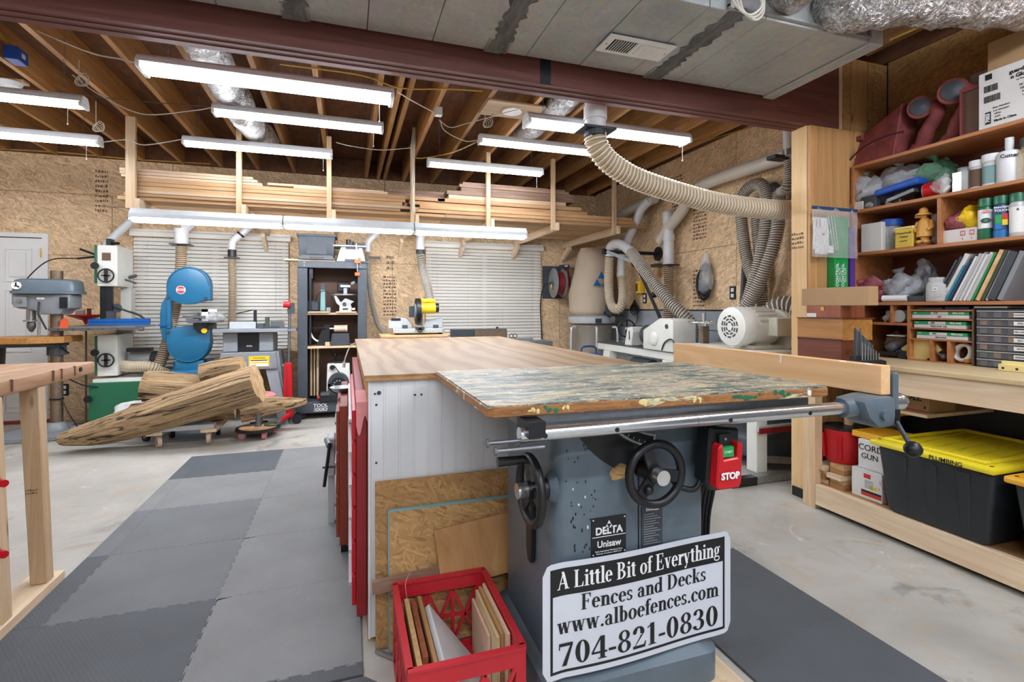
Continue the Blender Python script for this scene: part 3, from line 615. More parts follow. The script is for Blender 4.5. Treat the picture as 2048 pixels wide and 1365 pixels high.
e = M().cyl((-.235,-.155,1.475),(-.232,-.172,1.475),.036,n=20).ob('badge','print_white',gd)
for a in (90,210,330):
    M().bar((-.235,-.1735,1.475),(-.235+.03*math.cos(math.radians(a)),-.1735,1.475+.03*math.sin(math.radians(a))),.012,.002,(0,1,0)).ob('badge_mark','print_black',e)
q = M().cyl((-.20,0,1.26),(-.20,0,1.13),.036,n=16).cyl((-.20,0,1.145),(-.20,0,1.13),.06,n=16).ob('quill','steel',dp,sm=30)
M().lathe([(.028,1.13),(.034,1.115),(.034,1.075),(.02,1.045),(.012,1.03)],(-.20,0,0)).ob('chuck','iron',q,sm=30)
M().cyl((-.08,-.13,1.32),(-.06,-.19,1.21),.009,n=8).cyl((-.06,-.19,1.21),(.01,-.2,1.06),.008,n=8).ob('feed_lever','black',dp)
M().cyl((-.11,-.07,.99),(-.11,-.07,1.20),.012,n=10).ob('depth_rod','steel',dp)
M().prism([(.045,1.06),(.115,1.045),(.12,1.145),(.095,1.165),(.06,1.15)],'y',-.062,-.058).ob('warning_tag','tag_orange',dp)
dc = M().sweep(curve([(.05,-.03,.6),(.2,.1,.47),(.45,.2,.42),(.62,.15,.42)],24),.006,7).ob('power_cord','black',dp)
M().sweep(curve([(.05,-.02,.36),(.12,-.03,.2),(.2,0,.02)],12),.006,7).ob('power_cord','black',dp)
# small red parts tray on a stand
tr = T('parts_tray', 'small red conical parts tray on a stem behind the drill press tag', 'tray', P(175,660,Y=6.55)*1, w=True)
c0 = P(172,632,Y=6.55)
M().lathe([(.012,-.09),(.03,-.05),(.155,.0),(.16,.012),(.15,.012),(.03,-.03)],c0,n=28).ob('dish','red_enamel',tr,sm=40)
M().cyl(c0-Vector((0,0,.09)),(c0.x,c0.y,0),.010,n=8).cyl((c0.x,c0.y,0),(c0.x,c0.y,.02),.12,n=20).ob('stem','rusty',tr)
M().cb(c0+Vector((-.05,0,.035)),(.07,.05,.05)).ob('tin','light_grey',tr); M().cb(c0+Vector((.02,.02,.045)),(.03,.03,.07)).ob('wood_peg','mahogany',tr)
# white and green band saw, narrow front to the camera
bs = T('band_saw', 'tall white band saw with green base and blue fence by the strand board', 'band saw', (-2.37,6.3,0))
M().box((-.10,0,1.49),(.075,.42,1.92)).ob('upper_wheel_box','white_enamel',bs,bev=.006)
M().box((-.125,.0,1.52),(-.1015,.41,1.92)).ob('upper_door','green_enamel',bs,bev=.004)
M().box((-.055,-.008,1.76),(.02,-.0015,1.84)).ob('viewing_port','soft_brown',bs)
M().box((-.005,.30,1.10),(.095,.42,1.489)).box((-.06,.34,.98),(.095,.43,1.10)).ob('spine','white_enamel',bs,bev=.004)
M().box((-.09,.04,1.11),(-.03,.10,1.488)).ob('blade_guard','black',bs); M().box((-.02,.03,1.20),(.02,.07,1.488)).ob('guide_post','black_iron',bs)
M().box((-.03,.02,1.13),(.035,.09,1.23)).cyl((.04,.06,1.26),(.04,.1,1.26),.045,n=14).ob('blade_guide','dark_frame',bs); M().box((-.05,.01,1.11),(.0,.05,1.15)).ob('guide_block','light_grey',bs)
M().box((-.10,.0,.55),(.075,.42,.985)).ob('lower_wheel_box','white_enamel',bs,bev=.006); M().box((-.122,0,.56),(-.1015,.41,.97)).ob('lower_door','green_enamel',bs,bev=.004)
bb = M().box((-.15,-.06,0),(.34,.45,.49)).ob('base_cabinet','green_enamel',bs,bev=.006); M().box((-.12,-.04,.491),(.34,.44,.525)).ob('cabinet_lip','white_enamel',bb)
M().box((-.13,-.02,1.03),(.10,.40,1.055)).ob('trunnion','black_iron',bs)
tb = M().box((-.36,-.25,1.058),(.32,.33,1.078)).ob('table','steel',bs,bev=.003)
M().box((-.38,-.285,1.04),(.36,-.255,1.066)).ob('front_rail','iron',tb); M().cyl((.36,-.27,1.05),(.40,-.27,1.05),.02,n=10).ob('rail_lock','iron',tb)
for x in (-.3,-.18,-.06,.06,.18): M().cyl((x,-.2875,1.053),(x,-.2855,1.053),.006,n=8).ob('rail_bolt','black',tb)
M().box((-.16,-.05,1.085),(.38,-.01,1.15)).box((-.16,-.055,1.115),(.38,-.05,1.12)).ob('fence','blue_rail',bs,bev=.003)
for z in (1.60,.72):
    h_ = M().ring((-.01,-.035,z),(0,1,0),.068,.008,28,8).ob('hand_wheel','black',bs,sm=60)
    M().bar((-.01,-.035,z-.065),(-.01,-.035,z+.065),.03,.012,(0,1,0)).bar((-.05,-.035,z),(.03,-.035,z),.012,.012,(0,1,0)).ob('spoke','black',h_)
    M().cyl((-.01,-.03,z),(-.01,0,z),.014,n=10).ob('hub','black',h_)
for z in (1.70,.80,.33): M().lathe([(.036,0),(.036,.012),(.02,.02),(.012,.035)],(-.105 if z > .5 else -.14,-.042 if z > .5 else -.1,z),(0,1,0)).ob('door_knob','black',bs,sm=40)
M().cyl((-.13,.05,1.82),(-.24,-.02,1.87),.011,n=8).ob('tension_lever','black',bs); M().cyl((-.13,.05,1.80),(-.26,-.02,1.77),.011,n=8).ob('tension_lever','black',bs)
M().box((-.06,.1,1.921),(-.02,.2,2.0)).cyl((-.02,.12,1.95),(.06,.08,1.95),.015,n=8).ob('tension_knob','black',bs)
M().cyl((.076,.2,1.57),(.2,.12,1.53),.010,n=8).cyl((.076,.3,1.6),(.15,.28,1.62),.02,n=8).ob('quick_release','iron',bs)
M().sweep(curve([(.03,.05,1.28),(.12,.05,1.24),(.26,.06,1.18),(.32,.08,1.10)],16),.011,8).ob('lamp_arm','black',bs,sm=40)
mo = M().cyl((.12,.28,.70),(.34,.22,.70),.085,n=20).ob('motor','light_grey',bs,sm=40); M().cyl((.34,.22,.70),(.42,.198,.70),.088,n=20).ob('motor_cap','charcoal',mo,sm=40); M().box((.12,.1,.79),(.34,.2,.83)).ob('motor_box','black',mo)
HP = [(.08,.12,.64),(.2,.05,.635),(.36,.03,.63),(.44,.12,.56),(.45,.2,.53)]
dh = hose(HP,.055,.016).ob('dust_hose','hose_tan',bs,sm=60); hosecoil(HP,.055,.016).ob('wire_coil','coil_tan',dh,sm=60)
M().sweep(curve([(-.2,-.08,1.77),(-.5,-.02,1.74),(-.75,.05,1.5),(-.82,.1,1.40)],20),.006,6).ob('lamp_cable','black',bs)

# blue band saw
bl_ = T('band_saw', 'old blue band saw with round emblem before the wide blind', 'band saw', (-1.61,6.2,0))
up = [(-.205,1.50)]+[(.205*math.cos(math.radians(180-a)),1.50+.205*math.sin(math.radians(180-a))) for a in range(8,176,8)]+[(.205,1.50),(.205,1.34),(.16,1.34),(.10,1.325),(.04,1.305),(-.04,1.30),(-.10,1.315),(-.16,1.345),(-.205,1.345)]
u = M().prism(up,'y',-.03,.09).ob('upper_wheel_guard','blue_enamel',bl_,bev=.008,seg=2,sm=30)
lo = [(-.205,1.03),(-.14,1.055),(-.04,1.07),(.06,1.07),(.16,1.055),(.205,1.045),(.205,.88)]+[(.205*math.cos(math.radians(-a)),.88+.205*math.sin(math.radians(-a))) for a in range(8,176,8)]+[(-.205,.88)]
M().prism(lo,'y',-.03,.09).ob('lower_wheel_guard','blue_enamel',bl_,bev=.008,seg=2,sm=30)
for z, s in ((1.50,1),(.88,-1)):   # rolled rim along each round edge
    M().sweep([(.192*math.cos(math.radians(a)),-.032,z+s*.192*math.sin(math.radians(a))) for a in range(0,181,9)],.006,6).ob('rolled_rim','blue_enamel',bl_,sm=60)
fr = [(-.17,1.40),(-.215,1.38),(-.255,1.31),(-.27,1.20),(-.27,1.05),(-.25,.95),(-.20,.86),(-.17,.86),(-.18,1.0),(-.185,1.2),(-.175,1.34)]
M().prism(fr,'y',-.01,.11).ob('frame_arm','blue_enamel',bl_,bev=.01,seg=2,sm=30); M().box((-.195,-.035,1.05),(-.165,-.005,1.37)).ob('blade_guard','blue_enamel',bl_)
M().box((-.28,-.04,1.08),(-.17,-.03,1.09)).ob('cross_strap','blue_rail',bl_)
for x, z in ((-.19,1.37),(.16,1.37),(-.19,1.01)): M().cyl((x,-.05,z),(x,-.02,z),.017,n=10).ob('door_knob','charcoal',bl_)
em = M().cyl((-.07,-.036,1.455),(-.07,-.0305,1.455),.044,n=28).ob('emblem','print_white',bl_); M().cyl((-.07,-.0385,1.455),(-.07,-.0362,1.455),.038,n=28).ob('emblem_disc','print_red',em)
M().box((-.108,-.0402,1.445),(-.032,-.0387,1.468)).ob('emblem_band','print_white',em)
text('DELTA',.021,'print_red',em,frame((-.07,-.041,1.4565),(1,0,0),(0,0,1)),bold=.0006)
M().box((-.13,-.02,.575),(.14,.11,.70)).prism([(-.19,.0),(-.20,.56),(-.17,.60),(.22,.60),(.24,.56),(.23,0)],'y',-.1,.24).ob('base','blue_enamel',bl_,bev=.012,seg=2,sm=30)
M().cyl((.17,.1,.60),(.17,.1,.70),.045,n=14).cyl((-.14,.1,.60),(-.14,.1,.68),.04,n=14).ob('base_lug','blue_enamel',bl_)
for x in (-.14,.16): M().cyl((x,-.107,.53),(x,-.1,.53),.013,n=8).ob('base_bolt','charcoal',bl_)
t2 = M().box((.02,-.16,1.105),(.30,.16,1.125)).ob('table','iron',bl_,bev=.003)
M().box((.0,-.12,1.127),(.12,.02,1.15)).box((.06,-.10,1.151),(.10,0,1.21)).box((-.03,-.13,1.16),(.18,-.10,1.18)).ob('mitre_gauge','iron',t2)
M().cyl((.13,-.02,1.0),(.13,-.02,1.10),.05,.09,12).box((.05,-.06,1.04),(.25,.04,1.10)).ob('trunnion','charcoal',bl_); M().cyl((.16,-.09,1.02),(.16,-.06,1.02),.03,n=6).ob('tilt_knob','yellow',bl_)
M().sph((.24,-.05,1.165),(.10,.08,.055),12,8).wob(.012,40,2).ob('plastic_wrap','clear_plastic',bl_,sm=70)
M().box((.14,-.1,1.127),(.20,-.06,1.25)).box((.14,-.1,1.22),(.28,-.07,1.25)).ob('white_jig','pvc_white',bl_)

# grey shaper on a splayed stand
sh = T('spindle_shaper', 'grey shaper on a splayed stand between the blue band saw and shelf cabinet', 'shaper', (-.98,6.22,0))
M().box((-.36,-.26,1.0),(.36,.28,1.035)).ob('table','mid_grey',sh,bev=.004); M().prism([(.36,-.26),(.44,-.2),(.44,.2),(.36,.28)],'z',1.01,1.03).ob('extension_wing','mid_grey',sh)
for x in (-.21,.14): M().box((x-.07,-.18,.79),(x+.07,.2,.998)).ob('side_casting','mid_grey',sh,bev=.006)
M().box((-.138,-.15,.79),(.068,.2,.99)).ob('dark_bay','black',sh); text('delta',.03,'print_white',sh,frame((-.03,-.151,.85),(1,0,0),(0,0,1)))
M().prism([(-.30,.60),(-.29,.785),(.24,.785),(.26,.60)],'y',-.24,.22).ob('apron','mid_grey',sh,bev=.005)
for s, x0, x1 in ((-1,-.28,-.40),(1,.20,.33)):
    for y0, y1 in ((-.22,-.30),(.18,.26)):
        M().hexa([(x1-.045,y1,0),(x1+.045,y1,0),(x1+.045,y1+.05,0),(x1-.045,y1+.05,0)],[(x0-.06,y0,.60),(x0+.06,y0,.60),(x0+.06,y0+.05,.60),(x0-.06,y0+.05,.60)]).ob('leg','mid_grey',sh)
M().hexa([(.345,-.24,0),(.375,-.24,0),(.375,.3,0),(.345,.3,0)],[(.235,-.17,.78),(.262,-.17,.78),(.262,.22,.78),(.235,.22,.78)]).ob('side_skirt','mid_grey',sh)
s_ = M().box((-.02,-.2425,.63),(.18,-.2405,.745)).ob('warning_plate','sticker_yellow',sh); M().box((-.01,-.2435,.635),(.17,-.2427,.665)).box((-.01,-.2435,.678),(.17,-.2427,.69)).ob('plate_text_field','print_white',s_); M().box((.0,-.2435,.694),(.16,-.2427,.702)).ob('plate_band','print_black',s_)
text('CAUTION',.026,'print_black',s_,frame((.08,-.2432,.722),(1,0,0),(0,0,1)))
sw = M().cyl((-.125,-.255,.66),(-.125,-.241,.66),.03,n=12).box((-.155,-.255,.66),(-.095,-.241,.70)).ob('switch','orange',sh); M().sph((-.125,-.255,.695),.018,8,6).ob('switch_button','cream',sw)
for x in (-.27,-.2,.18,.23): M().cyl((x,-.248,.615),(x,-.24,.615),.006,n=8).ob('bolt','steel',sh)
M().box((-.24,-.06,1.036),(.02,-.04,1.11)).ob('fence_plate','light_grey',sh); M().box((.03,-.08,1.036),(.10,.02,1.09)).box((.09,-.06,1.04),(.25,-.02,1.06)).ob('fence_housing','dark_frame',sh)
M().box((.11,-.05,1.06),(.15,0,1.16)).ob('hold_down','olive',sh); M().bar((-.02,0,1.24),(-.18,-.02,1.2),.02,.012).box((-.01,-.02,1.036),(.02,.01,1.24)).ob('hold_down_arm','black_iron',sh); M().box((.16,.0,1.037),(.30,.02,1.11)).ob('fence_plate','iron',sh)

# red hoist column with tall lever
rj = T('floor_jack', 'red steel floor jack stood upright beside the dark shelf cabinet', 'jack', (-.62,5.98,0))
M().prism([(-.045,.06),(.055,.06),(.045,.66),(-.03,.66)],'y',-.04,.06).ob('frame','red_enamel',rj,bev=.006); M().box((-.005,-.046,.1),(.003,-.0405,.62)).ob('rib','dark_red',rj)
M().cyl((.01,.02,.66),(.02,.02,1.26),.014,n=10).ob('lever','iron',rj); M().cyl((-.04,.0,1.30),(.03,.0,1.30),.035,n=12).ob('top_wheel','red_enamel',rj); M().box((0,0,1.2),(.07,.04,1.32)).ob('fork','charcoal',rj)
M().cyl((.02,-.02,.10),(-.10,-.22,.03),.026,n=10).ob('saddle_arm','red_enamel',rj); M().cyl((-.06,-.15,.055),(-.09,-.20,.04),.03,n=10).ob('collar','iron',rj)
for s in (-1,1): M().cyl((.1,s*.06+.02,.05),(.1,s*.06-.01,.05),.05,n=14).ob('wheel','black',rj)
M().cyl((.0,.03,.05),(.1,.03,.05),.012,n=8).ob('axle','iron',rj); M().cyl((-.04,.0,.64),(-.04,-.03,.64),.012,n=8).ob('bolt','steel',rj)

# dark shelf cabinet on casters
tdX, tdY = -.155, 6.12
td = T('shelf_cabinet', 'tall dark grey open shelf cabinet on casters packed with bench tools', 'shelf cabinet', (tdX,tdY,0))
for s in (-1,1):
    M().box((s*.345,0,.19),(s*.25,.045,1.715)).ob('front_post','dark_frame',td,bev=.004); M().box((s*.345,.047,.19),(s*.325,.44,1.795)).ob('side_panel','dark_frame',td)
M().box((-.345,0,1.72),(.345,.045,1.80)).ob('top_rail','dark_frame',td,bev=.004); M().box((-.323,.047,1.775),(.323,.44,1.795)).ob('top_panel','dark_frame',td); M().box((-.323,.42,.19),(.323,.438,1.773)).ob('back_panel','soft_brown',td)
M().box((-.235,.047,1.60),(-.2,.41,1.77)).box((-.235,.05,.85),(-.215,.41,1.60)).ob('inner_liner','black',td)
for z in (1.185,.80): M().box((-.32,.01,z),(.32,.415,z+.022)).ob('shelf','pine_x',td)
for x0, x1 in ((-.245,-.03),(.03,.235)): M().box((x0,-.01,1.208),(x1,.02,1.222)).ob('shelf_lip','pine_x',td)
for x, b in ((-.235,-.215),(-.20,-.185),(-.17,-.15)): M().box((x,.1+abs(x)*.5,.23),(b,.38,.795)).ob('divider','pine',td)
tray = M().box((-.36,-.02,.07),(.36,.44,.19)).ob('tray','dark_frame',td,bev=.005)
text('TOOL',.052,'print_white',tray,frame((-.12,-.0226,.152),(1,0,0),(0,0,1)),bold=.0012); M().box((-.185,-.0225,.088),(-.055,-.0206,.128)).ob('name_bar','print_white',tray); text('DOCK',.044,'print_black',tray,frame((-.12,-.0233,.108),(1,0,0),(0,0,1)),bold=.0012)
for x in (-.29,.29):
    for y in (.03,.38): M().cyl((x-.02,y,.035),(x+.02,y,.035),.035,n=14).box((x-.028,y-.02,.035),(x+.028,y+.02,.07)).ob('caster','rubber',td)
for x in (-.28,.28):
    for z in (1.745,1.78): M().cyl((x,-.004,z),(x,0,z),.005,n=8).ob('screw','steel',td)
# things in and on it
pk = M().box((tdX-.52,6.16,1.8005),(tdX+.02,6.36,1.818)).ob('plank','pine_x',label='plain plank lying across the top of the dark shelf cabinet',cat='plank')
bn = T('storage_bin', 'dark slate plastic bin turned upside down on the shelf cabinet', 'bin', (tdX-.175,6.28,1.8185))
M().hexa([(-.185,-.13,.03),(.185,-.13,.03),(.185,.14,.03),(-.185,.14,.03)],[(-.20,-.15,.27),(.20,-.15,.27),(.20,.15,.27),(-.20,.15,.27)]).ob('tub','dark_frame',bn,bev=.015,seg=2,sm=30)
M().box((-.215,-.165,.262),(.215,.165,.285)).ob('rim','dark_frame',bn,bev=.004); M().box((-.105,-.146,.06),(.105,-.138,.22)).ob('panel','charcoal',bn); M().prism([(-.2,0),(.2,0),(.16,.045),(-.16,.045)],'y',-.16,-.125).ob('foot','dark_frame',bn); M().box((-.075,-.163,.0),(.075,-.158,.025)).ob('hand_slot','black',bn)
os_ = T('oscillating_sander', 'light grey benchtop sander with white lettering on top of the shelf cabinet', 'sander', (tdX+.20,6.26,1.802))
M().prism([(-.165,0),(.165,0),(.125,.17),(-.115,.17)],'y',-.11,.13).ob('body','light_grey',os_,bev=.012,seg=2,sm=30); M().box((-.07,-.118,.0),(.08,-.109,.03)).ob('foot_slot','black',os_); M().box((-.075,-.116,.075),(.085,-.11,.105)).ob('name_band','light_grey',os_)
text('Rockwell',.034,'print_white',os_,frame((.005,-.112,.092),(1,0,0),(0,0,1)).copy(),bold=.001); M().box((-.06,-.12,.145),(.08,-.09,.168)).ob('handle_recess','charcoal',os_)
M().box((-.20,-.15,.172),(.17,.16,.19)).ob('table','light_grey',os_,bev=.004); M().cyl((-.03,0,.191),(-.03,0,.27),.028,n=12).cyl((0,.02,.191),(0,.02,.245),.04,n=12).ob('spindle','black',os_); M().box((.02,.0,.215),(.16,.02,.235)).box((.1,-.05,.192),(.15,.03,.21)).box((-.14,-.05,.192),(-.07,.04,.205)).ob('fence','charcoal',os_)
cp_ = T('bar_clamp', 'small bar clamp with orange jaws hanging at the shelf cabinet corner', 'clamp', (tdX+.27,6.095,1.68))
M().cyl((.0,0,-.02),(-.012,0,.33),.008,n=8).ob('bar','chrome',cp_); M().box((-.035,-.02,.10),(.035,.02,.145)).box((.01,-.02,.14),(.035,.02,.165)).ob('jaw','orange',cp_,bev=.004); M().box((-.03,-.018,-.045),(.025,.018,-.005)).ob('jaw','orange',cp_,bev=.004); M().box((.03,0,.11),(.12,.05,.13)).ob('handle','charcoal',cp_)
# shelf one
s1 = T('belt_sander', 'small teal and grey upright belt sander on the top cabinet shelf', 'sander', (tdX-.13,6.3,1.2075))
M().box((-.16,-.1,0),(.1,.1,.018)).ob('base','charcoal',s1); M().box((-.16,-.09,.02),(-.03,.07,.14)).ob('motor','charcoal',s1,bev=.01); M().hexa([(-.015,-.05,.018),(.045,-.05,.018),(.045,.02,.018),(-.015,.02,.018)],[(-.01,-.04,.27),(.04,-.04,.27),(.04,.02,.27),(-.01,.02,.27)]).ob('belt_column','teal_iron',s1,bev=.006); M().box((-.005,-.045,.271),(.036,.02,.34)).ob('top_wheel_cover','dark_frame',s1); M().box((.055,-.06,.018),(.1,0,.06)).ob('table','steel',s1)
M().sweep(curve([(-.06,-.1,.12),(-.03,-.12,.22),(.05,-.08,.25),(.13,-.08,.15),(.10,-.1,.06)],20),.005,6).ob('power_cord','black',s1)
s2 = T('scroll_saw', 'silver round table scroll saw on the top cabinet shelf', 'scroll saw', (tdX+.135,6.3,1.2075))
M().prism([(-.07,0),(.07,0),(.075,.05),(.06,.10),(.1,.13),(.0,.17),(-.05,.12),(-.1,.2),(-.13,.2),(-.10,.11),(-.065,.08)],'y',-.07,.03).ob('body','light_grey',s2,bev=.005); M().cyl((-.01,-.085,.10),(-.01,-.07,.10),.022,n=12).ob('tilt_knob','charcoal',s2); M().prism([(.17*math.cos(a*.2618),.12*math.sin(a*.2618)) for a in range(24)],'z',.205,.22).ob('table','steel',s2)
M().box((-.02,-.05,.225),(.02,0,.29)).ob('blade_clamp','steel',s2); M().box((-.055,-.06,.30),(.055,.0,.325)).ob('arm_head','lamp_white',s2); M().box((-.09,-.02,.25),(.05,.09,.36)).ob('upper_arm','black',s2,bev=.01); M().cyl((.07,-.05,.34),(.11,-.06,.36),.022,n=10).ob('lamp_head','mid_grey',s2); M().box((.07,-.06,.03),(.11,-.02,.055)).ob('switch','lamp_white',s2); M().box((-.03,-.075,.035),(.03,-.071,.05)).ob('badge','print_black',s2)
# shelf two
s3 = T('drum_sander', 'dark grey sander with a pale sanding drum on the middle cabinet shelf', 'sander', (tdX+.06,6.3,.8225))
M().prism([(-.09,0),(.13,0),(.12,.14),(-.075,.14)],'y',-.11,.1).ob('body','charcoal',s3,bev=.01); M().box((-.09,-.125,0),(.09,-.11,.05)).ob('front_step','charcoal',s3); M().cyl((-.05,-.02,.195),(.09,-.02,.195),.042,n=20).ob('sanding_drum','tan_plastic',s3,sm=40); M().cyl((.09,-.02,.195),(.097,-.02,.195),.046,n=20).ob('drum_rim','paper',s3); M().cyl((-.10,-.02,.195),(-.05,-.02,.195),.012,n=8).ob('shaft','steel',s3); M().box((-.16,-.06,.0),(-.10,.06,.24)).ob('disc_housing','black',s3)
s4 = T('sander_table_bracket', 'black bracket with a curved white protractor scale on the middle cabinet shelf', 'bracket', (tdX-.17,6.26,.8225))
M().prism([(-.02,.0),(.09,.0),(.12,.2),(.04,.17)],'y',-.03,.04).box((-.09,-.05,.205),(.1,.03,.213)).ob('body','black',s4); M().sweep([( -.075+.11*(1-math.cos(a)),-.04,.18-.13*math.sin(a)) for a in [i*.11 for i in range(13)]],.010,6).ob('scale','paper',s4)
M().cb((tdX-.06,6.15,.846),(.05,.04,.046)).ob('wood_block','pine_x',label='tiny wood block on the edge of the middle cabinet shelf',cat='block',bev=.003)
# bottom
gr = T('bench_mortiser', 'cream machine with black motor on the bottom cabinet tray', 'machine', (tdX+.06,6.27,.191))
M().box((-.20,-.19,0),(.2,.1,.075)).ob('base','black',gr,bev=.005); M().prism([(-.135,.076),(.135,.076),(.125,.42),(-.125,.42)],'y',-.06,.08).ob('column','white_enamel',gr,bev=.012,seg=2)
mt = M().cyl((0,-.18,.205),(0,-.061,.205),.115,n=28).box((-.115,-.18,.08),(.115,-.061,.205)).ob('motor','charcoal',gr,sm=30); M().cyl((0,-.20,.19),(0,-.18,.19),.085,n=24).ob('motor_fan_cover','black_iron',mt,sm=30)
for i in range(10): a = i*.628; M().cyl((.05*math.cos(a),-.203,.19+.05*math.sin(a)),(.05*math.cos(a),-.2005,.19+.05*math.sin(a)),.009,n=8).ob('vent_hole','mid_grey',mt)
M().cyl((-.05,-.07,.40),(.1,-.2,.2),.006,n=8).ob('hose','black',gr); M().cyl((-.03,0,.42),(-.04,-.02,.5),.014,n=8).sph((-.04,-.02,.52),.03,10,6).ob('lever','black',gr); M().box((-.05,-.04,.42),(.1,.04,.45)).ob('top_plate','black',gr); M().cyl((-.07,-.085,.38),(-.07,-.06,.38),.03,n=6).ob('clamp_knob','black',gr); M().box((-.19,-.20,.076),(-.1,-.1,.11)).ob('vice','iron',gr); M().cyl((-.23,-.15,.05),(-.2,-.15,.05),.02,n=8).ob('red_knob','red_enamel',gr); M().cyl((.1,-.22,.09),(.24,-.22,.05),.008,n=8).ob('crank','steel',gr)
M().box((-.62,YB-.008,.42),(-.55,YB-.0005,.53)).ob('wall_plate','lamp_white',label='white blank wall plate seen through the shelf cabinet bottom',cat='wall plate') if False else None
td.scale = (1.09,1,1)
# ================================================================ mitre saw station
ms = T('saw_stand', 'narrow wooden stand carrying the yellow mitre saw under the far blind', 'stand', (.76,6.02,0))
M().prism([(-.40,-.20),(-.36,-.24),(.36,-.24),(.39,-.2),(.39,.25),(-.40,.25)],'z',.925,.952).ob('top','pine_gold',ms,bev=.004)
M().box((-.35,-.2,.87),(.37,.22,.924)).ob('apron','black',ms)
for x in (-.3,.3):
    for y in (-.15,.17): M().box((x-.03,y-.03,0),(x+.03,y+.03,.87)).ob('leg','pine',ms)
sw_ = T('mitre_saw', 'yellow and grey sliding mitre saw with black blade guard', 'mitre saw', (.80,6.02,.952))
M().prism([(-.30,-.13),(-.26,-.17),(.26,-.17),(.30,-.13),(.28,.13),(-.28,.13)],'z',.02,.07).ob('base','light_grey',sw_,bev=.006)
for x in (-.25,.25): M().cyl((x,-.1,0),(x,-.1,.02),.025,n=10).ob('foot','black',sw_)
M().prism([(-.34,.07),(-.06,.07),(-.08,.13),(-.14,.19),(-.24,.20),(-.34,.16)],'y',.02,.06).ob('fence','light_grey',sw_,bev=.004); M().prism([(.05,.07),(.30,.07),(.30,.2),(.10,.16)],'y',.02,.06).ob('fence','light_grey',sw_,bev=.004)
M().box((-.31,.015,.16),(-.20,.0195,.19)).ob('maker_plate','print_black',sw_)
M().cyl((0,-.19,.05),(0,-.17,.05),.03,n=12).box((-.05,-.19,.06),(.05,-.12,.09)).ob('mitre_handle','charcoal',sw_)
gd_ = M().cyl((-.03,-.03,.27),(.02,-.03,.27),.155,n=32).ob('blade_guard','black',sw_,sm=30); M().cyl((-.045,-.03,.27),(-.031,-.03,.27),.09,n=24).ob('guard_plate','mid_grey',gd_)
M().cyl((.022,-.03,.30),(.20,-.03,.31),.065,n=18).ob('motor','yellow',sw_,sm=30); M().cyl((.20,-.03,.31),(.24,-.03,.31),.055,n=16).ob('motor_cap','black',sw_,sm=30); M().box((.03,-.06,.375),(.20,.0,.42)).ob('handle','yellow',sw_,bev=.012,seg=2); M().box((.0,.02,.1),(.06,.09,.33)).ob('arm','iron',sw_,bev=.01); M().box((-.10,.0,.2),(-.05,.04,.33)).ob('knob_arm','charcoal',sw_)
for x in (-.16,.2): M().box((x-.03,-.1,.071),(x+.03,-.06,.11)).ob('clamp_block','charcoal',sw_)
jn = T('jointer', 'grey jointer with a long dark fence just past the plywood bench', 'jointer', (1.30,5.0,0))
M().box((-.40,-.1,.18),(.55,.16,.85)).ob('cabinet','mid_grey',jn,bev=.01); M().box((-.5,-.14,0),(.62,.2,.18)).ob('base','dark_frame',jn,bev=.01); M().box((-.62,-.14,.86),(.75,.13,.915)).ob('table','iron',jn,bev=.004); M().box((-.30,.04,.917),(.30,.07,1.045)).ob('fence','dark_frame',jn,bev=.003)
M().box((-.05,.03,.917),(.30,.038,1.035)).ob('fence_face','rusty',jn) ; M().cyl((.2,.06,1.045),(.2,.06,1.065),.012,n=8).ob('lock_knob','black',jn); M().box((.31,.05,.916),(.6,.1,.94)).ob('fence_slide','mid_grey',jn)
for s in (0,.04): M().ring((.36+s,.07,.965),(0,1,.2),.022,.004,14,6).ob('chain_loop','black',jn)

# ================================================================ hose reel
hr = T('hose_reel', 'wall mounted steel reel holding red air hose beside the far blind', 'hose reel', (2.86,YB-.03,1.55), w=True)
M().box((2.74,YB-.012,1.40),(3.06,YB-.001,1.88)).ob('mount_plate','dark_frame',hr,bev=.002)
d0 = Vector((1,-.06,0)).normalized(); c = Vector((2.89,YB-.24,1.62))
M().cyl(c-d0*.075,c-d0*.068,.215,n=36).ob('side_disc','mid_grey',hr,sm=30); M().cyl(c+d0*.06,c+d0*.067,.205,n=36).ob('side_disc','mid_grey',hr,sm=30)
for i in range(5): M().ring(c+d0*(-.045+i*.022),d0,.15+.01*(i % 2),.0125,28,8).ob('hose_coil','dark_red',hr,sm=60)
M().cyl(c-d0*.10,c+d0*.08,.03,n=12).bar((2.92,YB-.012,1.62),c+d0*.02,.04,.06).ob('hub','iron',hr); M().box((2.98,YB-.22,1.83),(3.08,YB-.05,1.89)).ob('guide_arm','charcoal',hr); M().box((3.0,YB-.225,1.86),(3.05,YB-.221,1.88)).ob('label_strip','print_white',hr)
M().sweep(curve([(3.06,YB-.2,1.84),(3.09,YB-.2,1.65),(3.095,YB-.2,1.42)],16),.0125,8).ob('hose_end','dark_red',hr,sm=60); M().cyl((3.095,YB-.2,1.42),(3.095,YB-.2,1.28),.009,n=8).ob('coupling','chrome',hr); M().sweep(curve([c-d0*.09,c-d0*.11+Vector((0,0,-.08)),c-d0*.085+Vector((.02,0,-.14))],12),.011,8).ob('swivel','gold',hr)
M().sweep(curve([c-d0*.10,(2.72,YB-.12,1.58),(2.69,YB-.05,1.3),(2.72,YB-.05,.8)],24),.008,7).ob('feed_line','black',hr)

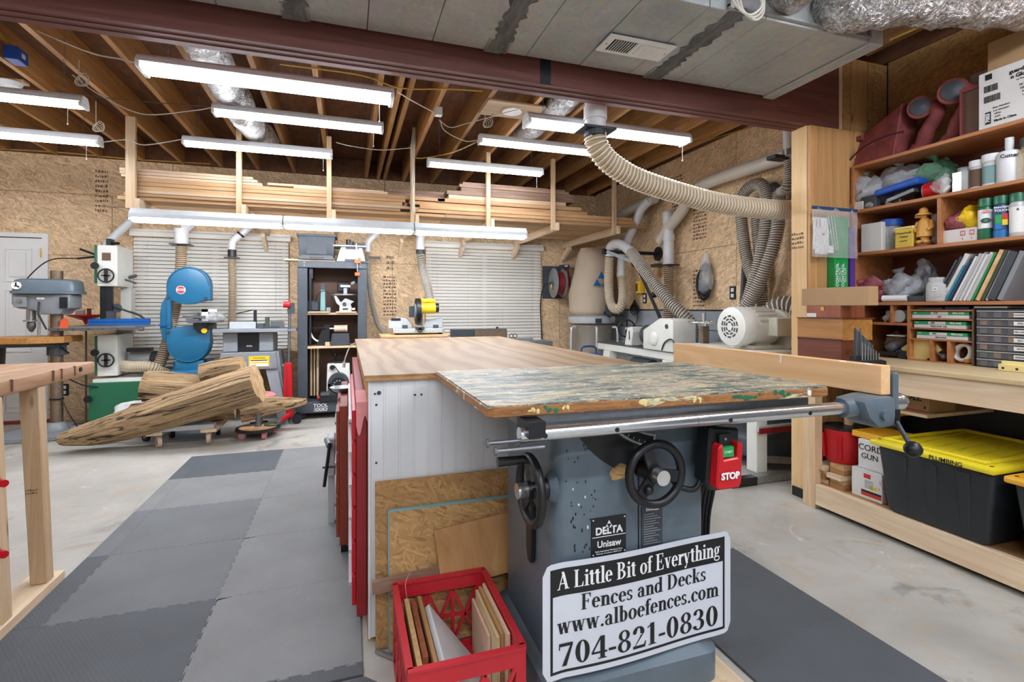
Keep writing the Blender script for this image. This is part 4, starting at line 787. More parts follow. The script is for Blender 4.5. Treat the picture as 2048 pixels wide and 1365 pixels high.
# ================================================================ bag dust collector in the corner
dk = T('dust_collector', 'dust collector with a large beige canvas bag in the far corner', 'dust collector', (3.245,6.3,0))
m = M(); nn = 28
for z, rx, ry, ox in ((1.16,.26,.26,-.02),(1.22,.30,.30,-.02),(1.45,.31,.30,-.01),(1.75,.28,.27,.02),(2.0,.24,.2,.04),(2.09,.21,.12,.05)):
    for i in range(nn):
        a = 2*math.pi*i/nn; k = 1+.03*math.sin(5*a+z*9); m.v.append((ox+rx*k*math.cos(a), ry*k*math.sin(a), z))
for r in range(5): m.f += [(r*nn+i, r*nn+(i+1)%nn, (r+1)*nn+(i+1)%nn, (r+1)*nn+i) for i in range(nn)]
m.f += [tuple(range(nn))[::-1], tuple(range(5*nn,6*nn))]
bg = m.ob('filter_bag','canvas',dk,sm=60)
for x, z in ((-.02,1.70),(-.085,1.60),(.045,1.60)):
    yy = -.30
    M().prism([(x-.055,z-.045),(x+.055,z-.045),(x,z+.05)],'y',yy-.018,yy-.014).ob('triangle_logo','print_blue',bg)
M().lathe([(.33,1.055),(.335,1.07),(.335,1.135),(.30,1.15),(.27,1.16)],n=36).ob('collar_ring','light_grey',dk,sm=40); M().prism([(-.12,1.06),(-.03,1.06),(-.03,1.12),(-.12,1.12)],'y',-.338,-.33).ob('rating_plate','charcoal',dk)
m = M()
for i, (z, r) in enumerate(((.32,.24),(.36,.29),(.6,.30),(.85,.26),(1.03,.30))): m.v += [((r*(1+.05*math.sin(4*a*.2244+z*11)))*math.cos(a*.2244),(r*(1+.05*math.sin(4*a*.2244+z*11)))*math.sin(a*.2244),z) for a in range(28)]
for r in range(4): m.f += [(r*28+i, r*28+(i+1)%28, (r+1)*28+(i+1)%28, (r+1)*28+i) for i in range(28)]
m.ob('plastic_bag','dusty_plastic',dk,sm=70)
for a in (200,252,300):
    x, y = .33*math.cos(math.radians(a)), .33*math.sin(math.radians(a)); k = 1.22
    M().sweep(curve([(x,y,1.0),(x*1.1,y*1.1,1.0),(x*k,y*k,.93),(x*k,y*k,.1)],20),.018,8).ob('leg','steel_tube',dk,sm=50)
M().ring((0,0,.1),(0,0,1),.36,.02,28,8).ob('base_ring','light_grey',dk)
for a in (200,252,300): M().sph((.38*math.cos(math.radians(a)),.38*math.sin(math.radians(a)),.04),.04,10,6).ob('caster','rubber',dk)
M().box((.06,-.42,1.155),(.17,-.28,1.36)).cyl((.115,-.28,1.25),(.115,-.2,1.25),.1,n=16).ob('motor','charcoal',dk,bev=.006); M().cyl((.1,-.4,1.12),(.3,-.3,1.13),.04,n=12).ob('inlet','iron',dk)

# ================================================================ dust pipes
PG = 'dust collection pipes and hoses'
def pipe(label, pts, r, mat='pvc_white', n=16, name='dust_pipe', smooth=True):
    c = curve(pts, 8*(len(pts)-1)) if smooth else pts
    return M().sweep(c, r, n).ob(name, mat, None, sm=50, label=label, cat='pipe', group=PG)
def coll(o, p, q, r, name='collar', mat='pvc_white'): return M().cyl(p, q, r, n=18).ob(name, mat, o, sm=40)
def hosething(label, pts, r, mat, pitch=.02, amp=.12):
    o = hose(pts, r, pitch, amp).ob('flexible_hose', mat, None, sm=70, label=label, cat='hose', group=PG)
    hosecoil(pts, r, pitch).ob('wire_coil', {'hose_tan':'coil_tan','hose_brown':'coil_brown','hose_grey':'coil_grey'}[mat], o, sm=70)
    return o
YP = 6.74
pipe('long white trunk pipe behind the boards on the rack', [(-1.6,YP,2.42),(0,YP,2.42),(1.5,YP,2.42),(3.2,YP,2.42)], .055)
pipe('slanting white pipe dropping to the top of the white band saw', [P(300,415,Y=YP),P(265,440,Y=YP),P(222,480,Y=YP),P(214,492,Y=YP),P(213,505,Y=YP)], .042)
a = pipe('stout white vertical pipe above the blue band saw', [P(392,428,Y=6.6),P(378,446,Y=6.55),P(364,460,Y=6.5),P(363,489,Y=6.5)], .068)
M().cb(P(363,490,Y=6.5),(.20,.16,.012)).ob('blast_gate','black',a); M().cyl(P(363,458,Y=6.5),P(363,466,Y=6.5),.074,n=18).ob('collar','pvc_white',a)
hosething('tan ribbed hose running behind the blue band saw to the floor', [P(363,492,Y=6.5),P(362,530,Y=6.5),P(355,590,Y=6.5),P(346,640,Y=6.47),P(330,700,Y=6.42),P(312,748,Y=6.4),P(304,790,Y=6.4)], .055, 'hose_brown', .018)
b = pipe('slanting white pipe elbow beside the blue band saw', [P(512,440,Y=6.6),P(490,462,Y=6.6),P(468,480,Y=6.6),P(464,490,Y=6.6),P(464,500,Y=6.6)], .042)
M().cyl(P(464,500,Y=6.6),P(464,514,Y=6.6),.046,n=16).ob('coupling','black',b); M().cb(P(464,516,Y=6.6),(.15,.12,.012)).ob('blast_gate','black',b); M().cyl(P(483,468,Y=6.6),P(480,471,Y=6.6),.047,n=16).ob('collar','black',b)
hosething('thin tan ribbed hose hanging down the middle of the wide blind', [P(464,518,Y=6.6),P(465,580,Y=6.6),P(464,640,Y=6.62),P(461,705,Y=6.64)], .040, 'hose_brown', .015)
c_ = pipe('white pipe elbow dropping beside the shelf cabinet', [P(770,445,Y=6.68),P(752,468,Y=6.68),P(738,482,Y=6.68),P(735,495,Y=6.68),P(735,505,Y=6.68)], .038)
M().box(P(738,513,Y=6.62),P(760,518,Y=6.72)).ob('blast_gate','black',c_)
hosething('thin grey ribbed hose curving behind the shelf cabinet to the mitre saw stand', [P(735,508,Y=6.68),P(738,560,Y=6.68),P(745,610,Y=6.66),P(757,650,Y=6.6),P(775,672,Y=6.5)], .032, 'hose_grey', .013)
d_ = pipe('short white vertical pipe at the edge of the far blind', [P(862,445,Y=6.6),P(848,462,Y=6.6),P(841,475,Y=6.6),P(841,503,Y=6.6)], .055)
M().cyl(P(841,500,Y=6.6),P(841,508,Y=6.6),.06,n=18).ob('coupling','charcoal',d_)
hosething('clear ribbed hose dropping from the pipe to the mitre saw', [P(841,508,Y=6.6),P(845,540,Y=6.55),P(855,575,Y=6.3),P(862,607,Y=6.1)], .048, 'hose_grey', .022)
# side wall
XW = 3.50
e_ = pipe('long beige pipe climbing the side wall towards the column', [P(1320,482,X=XW),P(1338,455,X=XW),P(1362,425,X=XW),P(1378,395,X=XW),P(1404,372,X=XW),P(1440,356,X=XW),P(1520,330,X=XW),P(1620,296,X=XW)], .062, 'pvc')
M().cyl(P(1400,374,X=XW),P(1408,371,X=XW),.068,n=18).ob('collar','pvc',e_,sm=40)
f_ = pipe('white wye pipe standing on the side wall above a brown hose', [P(1336,425,X=XW),P(1337,470,X=XW),P(1337,532,X=XW)], .060)
M().cyl(P(1336,428,X=XW),P(1337,448,X=XW),.068,n=18).ob('wye_collar','pvc_white',f_,sm=40); M().cyl(P(1337,470,X=XW),P(1337,482,X=XW),.068,n=18).ob('collar','pvc_white',f_,sm=40); M().cb(P(1337,531,X=XW),(.16,.2,.014)).ob('blast_gate','black',f_)
hosething('brown ribbed hose dropping straight down the side wall', [P(1337,534,X=XW),P(1338,590,X=XW),P(1336,650,X=XW),P(1340,700,X=XW)], .056, 'hose_brown', .018)
g_ = pipe('beige pipe running into the far dark corner', [P(1310,398,X=3.45),P(1288,408,X=3.45),P(1262,420,X=3.45),P(1238,432,X=3.45)], .055, 'pvc')
h_ = pipe('white pipe slanting down from the beige corner pipe', [P(1300,400,X=3.42),P(1282,420,X=3.40),P(1272,445,X=3.38),P(1258,475,X=3.36),P(1248,500,X=3.36),P(1243,520,X=3.36),P(1242,548,X=3.36)], .052)
M().cyl(P(1242,545,X=3.36),P(1242,553,X=3.36),.058,n=16).ob('collar','pvc_white',h_,sm=40)
hosething('tan ribbed hose hanging in a narrow loop beside the canvas bag', [P(1243,553,X=3.36),P(1246,585,X=3.36),P(1244,608,X=3.3),P(1234,620,X=3.24),P(1222,608,X=3.2),P(1217,570,X=3.18),P(1219,515,X=3.18)], .055, 'hose_tan', .018)
pipe('white pipe elbow arching over the boom arm', [P(1219,512,X=3.18),P(1222,494,X=3.18),P(1232,488,X=3.17),P(1246,492,X=3.14),P(1262,504,X=3.1)], .058)
hosething('grey ribbed hose sweeping from the boom arm down to the cream lathe', [P(1262,504,X=3.10),P(1285,535,X=3.08),P(1315,575,X=3.1),P(1345,610,X=3.15),P(1370,632,X=3.22),P(1384,655,X=3.3),P(1383,690,X=3.36)], .060, 'hose_grey', .020)
bo = T('boom_arm', 'black pipe boom arm holding the grey hose off the side wall', 'boom arm', P(1317,508,X=XR-.01), w=True)
fl_ = P(1317,508,X=XR-.006); en = P(1212,504,Y=fl_.y)
M().cyl(fl_,fl_+Vector((-.015,0,0)),.085,n=22).ob('wall_flange','black',bo,sm=30); M().cyl(fl_,en,.022,n=12).cyl(en,en+Vector((-.04,0,0)),.034,n=12).ob('pipe','black_iron',bo,sm=30)
k1 = P(1272,527,Y=4.95); M().bar(en+Vector((.0,-.03,0)),k1,.035,.035).ob('strut','mid_grey',bo); M().sph(k1,(.06,.05,.05),12,8).ob('joint','black',bo,sm=60); M().bar(k1,P(1322,640,Y=4.75),.038,.03).ob('drop_tube','black',bo); M().sph(P(1308,590,Y=4.8),.035,10,8).ob('lock_knob','black',bo,sm=60)
# hook with the bunch of grey hoses
XH = 3.46
hk = T('hose_hook', 'black iron wall hook carrying looped grey hoses', 'hook', P(1475,395,X=XR-.01), w=True)
M().sweep(curve([P(1530,398,X=XR-.01),P(1500,397,X=XH),P(1478,400,X=XH-.05),P(1468,404,X=XH-.06),P(1461,398,X=XH-.06),P(1462,388,X=XH-.06)],24),.010,8).ob('hook_rod','black',hk,sm=50)
v_ = pipe('white drop pipe with a black gate on the side wall near the column', [P(1578,255,X=XH),P(1578,290,X=XH),P(1578,315,X=XH)], .045)
M().cb(P(1570,318,X=XH)+Vector((-.04,0,0)),(.22,.09,.03)).ob('blast_gate','black',v_); M().cyl(P(1578,300,X=XH),P(1578,312,X=XH),.05,n=16).ob('clamp','steel',v_)
hosething('grey ribbed hose below the black gate curling behind the column', [P(1579,322,X=XH),P(1579,350,X=XH),P(1574,376,X=XH),P(1560,385,X=XH+.05)], .040, 'hose_grey', .014)
hosething('grey ribbed hose looped over the hook, outermost strand', [P(1508,560,X=XH),P(1494,520,X=XH),P(1486,470,X=XH),P(1482,425,X=XH),P(1484,395,X=XH),P(1498,375,X=XH),P(1518,368,X=XH),P(1530,380,X=XH),P(1534,410,X=XH-.02),P(1531,460,X=XH-.03),P(1522,510,X=XH-.04),P(1508,560,X=XH-.05),P(1496,600,X=XH-.05),P(1490,615,X=XH-.06)], .050, 'hose_grey', .016)
hosething('grey ribbed hose crossing diagonally behind the white motor', [P(1555,390,X=XH+.05),P(1557,440,X=XH-.02),P(1548,490,X=XH-.06),P(1528,545,X=XH-.10),P(1505,595,X=XH-.12),P(1483,628,X=XH-.14)], .050, 'hose_grey', .016)
hosething('dark ribbed hose hanging straight behind the crossed hoses', [P(1514,400,X=3.55),P(1514,450,X=3.55),P(1520,520,X=3.54),P(1525,600,X=3.54),P(1522,625,X=3.53)], .046, 'hose_grey', .016)
M().sweep(curve([P(1545,375,X=3.52),P(1556,390,X=3.52),P(1556,430,X=3.52)],12),.055,14).ob('hose_saddle','charcoal',hk,sm=50)
M().bar(P(1490,530,X=XR-.02),P(1484,640,X=XR-.02),.05,.03).ob('black_strip','charcoal',label='dark strip on the side wall behind the hanging hoses',cat='strip')
# ceiling stub and the big curved hose
cs_ = pipe('white pipe stub hanging from the ceiling behind the beam', [(1.45,2.77,2.95),(1.45,2.77,2.6),(1.45,2.77,2.36)], .064, 'pvc_white')
M().cyl((1.45,2.77,2.50),(1.45,2.77,2.42),.071,n=20).ob('coupling','pvc_white',cs_,sm=40); M().box((1.34,2.70,2.352),(1.56,2.84,2.366)).ob('blast_gate','black',cs_); M().cyl((1.45,2.77,2.32),(1.45,2.77,2.352),.068,n=18).ob('gate_collar','charcoal',cs_)
hosething('big tan ribbed hose sweeping from the ceiling pipe to behind the column', [(1.45,2.77,2.32),(1.47,2.77,2.25),(1.56,2.78,2.17),(1.75,2.79,2.09),(2.05,2.80,2.03),(2.4,2.82,1.985),(2.75,2.84,1.975),(3.1,2.86,1.985),(3.4,2.86,2.02)], .066, 'hose_tan', .021, .13)
# small things on the side wall
def outlet(label, c, nrm):
    o = T('outlet', label, 'outlet', c, w=True, group='black wall outlets'); n = Vector(nrm); u = Vector((n.y,-n.x,0)); 
    def bx(a, b, z0, z1, d0, d1, nm, mt, pr):
        q = [c+u*x+n*dd+Vector((0,0,z)) for x, z in ((a,z0),(b,z0),(b,z1),(a,z1)) for dd in (0,)]
        return M().hexa([p+n*d0 for p in q],[p+n*d1 for p in q]).ob(nm, mt, pr)
    pl = bx(-.04,.04,-.065,.065,0,.007,'cover_plate','black',o)
    for s in (-.028,.028): bx(-.018,.018,s-.018,s+.018,.0072,.0105,'socket','lamp_white',pl)
    return o
outlet('black outlet plate with white sockets behind the hanging hoses', P(1466,586,X=XR-.0005), (-1,0,0)); outlet('black outlet plate beside the yellow charger', P(1290,597,X=XR-.0005), (-1,0,0)); outlet('white socket outlet behind the drill press column', P(129,780,Y=YB-.0005), (0,-1,0))
wt = T('wrapped_coil', 'black coiled cable sealed in clear film hanging on the side wall', 'coil', P(1411,575,X=XR-.03), w=True)
c = P(1411,552,X=XR-.045)
for i in range(4): M().ring(c+Vector((-.008*i,0,-.02*i)),(1,.05*i,0),.085+.008*i,.013,24,7).xf(Matrix.Translation(c) @ Matrix.Diagonal((1,.8,1.45,1)) @ Matrix.Translation(-c)).ob('cable_loop','black',wt,sm=60)
M().lathe([(.01,.25),(.03,.22),(.09,.05),(.12,-.06),(.10,-.15),(.03,-.19)],c,n=20).xf(Matrix.Translation(c) @ Matrix.Diagonal((.42,1,1,1)) @ Matrix.Translation(-c)).wob(.006,30,1).ob('film_bag','clear_plastic',wt,sm=70)
yc = T('battery_charger', 'yellow tool charger with its cord hung on the side wall', 'charger', P(1279,575,X=XR-.02), w=True)
c = P(1280,575,X=XR-.04); M().cb(c,(.07,.10,.16)).ob('body','yellow',yc,bev=.012,seg=2); M().cb(c+Vector((-.036,.02,0)),(.003,.04,.10)).ob('label_plate','charcoal',yc)
for i in range(5): M().ring(P(1269,607+i*3,X=XR-.03-.006*i),(1,.2*(i-2),0),.045+.006*i,.007,18,6).ob('cord_loop','black',yc,sm=60)
M().sweep(curve([P(1272,615,X=XR-.04),P(1275,640,X=XR-.05),P(1262,655,X=XR-.06),P(1240,650,X=XR-.1)],14),.005,6).ob('cord','black',yc)
yt = T('moisture_filter', 'yellow and clear air filter on the side wall beside the white wye', 'air filter', P(1315,545,X=XR-.04), w=True)
c = P(1313,543,X=XR-.06); M().cyl(c+Vector((0,0,-.07)),c+Vector((0,0,.05)),.045,.03,16).ob('bowl','amber',yt,sm=40); M().cb(c+Vector((0,0,.07)),(.08,.14,.04)).ob('cap','charcoal',yt,bev=.006); M().cyl(c+Vector((0,-.03,-.03)),c+Vector((0,.05,-.05)),.03,n=10).ob('cartridge','orange',yt)

# ================================================================ cream lathe along the side wall
lt = T('wood_lathe', 'cream wood lathe standing along the side wall', 'lathe', (3.14,4.85,0))
M().box((-.10,-.78,.74),(.10,.9,.82)).ob('bed','white_enamel',lt,bev=.006); M().box((-.105,-.78,.821),(-.03,.9,.83)).box((.03,-.78,.821),(.105,.9,.83)).ob('bed_way','iron',lt)
M().prism([(-.72,.83),(-.72,1.14),(-.66,1.16),(-.50,1.16),(-.20,1.03),(-.20,.83)],'x',-.14,.13).ob('headstock','white_enamel',lt,bev=.012,seg=2,sm=30)
M().cyl((-.145,-.62,1.08),(-.140,-.62,1.08),.024,n=16).ob('belt_port','charcoal',lt); M().sph((-.14,-.40,.95),(.03,.08,.08),14,8).ob('cover_dome','white_enamel',lt,sm=60)
M().cyl((0,-.20,.97),(0,-.08,.97),.11,n=24).ob('faceplate','charcoal',lt,sm=30); M().cyl((0,-.08,.97),(0,-.04,.97),.05,n=16).ob('spindle','iron',lt)
M().prism([(.14,.83),(.28,.83),(.22,1.04),(.12,1.05),(.11,.99)],'x',-.08,.08).ob('tailstock','white_enamel',lt,bev=.01); M().prism([(.155,.90),(.175,.90),(.18,1.0),(.16,1.0)],'x',-.083,-.081).ob('slot','black',lt); hwl = M().ring((0,.36,1.02),(.3,1,0),.10,.010,26,8).ob('hand_wheel','black',lt,sm=60); M().bar((0,.36,.93),(0,.36,1.11),.02,.012).ob('spoke','black',hwl); M().cyl((0,.25,1.02),(0,.36,1.02),.025,n=12).ob('quill','chrome',lt)
for y in (-.6,.62):
    M().hexa([(-.22,y-.05,0),(-.14,y-.05,0),(-.14,y+.05,0),(-.22,y+.05,0)],[(-.12,y-.08,.74),(-.02,y-.08,.74),(-.02,y+.08,.74),(-.12,y+.08,.74)]).ob('leg','white_enamel',lt); M().hexa([(.14,y-.05,0),(.22,y-.05,0),(.22,y+.05,0),(.14,y+.05,0)],[(.02,y-.08,.74),(.12,y-.08,.74),(.12,y+.08,.74),(.02,y+.08,.74)]).ob('leg','white_enamel',lt)
M().cyl((-.05,-.25,.62),(-.05,.1,.62),.09,n=18).ob('motor','charcoal',lt,sm=30); M().box((-.05,-.78,.50),(.1,-.5,.739)).ob('motor_mount','white_enamel',lt)
M().sweep(curve([(-.12,-.72,.84),(-.16,-.78,.90),(-.16,-.72,.96),(-.15,-.6,.92),(-.15,-.55,.84)],18),.007,6).ob('cable','black',lt)
bt = T('tool_bag', 'blue and grey tote bag under the lathe bed near the collector legs', 'bag', (2.70,5.32,0))
M().prism([(-.17,0),(.17,0),(.15,.72),(-.15,.72)],'y',-.1,.1).wob(.012,14,1).ob('pouch','blue_tarp',bt,bev=.02); M().box((-.16,-.105,.62),(.16,.105,.66)).ob('band','light_grey',bt); M().sweep(curve([(-.1,0,.70),(-.08,0,.80),(.08,0,.80),(.1,0,.70)],14),.012,6).ob('strap','navy',bt)
# cream planer with big motor
pl_ = T('wide_planer', 'cream planing machine with a large white motor by the column', 'planer', (3.18,3.35,0))
M().box((-.33,-.42,.78),(.36,.48,.945)).ob('body','white_enamel',pl_,bev=.02,seg=2,sm=30); M().prism([(-.33,.70),(-.10,.55),(.36,.55),(.36,.779),(-.33,.779)],'y',-.42,.40).ob('chute','white_enamel',pl_)
for x, y in ((-.27,-.36),(.3,-.36),(-.27,.40),(.3,.40)): M().box((x-.05,y-.05,.05),(x+.05,y+.05,.56)).ob('leg','white_enamel',pl_,bev=.004)
M().box((-.33,-.44,.36),(.36,-.415,.40)).ob('front_rail','light_grey',pl_); M().box((-.33,-.446,.345),(.36,-.441,.385)).ob('red_stripe','dark_red',pl_); M().prism([(-.22,.1),(.34,.04),(.34,.34),(.0,.32),(-.2,.26)],'y',-.3,.3).ob('chip_bin','dark_frame',pl_,bev=.03,seg=2)
M().bar((-.40,-.47,.03),(.40,-.47,.03),.04,.05).ob('mobile_base_rail','galv',pl_); M().box((-.62,-.5,.0),(-.40,-.44,.06)).ob('base_foot','black',pl_); M().bar((-.22,-.40,.14),(.36,-.40,.06),.02,.05).ob('angle_brace','galv',pl_)
mt_ = M().lathe([(.10,0),(.150,.012),(.155,.03),(.155,.12),(.145,.125),(.145,.36),(.12,.38)],(-.36,-.18,1.12),(1,0,0),32).ob('motor','white_enamel',pl_,sm=35)
cx = Vector((-.3615,-.18,1.12))
for r, n in ((.035,6),(.058,8),(.082,10)):
    for i in range(n):
        a0, a1 = 2*math.pi*(i+.15)/n, 2*math.pi*(i+.85)/n; vs = []
        for k in range(5):
            a = a0+(a1-a0)*k/4
            for rr in (r-.006, r+.006): vs.append(cx+Vector((-.001,rr*math.cos(a),rr*math.sin(a))))
        M().add(vs,[(2*k,2*k+1,2*k+3,2*k+2) for k in range(4)]).ob('vent_slot','plastic_slots',mt_)
for i in range(9):
    a = math.radians(20+i*17); M().box((-.20,-.18-.148*math.cos(a)-.004,1.12+.148*math.sin(a)-.004),(-.02,-.18-.148*math.cos(a)+.004,1.12+.148*math.sin(a)+.006)).ob('cooling_fin','white_enamel',mt_)
M().box((-.12,-.40,1.05),(.03,-.30,1.19)).ob('terminal_box','cream',mt_,bev=.006); M().box((-.24,-.30,.947),(.06,-.06,.975)).box((-.16,-.24,.975),(-.02,-.12,1.0)).ob('motor_foot','cream',pl_)
M().cyl((.06,-.18,1.06),(.14,-.18,1.06),.20,n=28).ob('fan_housing','cream',pl_,sm=30); M().cyl((.14,-.34,.945),(.14,-.34,1.05),.04,n=14).ob('outlet_port','iron',pl_)
for x, y in ((-.12,.40),(.10,.25)): M().box((x-.035,y-.02,.946),(x+.035,y+.02,1.10 if x < 0 else 1.08)).ob('column_post','rusty',pl_,bev=.003)
cw = M().ring((-.12,.40,1.135),(0,0,1),.135,.010,30,8).ob('hand_wheel','chrome',pl_,sm=60); M().bar((-.25,.40,1.13),(.01,.40,1.13),.02,.012).bar((-.12,.27,1.13),(-.12,.53,1.13),.02,.012).cyl((-.12,.40,1.10),(-.12,.40,1.14),.03,n=12).ob('spoke','chrome',cw); M().cyl((-.19,.33,1.13),(-.19,.33,1.22),.012,n=10).ob('crank_grip','chrome',cw)
hosething('fat silver ribbed hose arching over the white motor', [(3.30,3.30,1.12),(3.31,3.2,1.25),(3.35,3.08,1.27),(3.40,2.98,1.2),(3.42,2.92,1.08),(3.42,2.9,.98)], .085, 'hose_grey', .024)

# ================================================================ logs and floor dollies
def log(label, pts, radii, seed, n=28, k=60, end=True, rough=.13):
    c = curve(pts, k); r = random.Random(seed); ph = [r.uniform(0,6.28) for _ in range(9)]; vs = []; tg = (c[-1]-c[0]).normalized()
    a = tg.orthogonal().normalized(); b = tg.cross(a); m = M()
    for i, p in enumerate(c):
        u = i/k*(len(radii)-1); j = min(int(u),len(radii)-2); rad = radii[j]+(radii[j+1]-radii[j])*(u-j)
        for q in range(n):
            t = 2*math.pi*q/n
            g = 1+rough*(.5*math.sin(3*t+ph[0]+i*.01)+.35*math.sin(7*t+ph[1]+i*.02)+.4*math.sin(11*t+ph[2])+.25*math.sin(5*t+ph[3]+i*.3)*.5)+r.uniform(-.012,.012)
            m.v.append(tuple(p+(a*math.cos(t)+b*math.sin(t))*rad*g))
    for i in range(k): m.f += [(i*n+q, i*n+(q+1)%n, (i+1)*n+(q+1)%n, (i+1)*n+q) for q in range(n)]
    m.f.append(tuple(range(n))[::-1]); m.f.append(tuple(range(k*n,(k+1)*n)))
    # turn so that the grain runs along local x
    o = T('weathered_log', label, 'log', c[0].copy(), group='weathered logs piled on the floor dollies')
    ang = math.atan2(tg.y, tg.x); pit = math.asin(tg.z); rot = Matrix.Rotation(ang,4,'Z') @ Matrix.Rotation(-pit,4,'Y')
    inv = rot.inverted() @ Matrix.Translation(-c[0]); m.xf(inv); o.rotation_euler = rot.to_euler()
    f = m.f[-1]; m.f = m.f[:-1]; ev = [m.v[i] for i in f]
    m.ob('trunk','log',o,sm=60)
    cen = sum((Vector(p) for p in ev), Vector())/len(ev)
    M().add(ev+[cen+Vector((.004,0,0))],[(i,(i+1)%n,n) for i in range(n)]).ob('cut_end','log_end',o)
    return o
log('longest pale weathered log, lying slanted on top of the pile', [(-2.36,5.36,.12),(-2.0,5.32,.19),(-1.5,5.24,.35),(-1.1,5.2,.475),(-.79,5.18,.565)], [.055,.10,.122,.138,.148,.156,.163,.168,.172], 1)
log('dark cracked log behind the longest one, beside the green saw base', [(-1.86,5.74,.50),(-1.6,5.72,.47),(-1.25,5.7,.44)], [.15,.15,.14,.11], 2, rough=.12)
log('short pale log stub peeking out under the dark cracked log', [(-1.98,5.72,.255),(-1.7,5.70,.245),(-1.4,5.7,.24)], [.08,.10,.10,.09], 3)
log('low dark log resting on the front dolly deck', [(-1.9,5.5,.265),(-1.5,5.5,.29),(-1.03,5.5,.29)], [.03,.07,.095,.10,.105], 4, rough=.14)
log('tapered pale log pointing at the shelf cabinet', [(-1.0,5.56,.24),(-.75,5.6,.27),(-.50,5.62,.285),(-.40,5.63,.29)], [.11,.10,.085,.06,.03], 5)
log('grey log whose cut end shows above the longest log', [(-1.6,5.72,.55) if False else (-1.35,5.62,.62),(-1.15,5.6,.68),(-.98,5.56,.70)], [.09,.09,.085], 6)
def caster(par, x, y, r, z0, mt='rubber', ang=.4):
    d = Vector((math.cos(ang),math.sin(ang),0)); c = Vector((x,y,r))
    w = M().cyl(c-d*.016,c+d*.016,r,n=18).ob('caster_wheel',mt,par,sm=30)
    M().cyl(c-d*.018,c+d*.018,r*.4,n=10).ob('hub','steel',w); M().bar(c-d*.022,(x-d.x*.022,y-d.y*.022,z0),.018,.003,tuple(d)).bar(c+d*.022,(x+d.x*.022,y+d.y*.022,z0),.018,.003,tuple(d)).box((x-.03,y-.03,z0-.004),(x+.03,y+.03,z0)).ob('fork','steel',w)
dl = T('furniture_dolly', 'wooden furniture dolly on casters under the low dark log', 'dolly', (-1.43,5.5,0), w=True)
M().box((-1.71,5.27,.145),(-1.17,5.36,.19)).ob('deck_board','light_grey',dl,bev=.004); M().box((-1.71,5.63,.145),(-1.17,5.72,.19)).ob('deck_board','slab',dl,bev=.004)
M().box((-1.71,5.27,.115),(-1.58,5.72,.144)).ob('cross_board','pine_y',dl); M().box((-1.28,5.27,.115),(-1.15,5.72,.144)).ob('cross_board','pine_y',dl)
for x, y in ((-1.62,5.31),(-1.22,5.31),(-1.62,5.67),(-1.22,5.67)): caster(dl, x, y, .052, .115, 'tan_plastic' if y < 5.4 else 'rubber', .5 if x < -1.5 else .1)
d2 = T('furniture_dolly', 'low black furniture dolly under the thin end of the longest log', 'dolly', (-2.0,5.68,0), w=True)
M().box((-2.2,5.57,.085),(-1.78,5.60,.105)).box((-2.2,5.80,.085),(-1.78,5.83,.105)).box((-2.2,5.60,.085),(-2.16,5.80,.105)).box((-1.82,5.60,.085),(-1.78,5.80,.105)).ob('frame','black',d2)
for x, y in ((-2.17,5.60),(-1.81,5.60),(-2.17,5.81),(-1.81,5.81)): caster(d2, x, y, .04, .085, 'rubber', .9)
rd = T('round_dolly', 'round black plant dolly on pale casters before the red jack', 'dolly', (-.83,5.46,0))
M().cyl((0,0,.075),(0,0,.095),.20,n=36).ob('rim','black',rd,sm=30); M().cyl((0,0,.0955),(0,0,.098),.17,n=36).ob('deck','slab',rd)
for a in (30,120,210,300): caster(rd, .15*math.cos(math.radians(a)), .15*math.sin(math.radians(a)), .035, .075, 'pink', a*.01)
M().cyl((.0,0,.098),(0,0,.18),.03,.022,12).cyl((0,0,.18),(0,0,.22),.022,n=12).ob('post','iron',rd)
M().ring((.12,.03,.105),(0,0,1),.06,.012,20,6).ob('coiled_strap','olive',rd)
sl_ = T('shop_stool', 'low stool with a round pink seat pad behind the logs', 'stool', (-.86,5.80,0))
M().lathe([(.10,.30),(.145,.315),(.15,.35),(.11,.375),(.02,.38)],n=28).ob('seat','pink',sl_,sm=50); M().cyl((0,0,.06),(0,0,.3),.025,n=12).ob('column','iron',sl_)
for i in range(5): a = i*1.2566; M().bar((0,0,.06),(.12*math.cos(a),.12*math.sin(a),.05),.035,.02).cyl((.12*math.cos(a),.12*math.sin(a)-.01,.025),(.12*math.cos(a),.12*math.sin(a)+.01,.025),.025,n=10).ob('base_arm','black',sl_)
M().sph((-2.02,5.98,.17),(.2,.12,.17),18,10).wob(.015,16,3).ob('cloth_bundle','white_cloth',label='crumpled white cloth bundle behind the longest log',cat='cloth',sm=70)
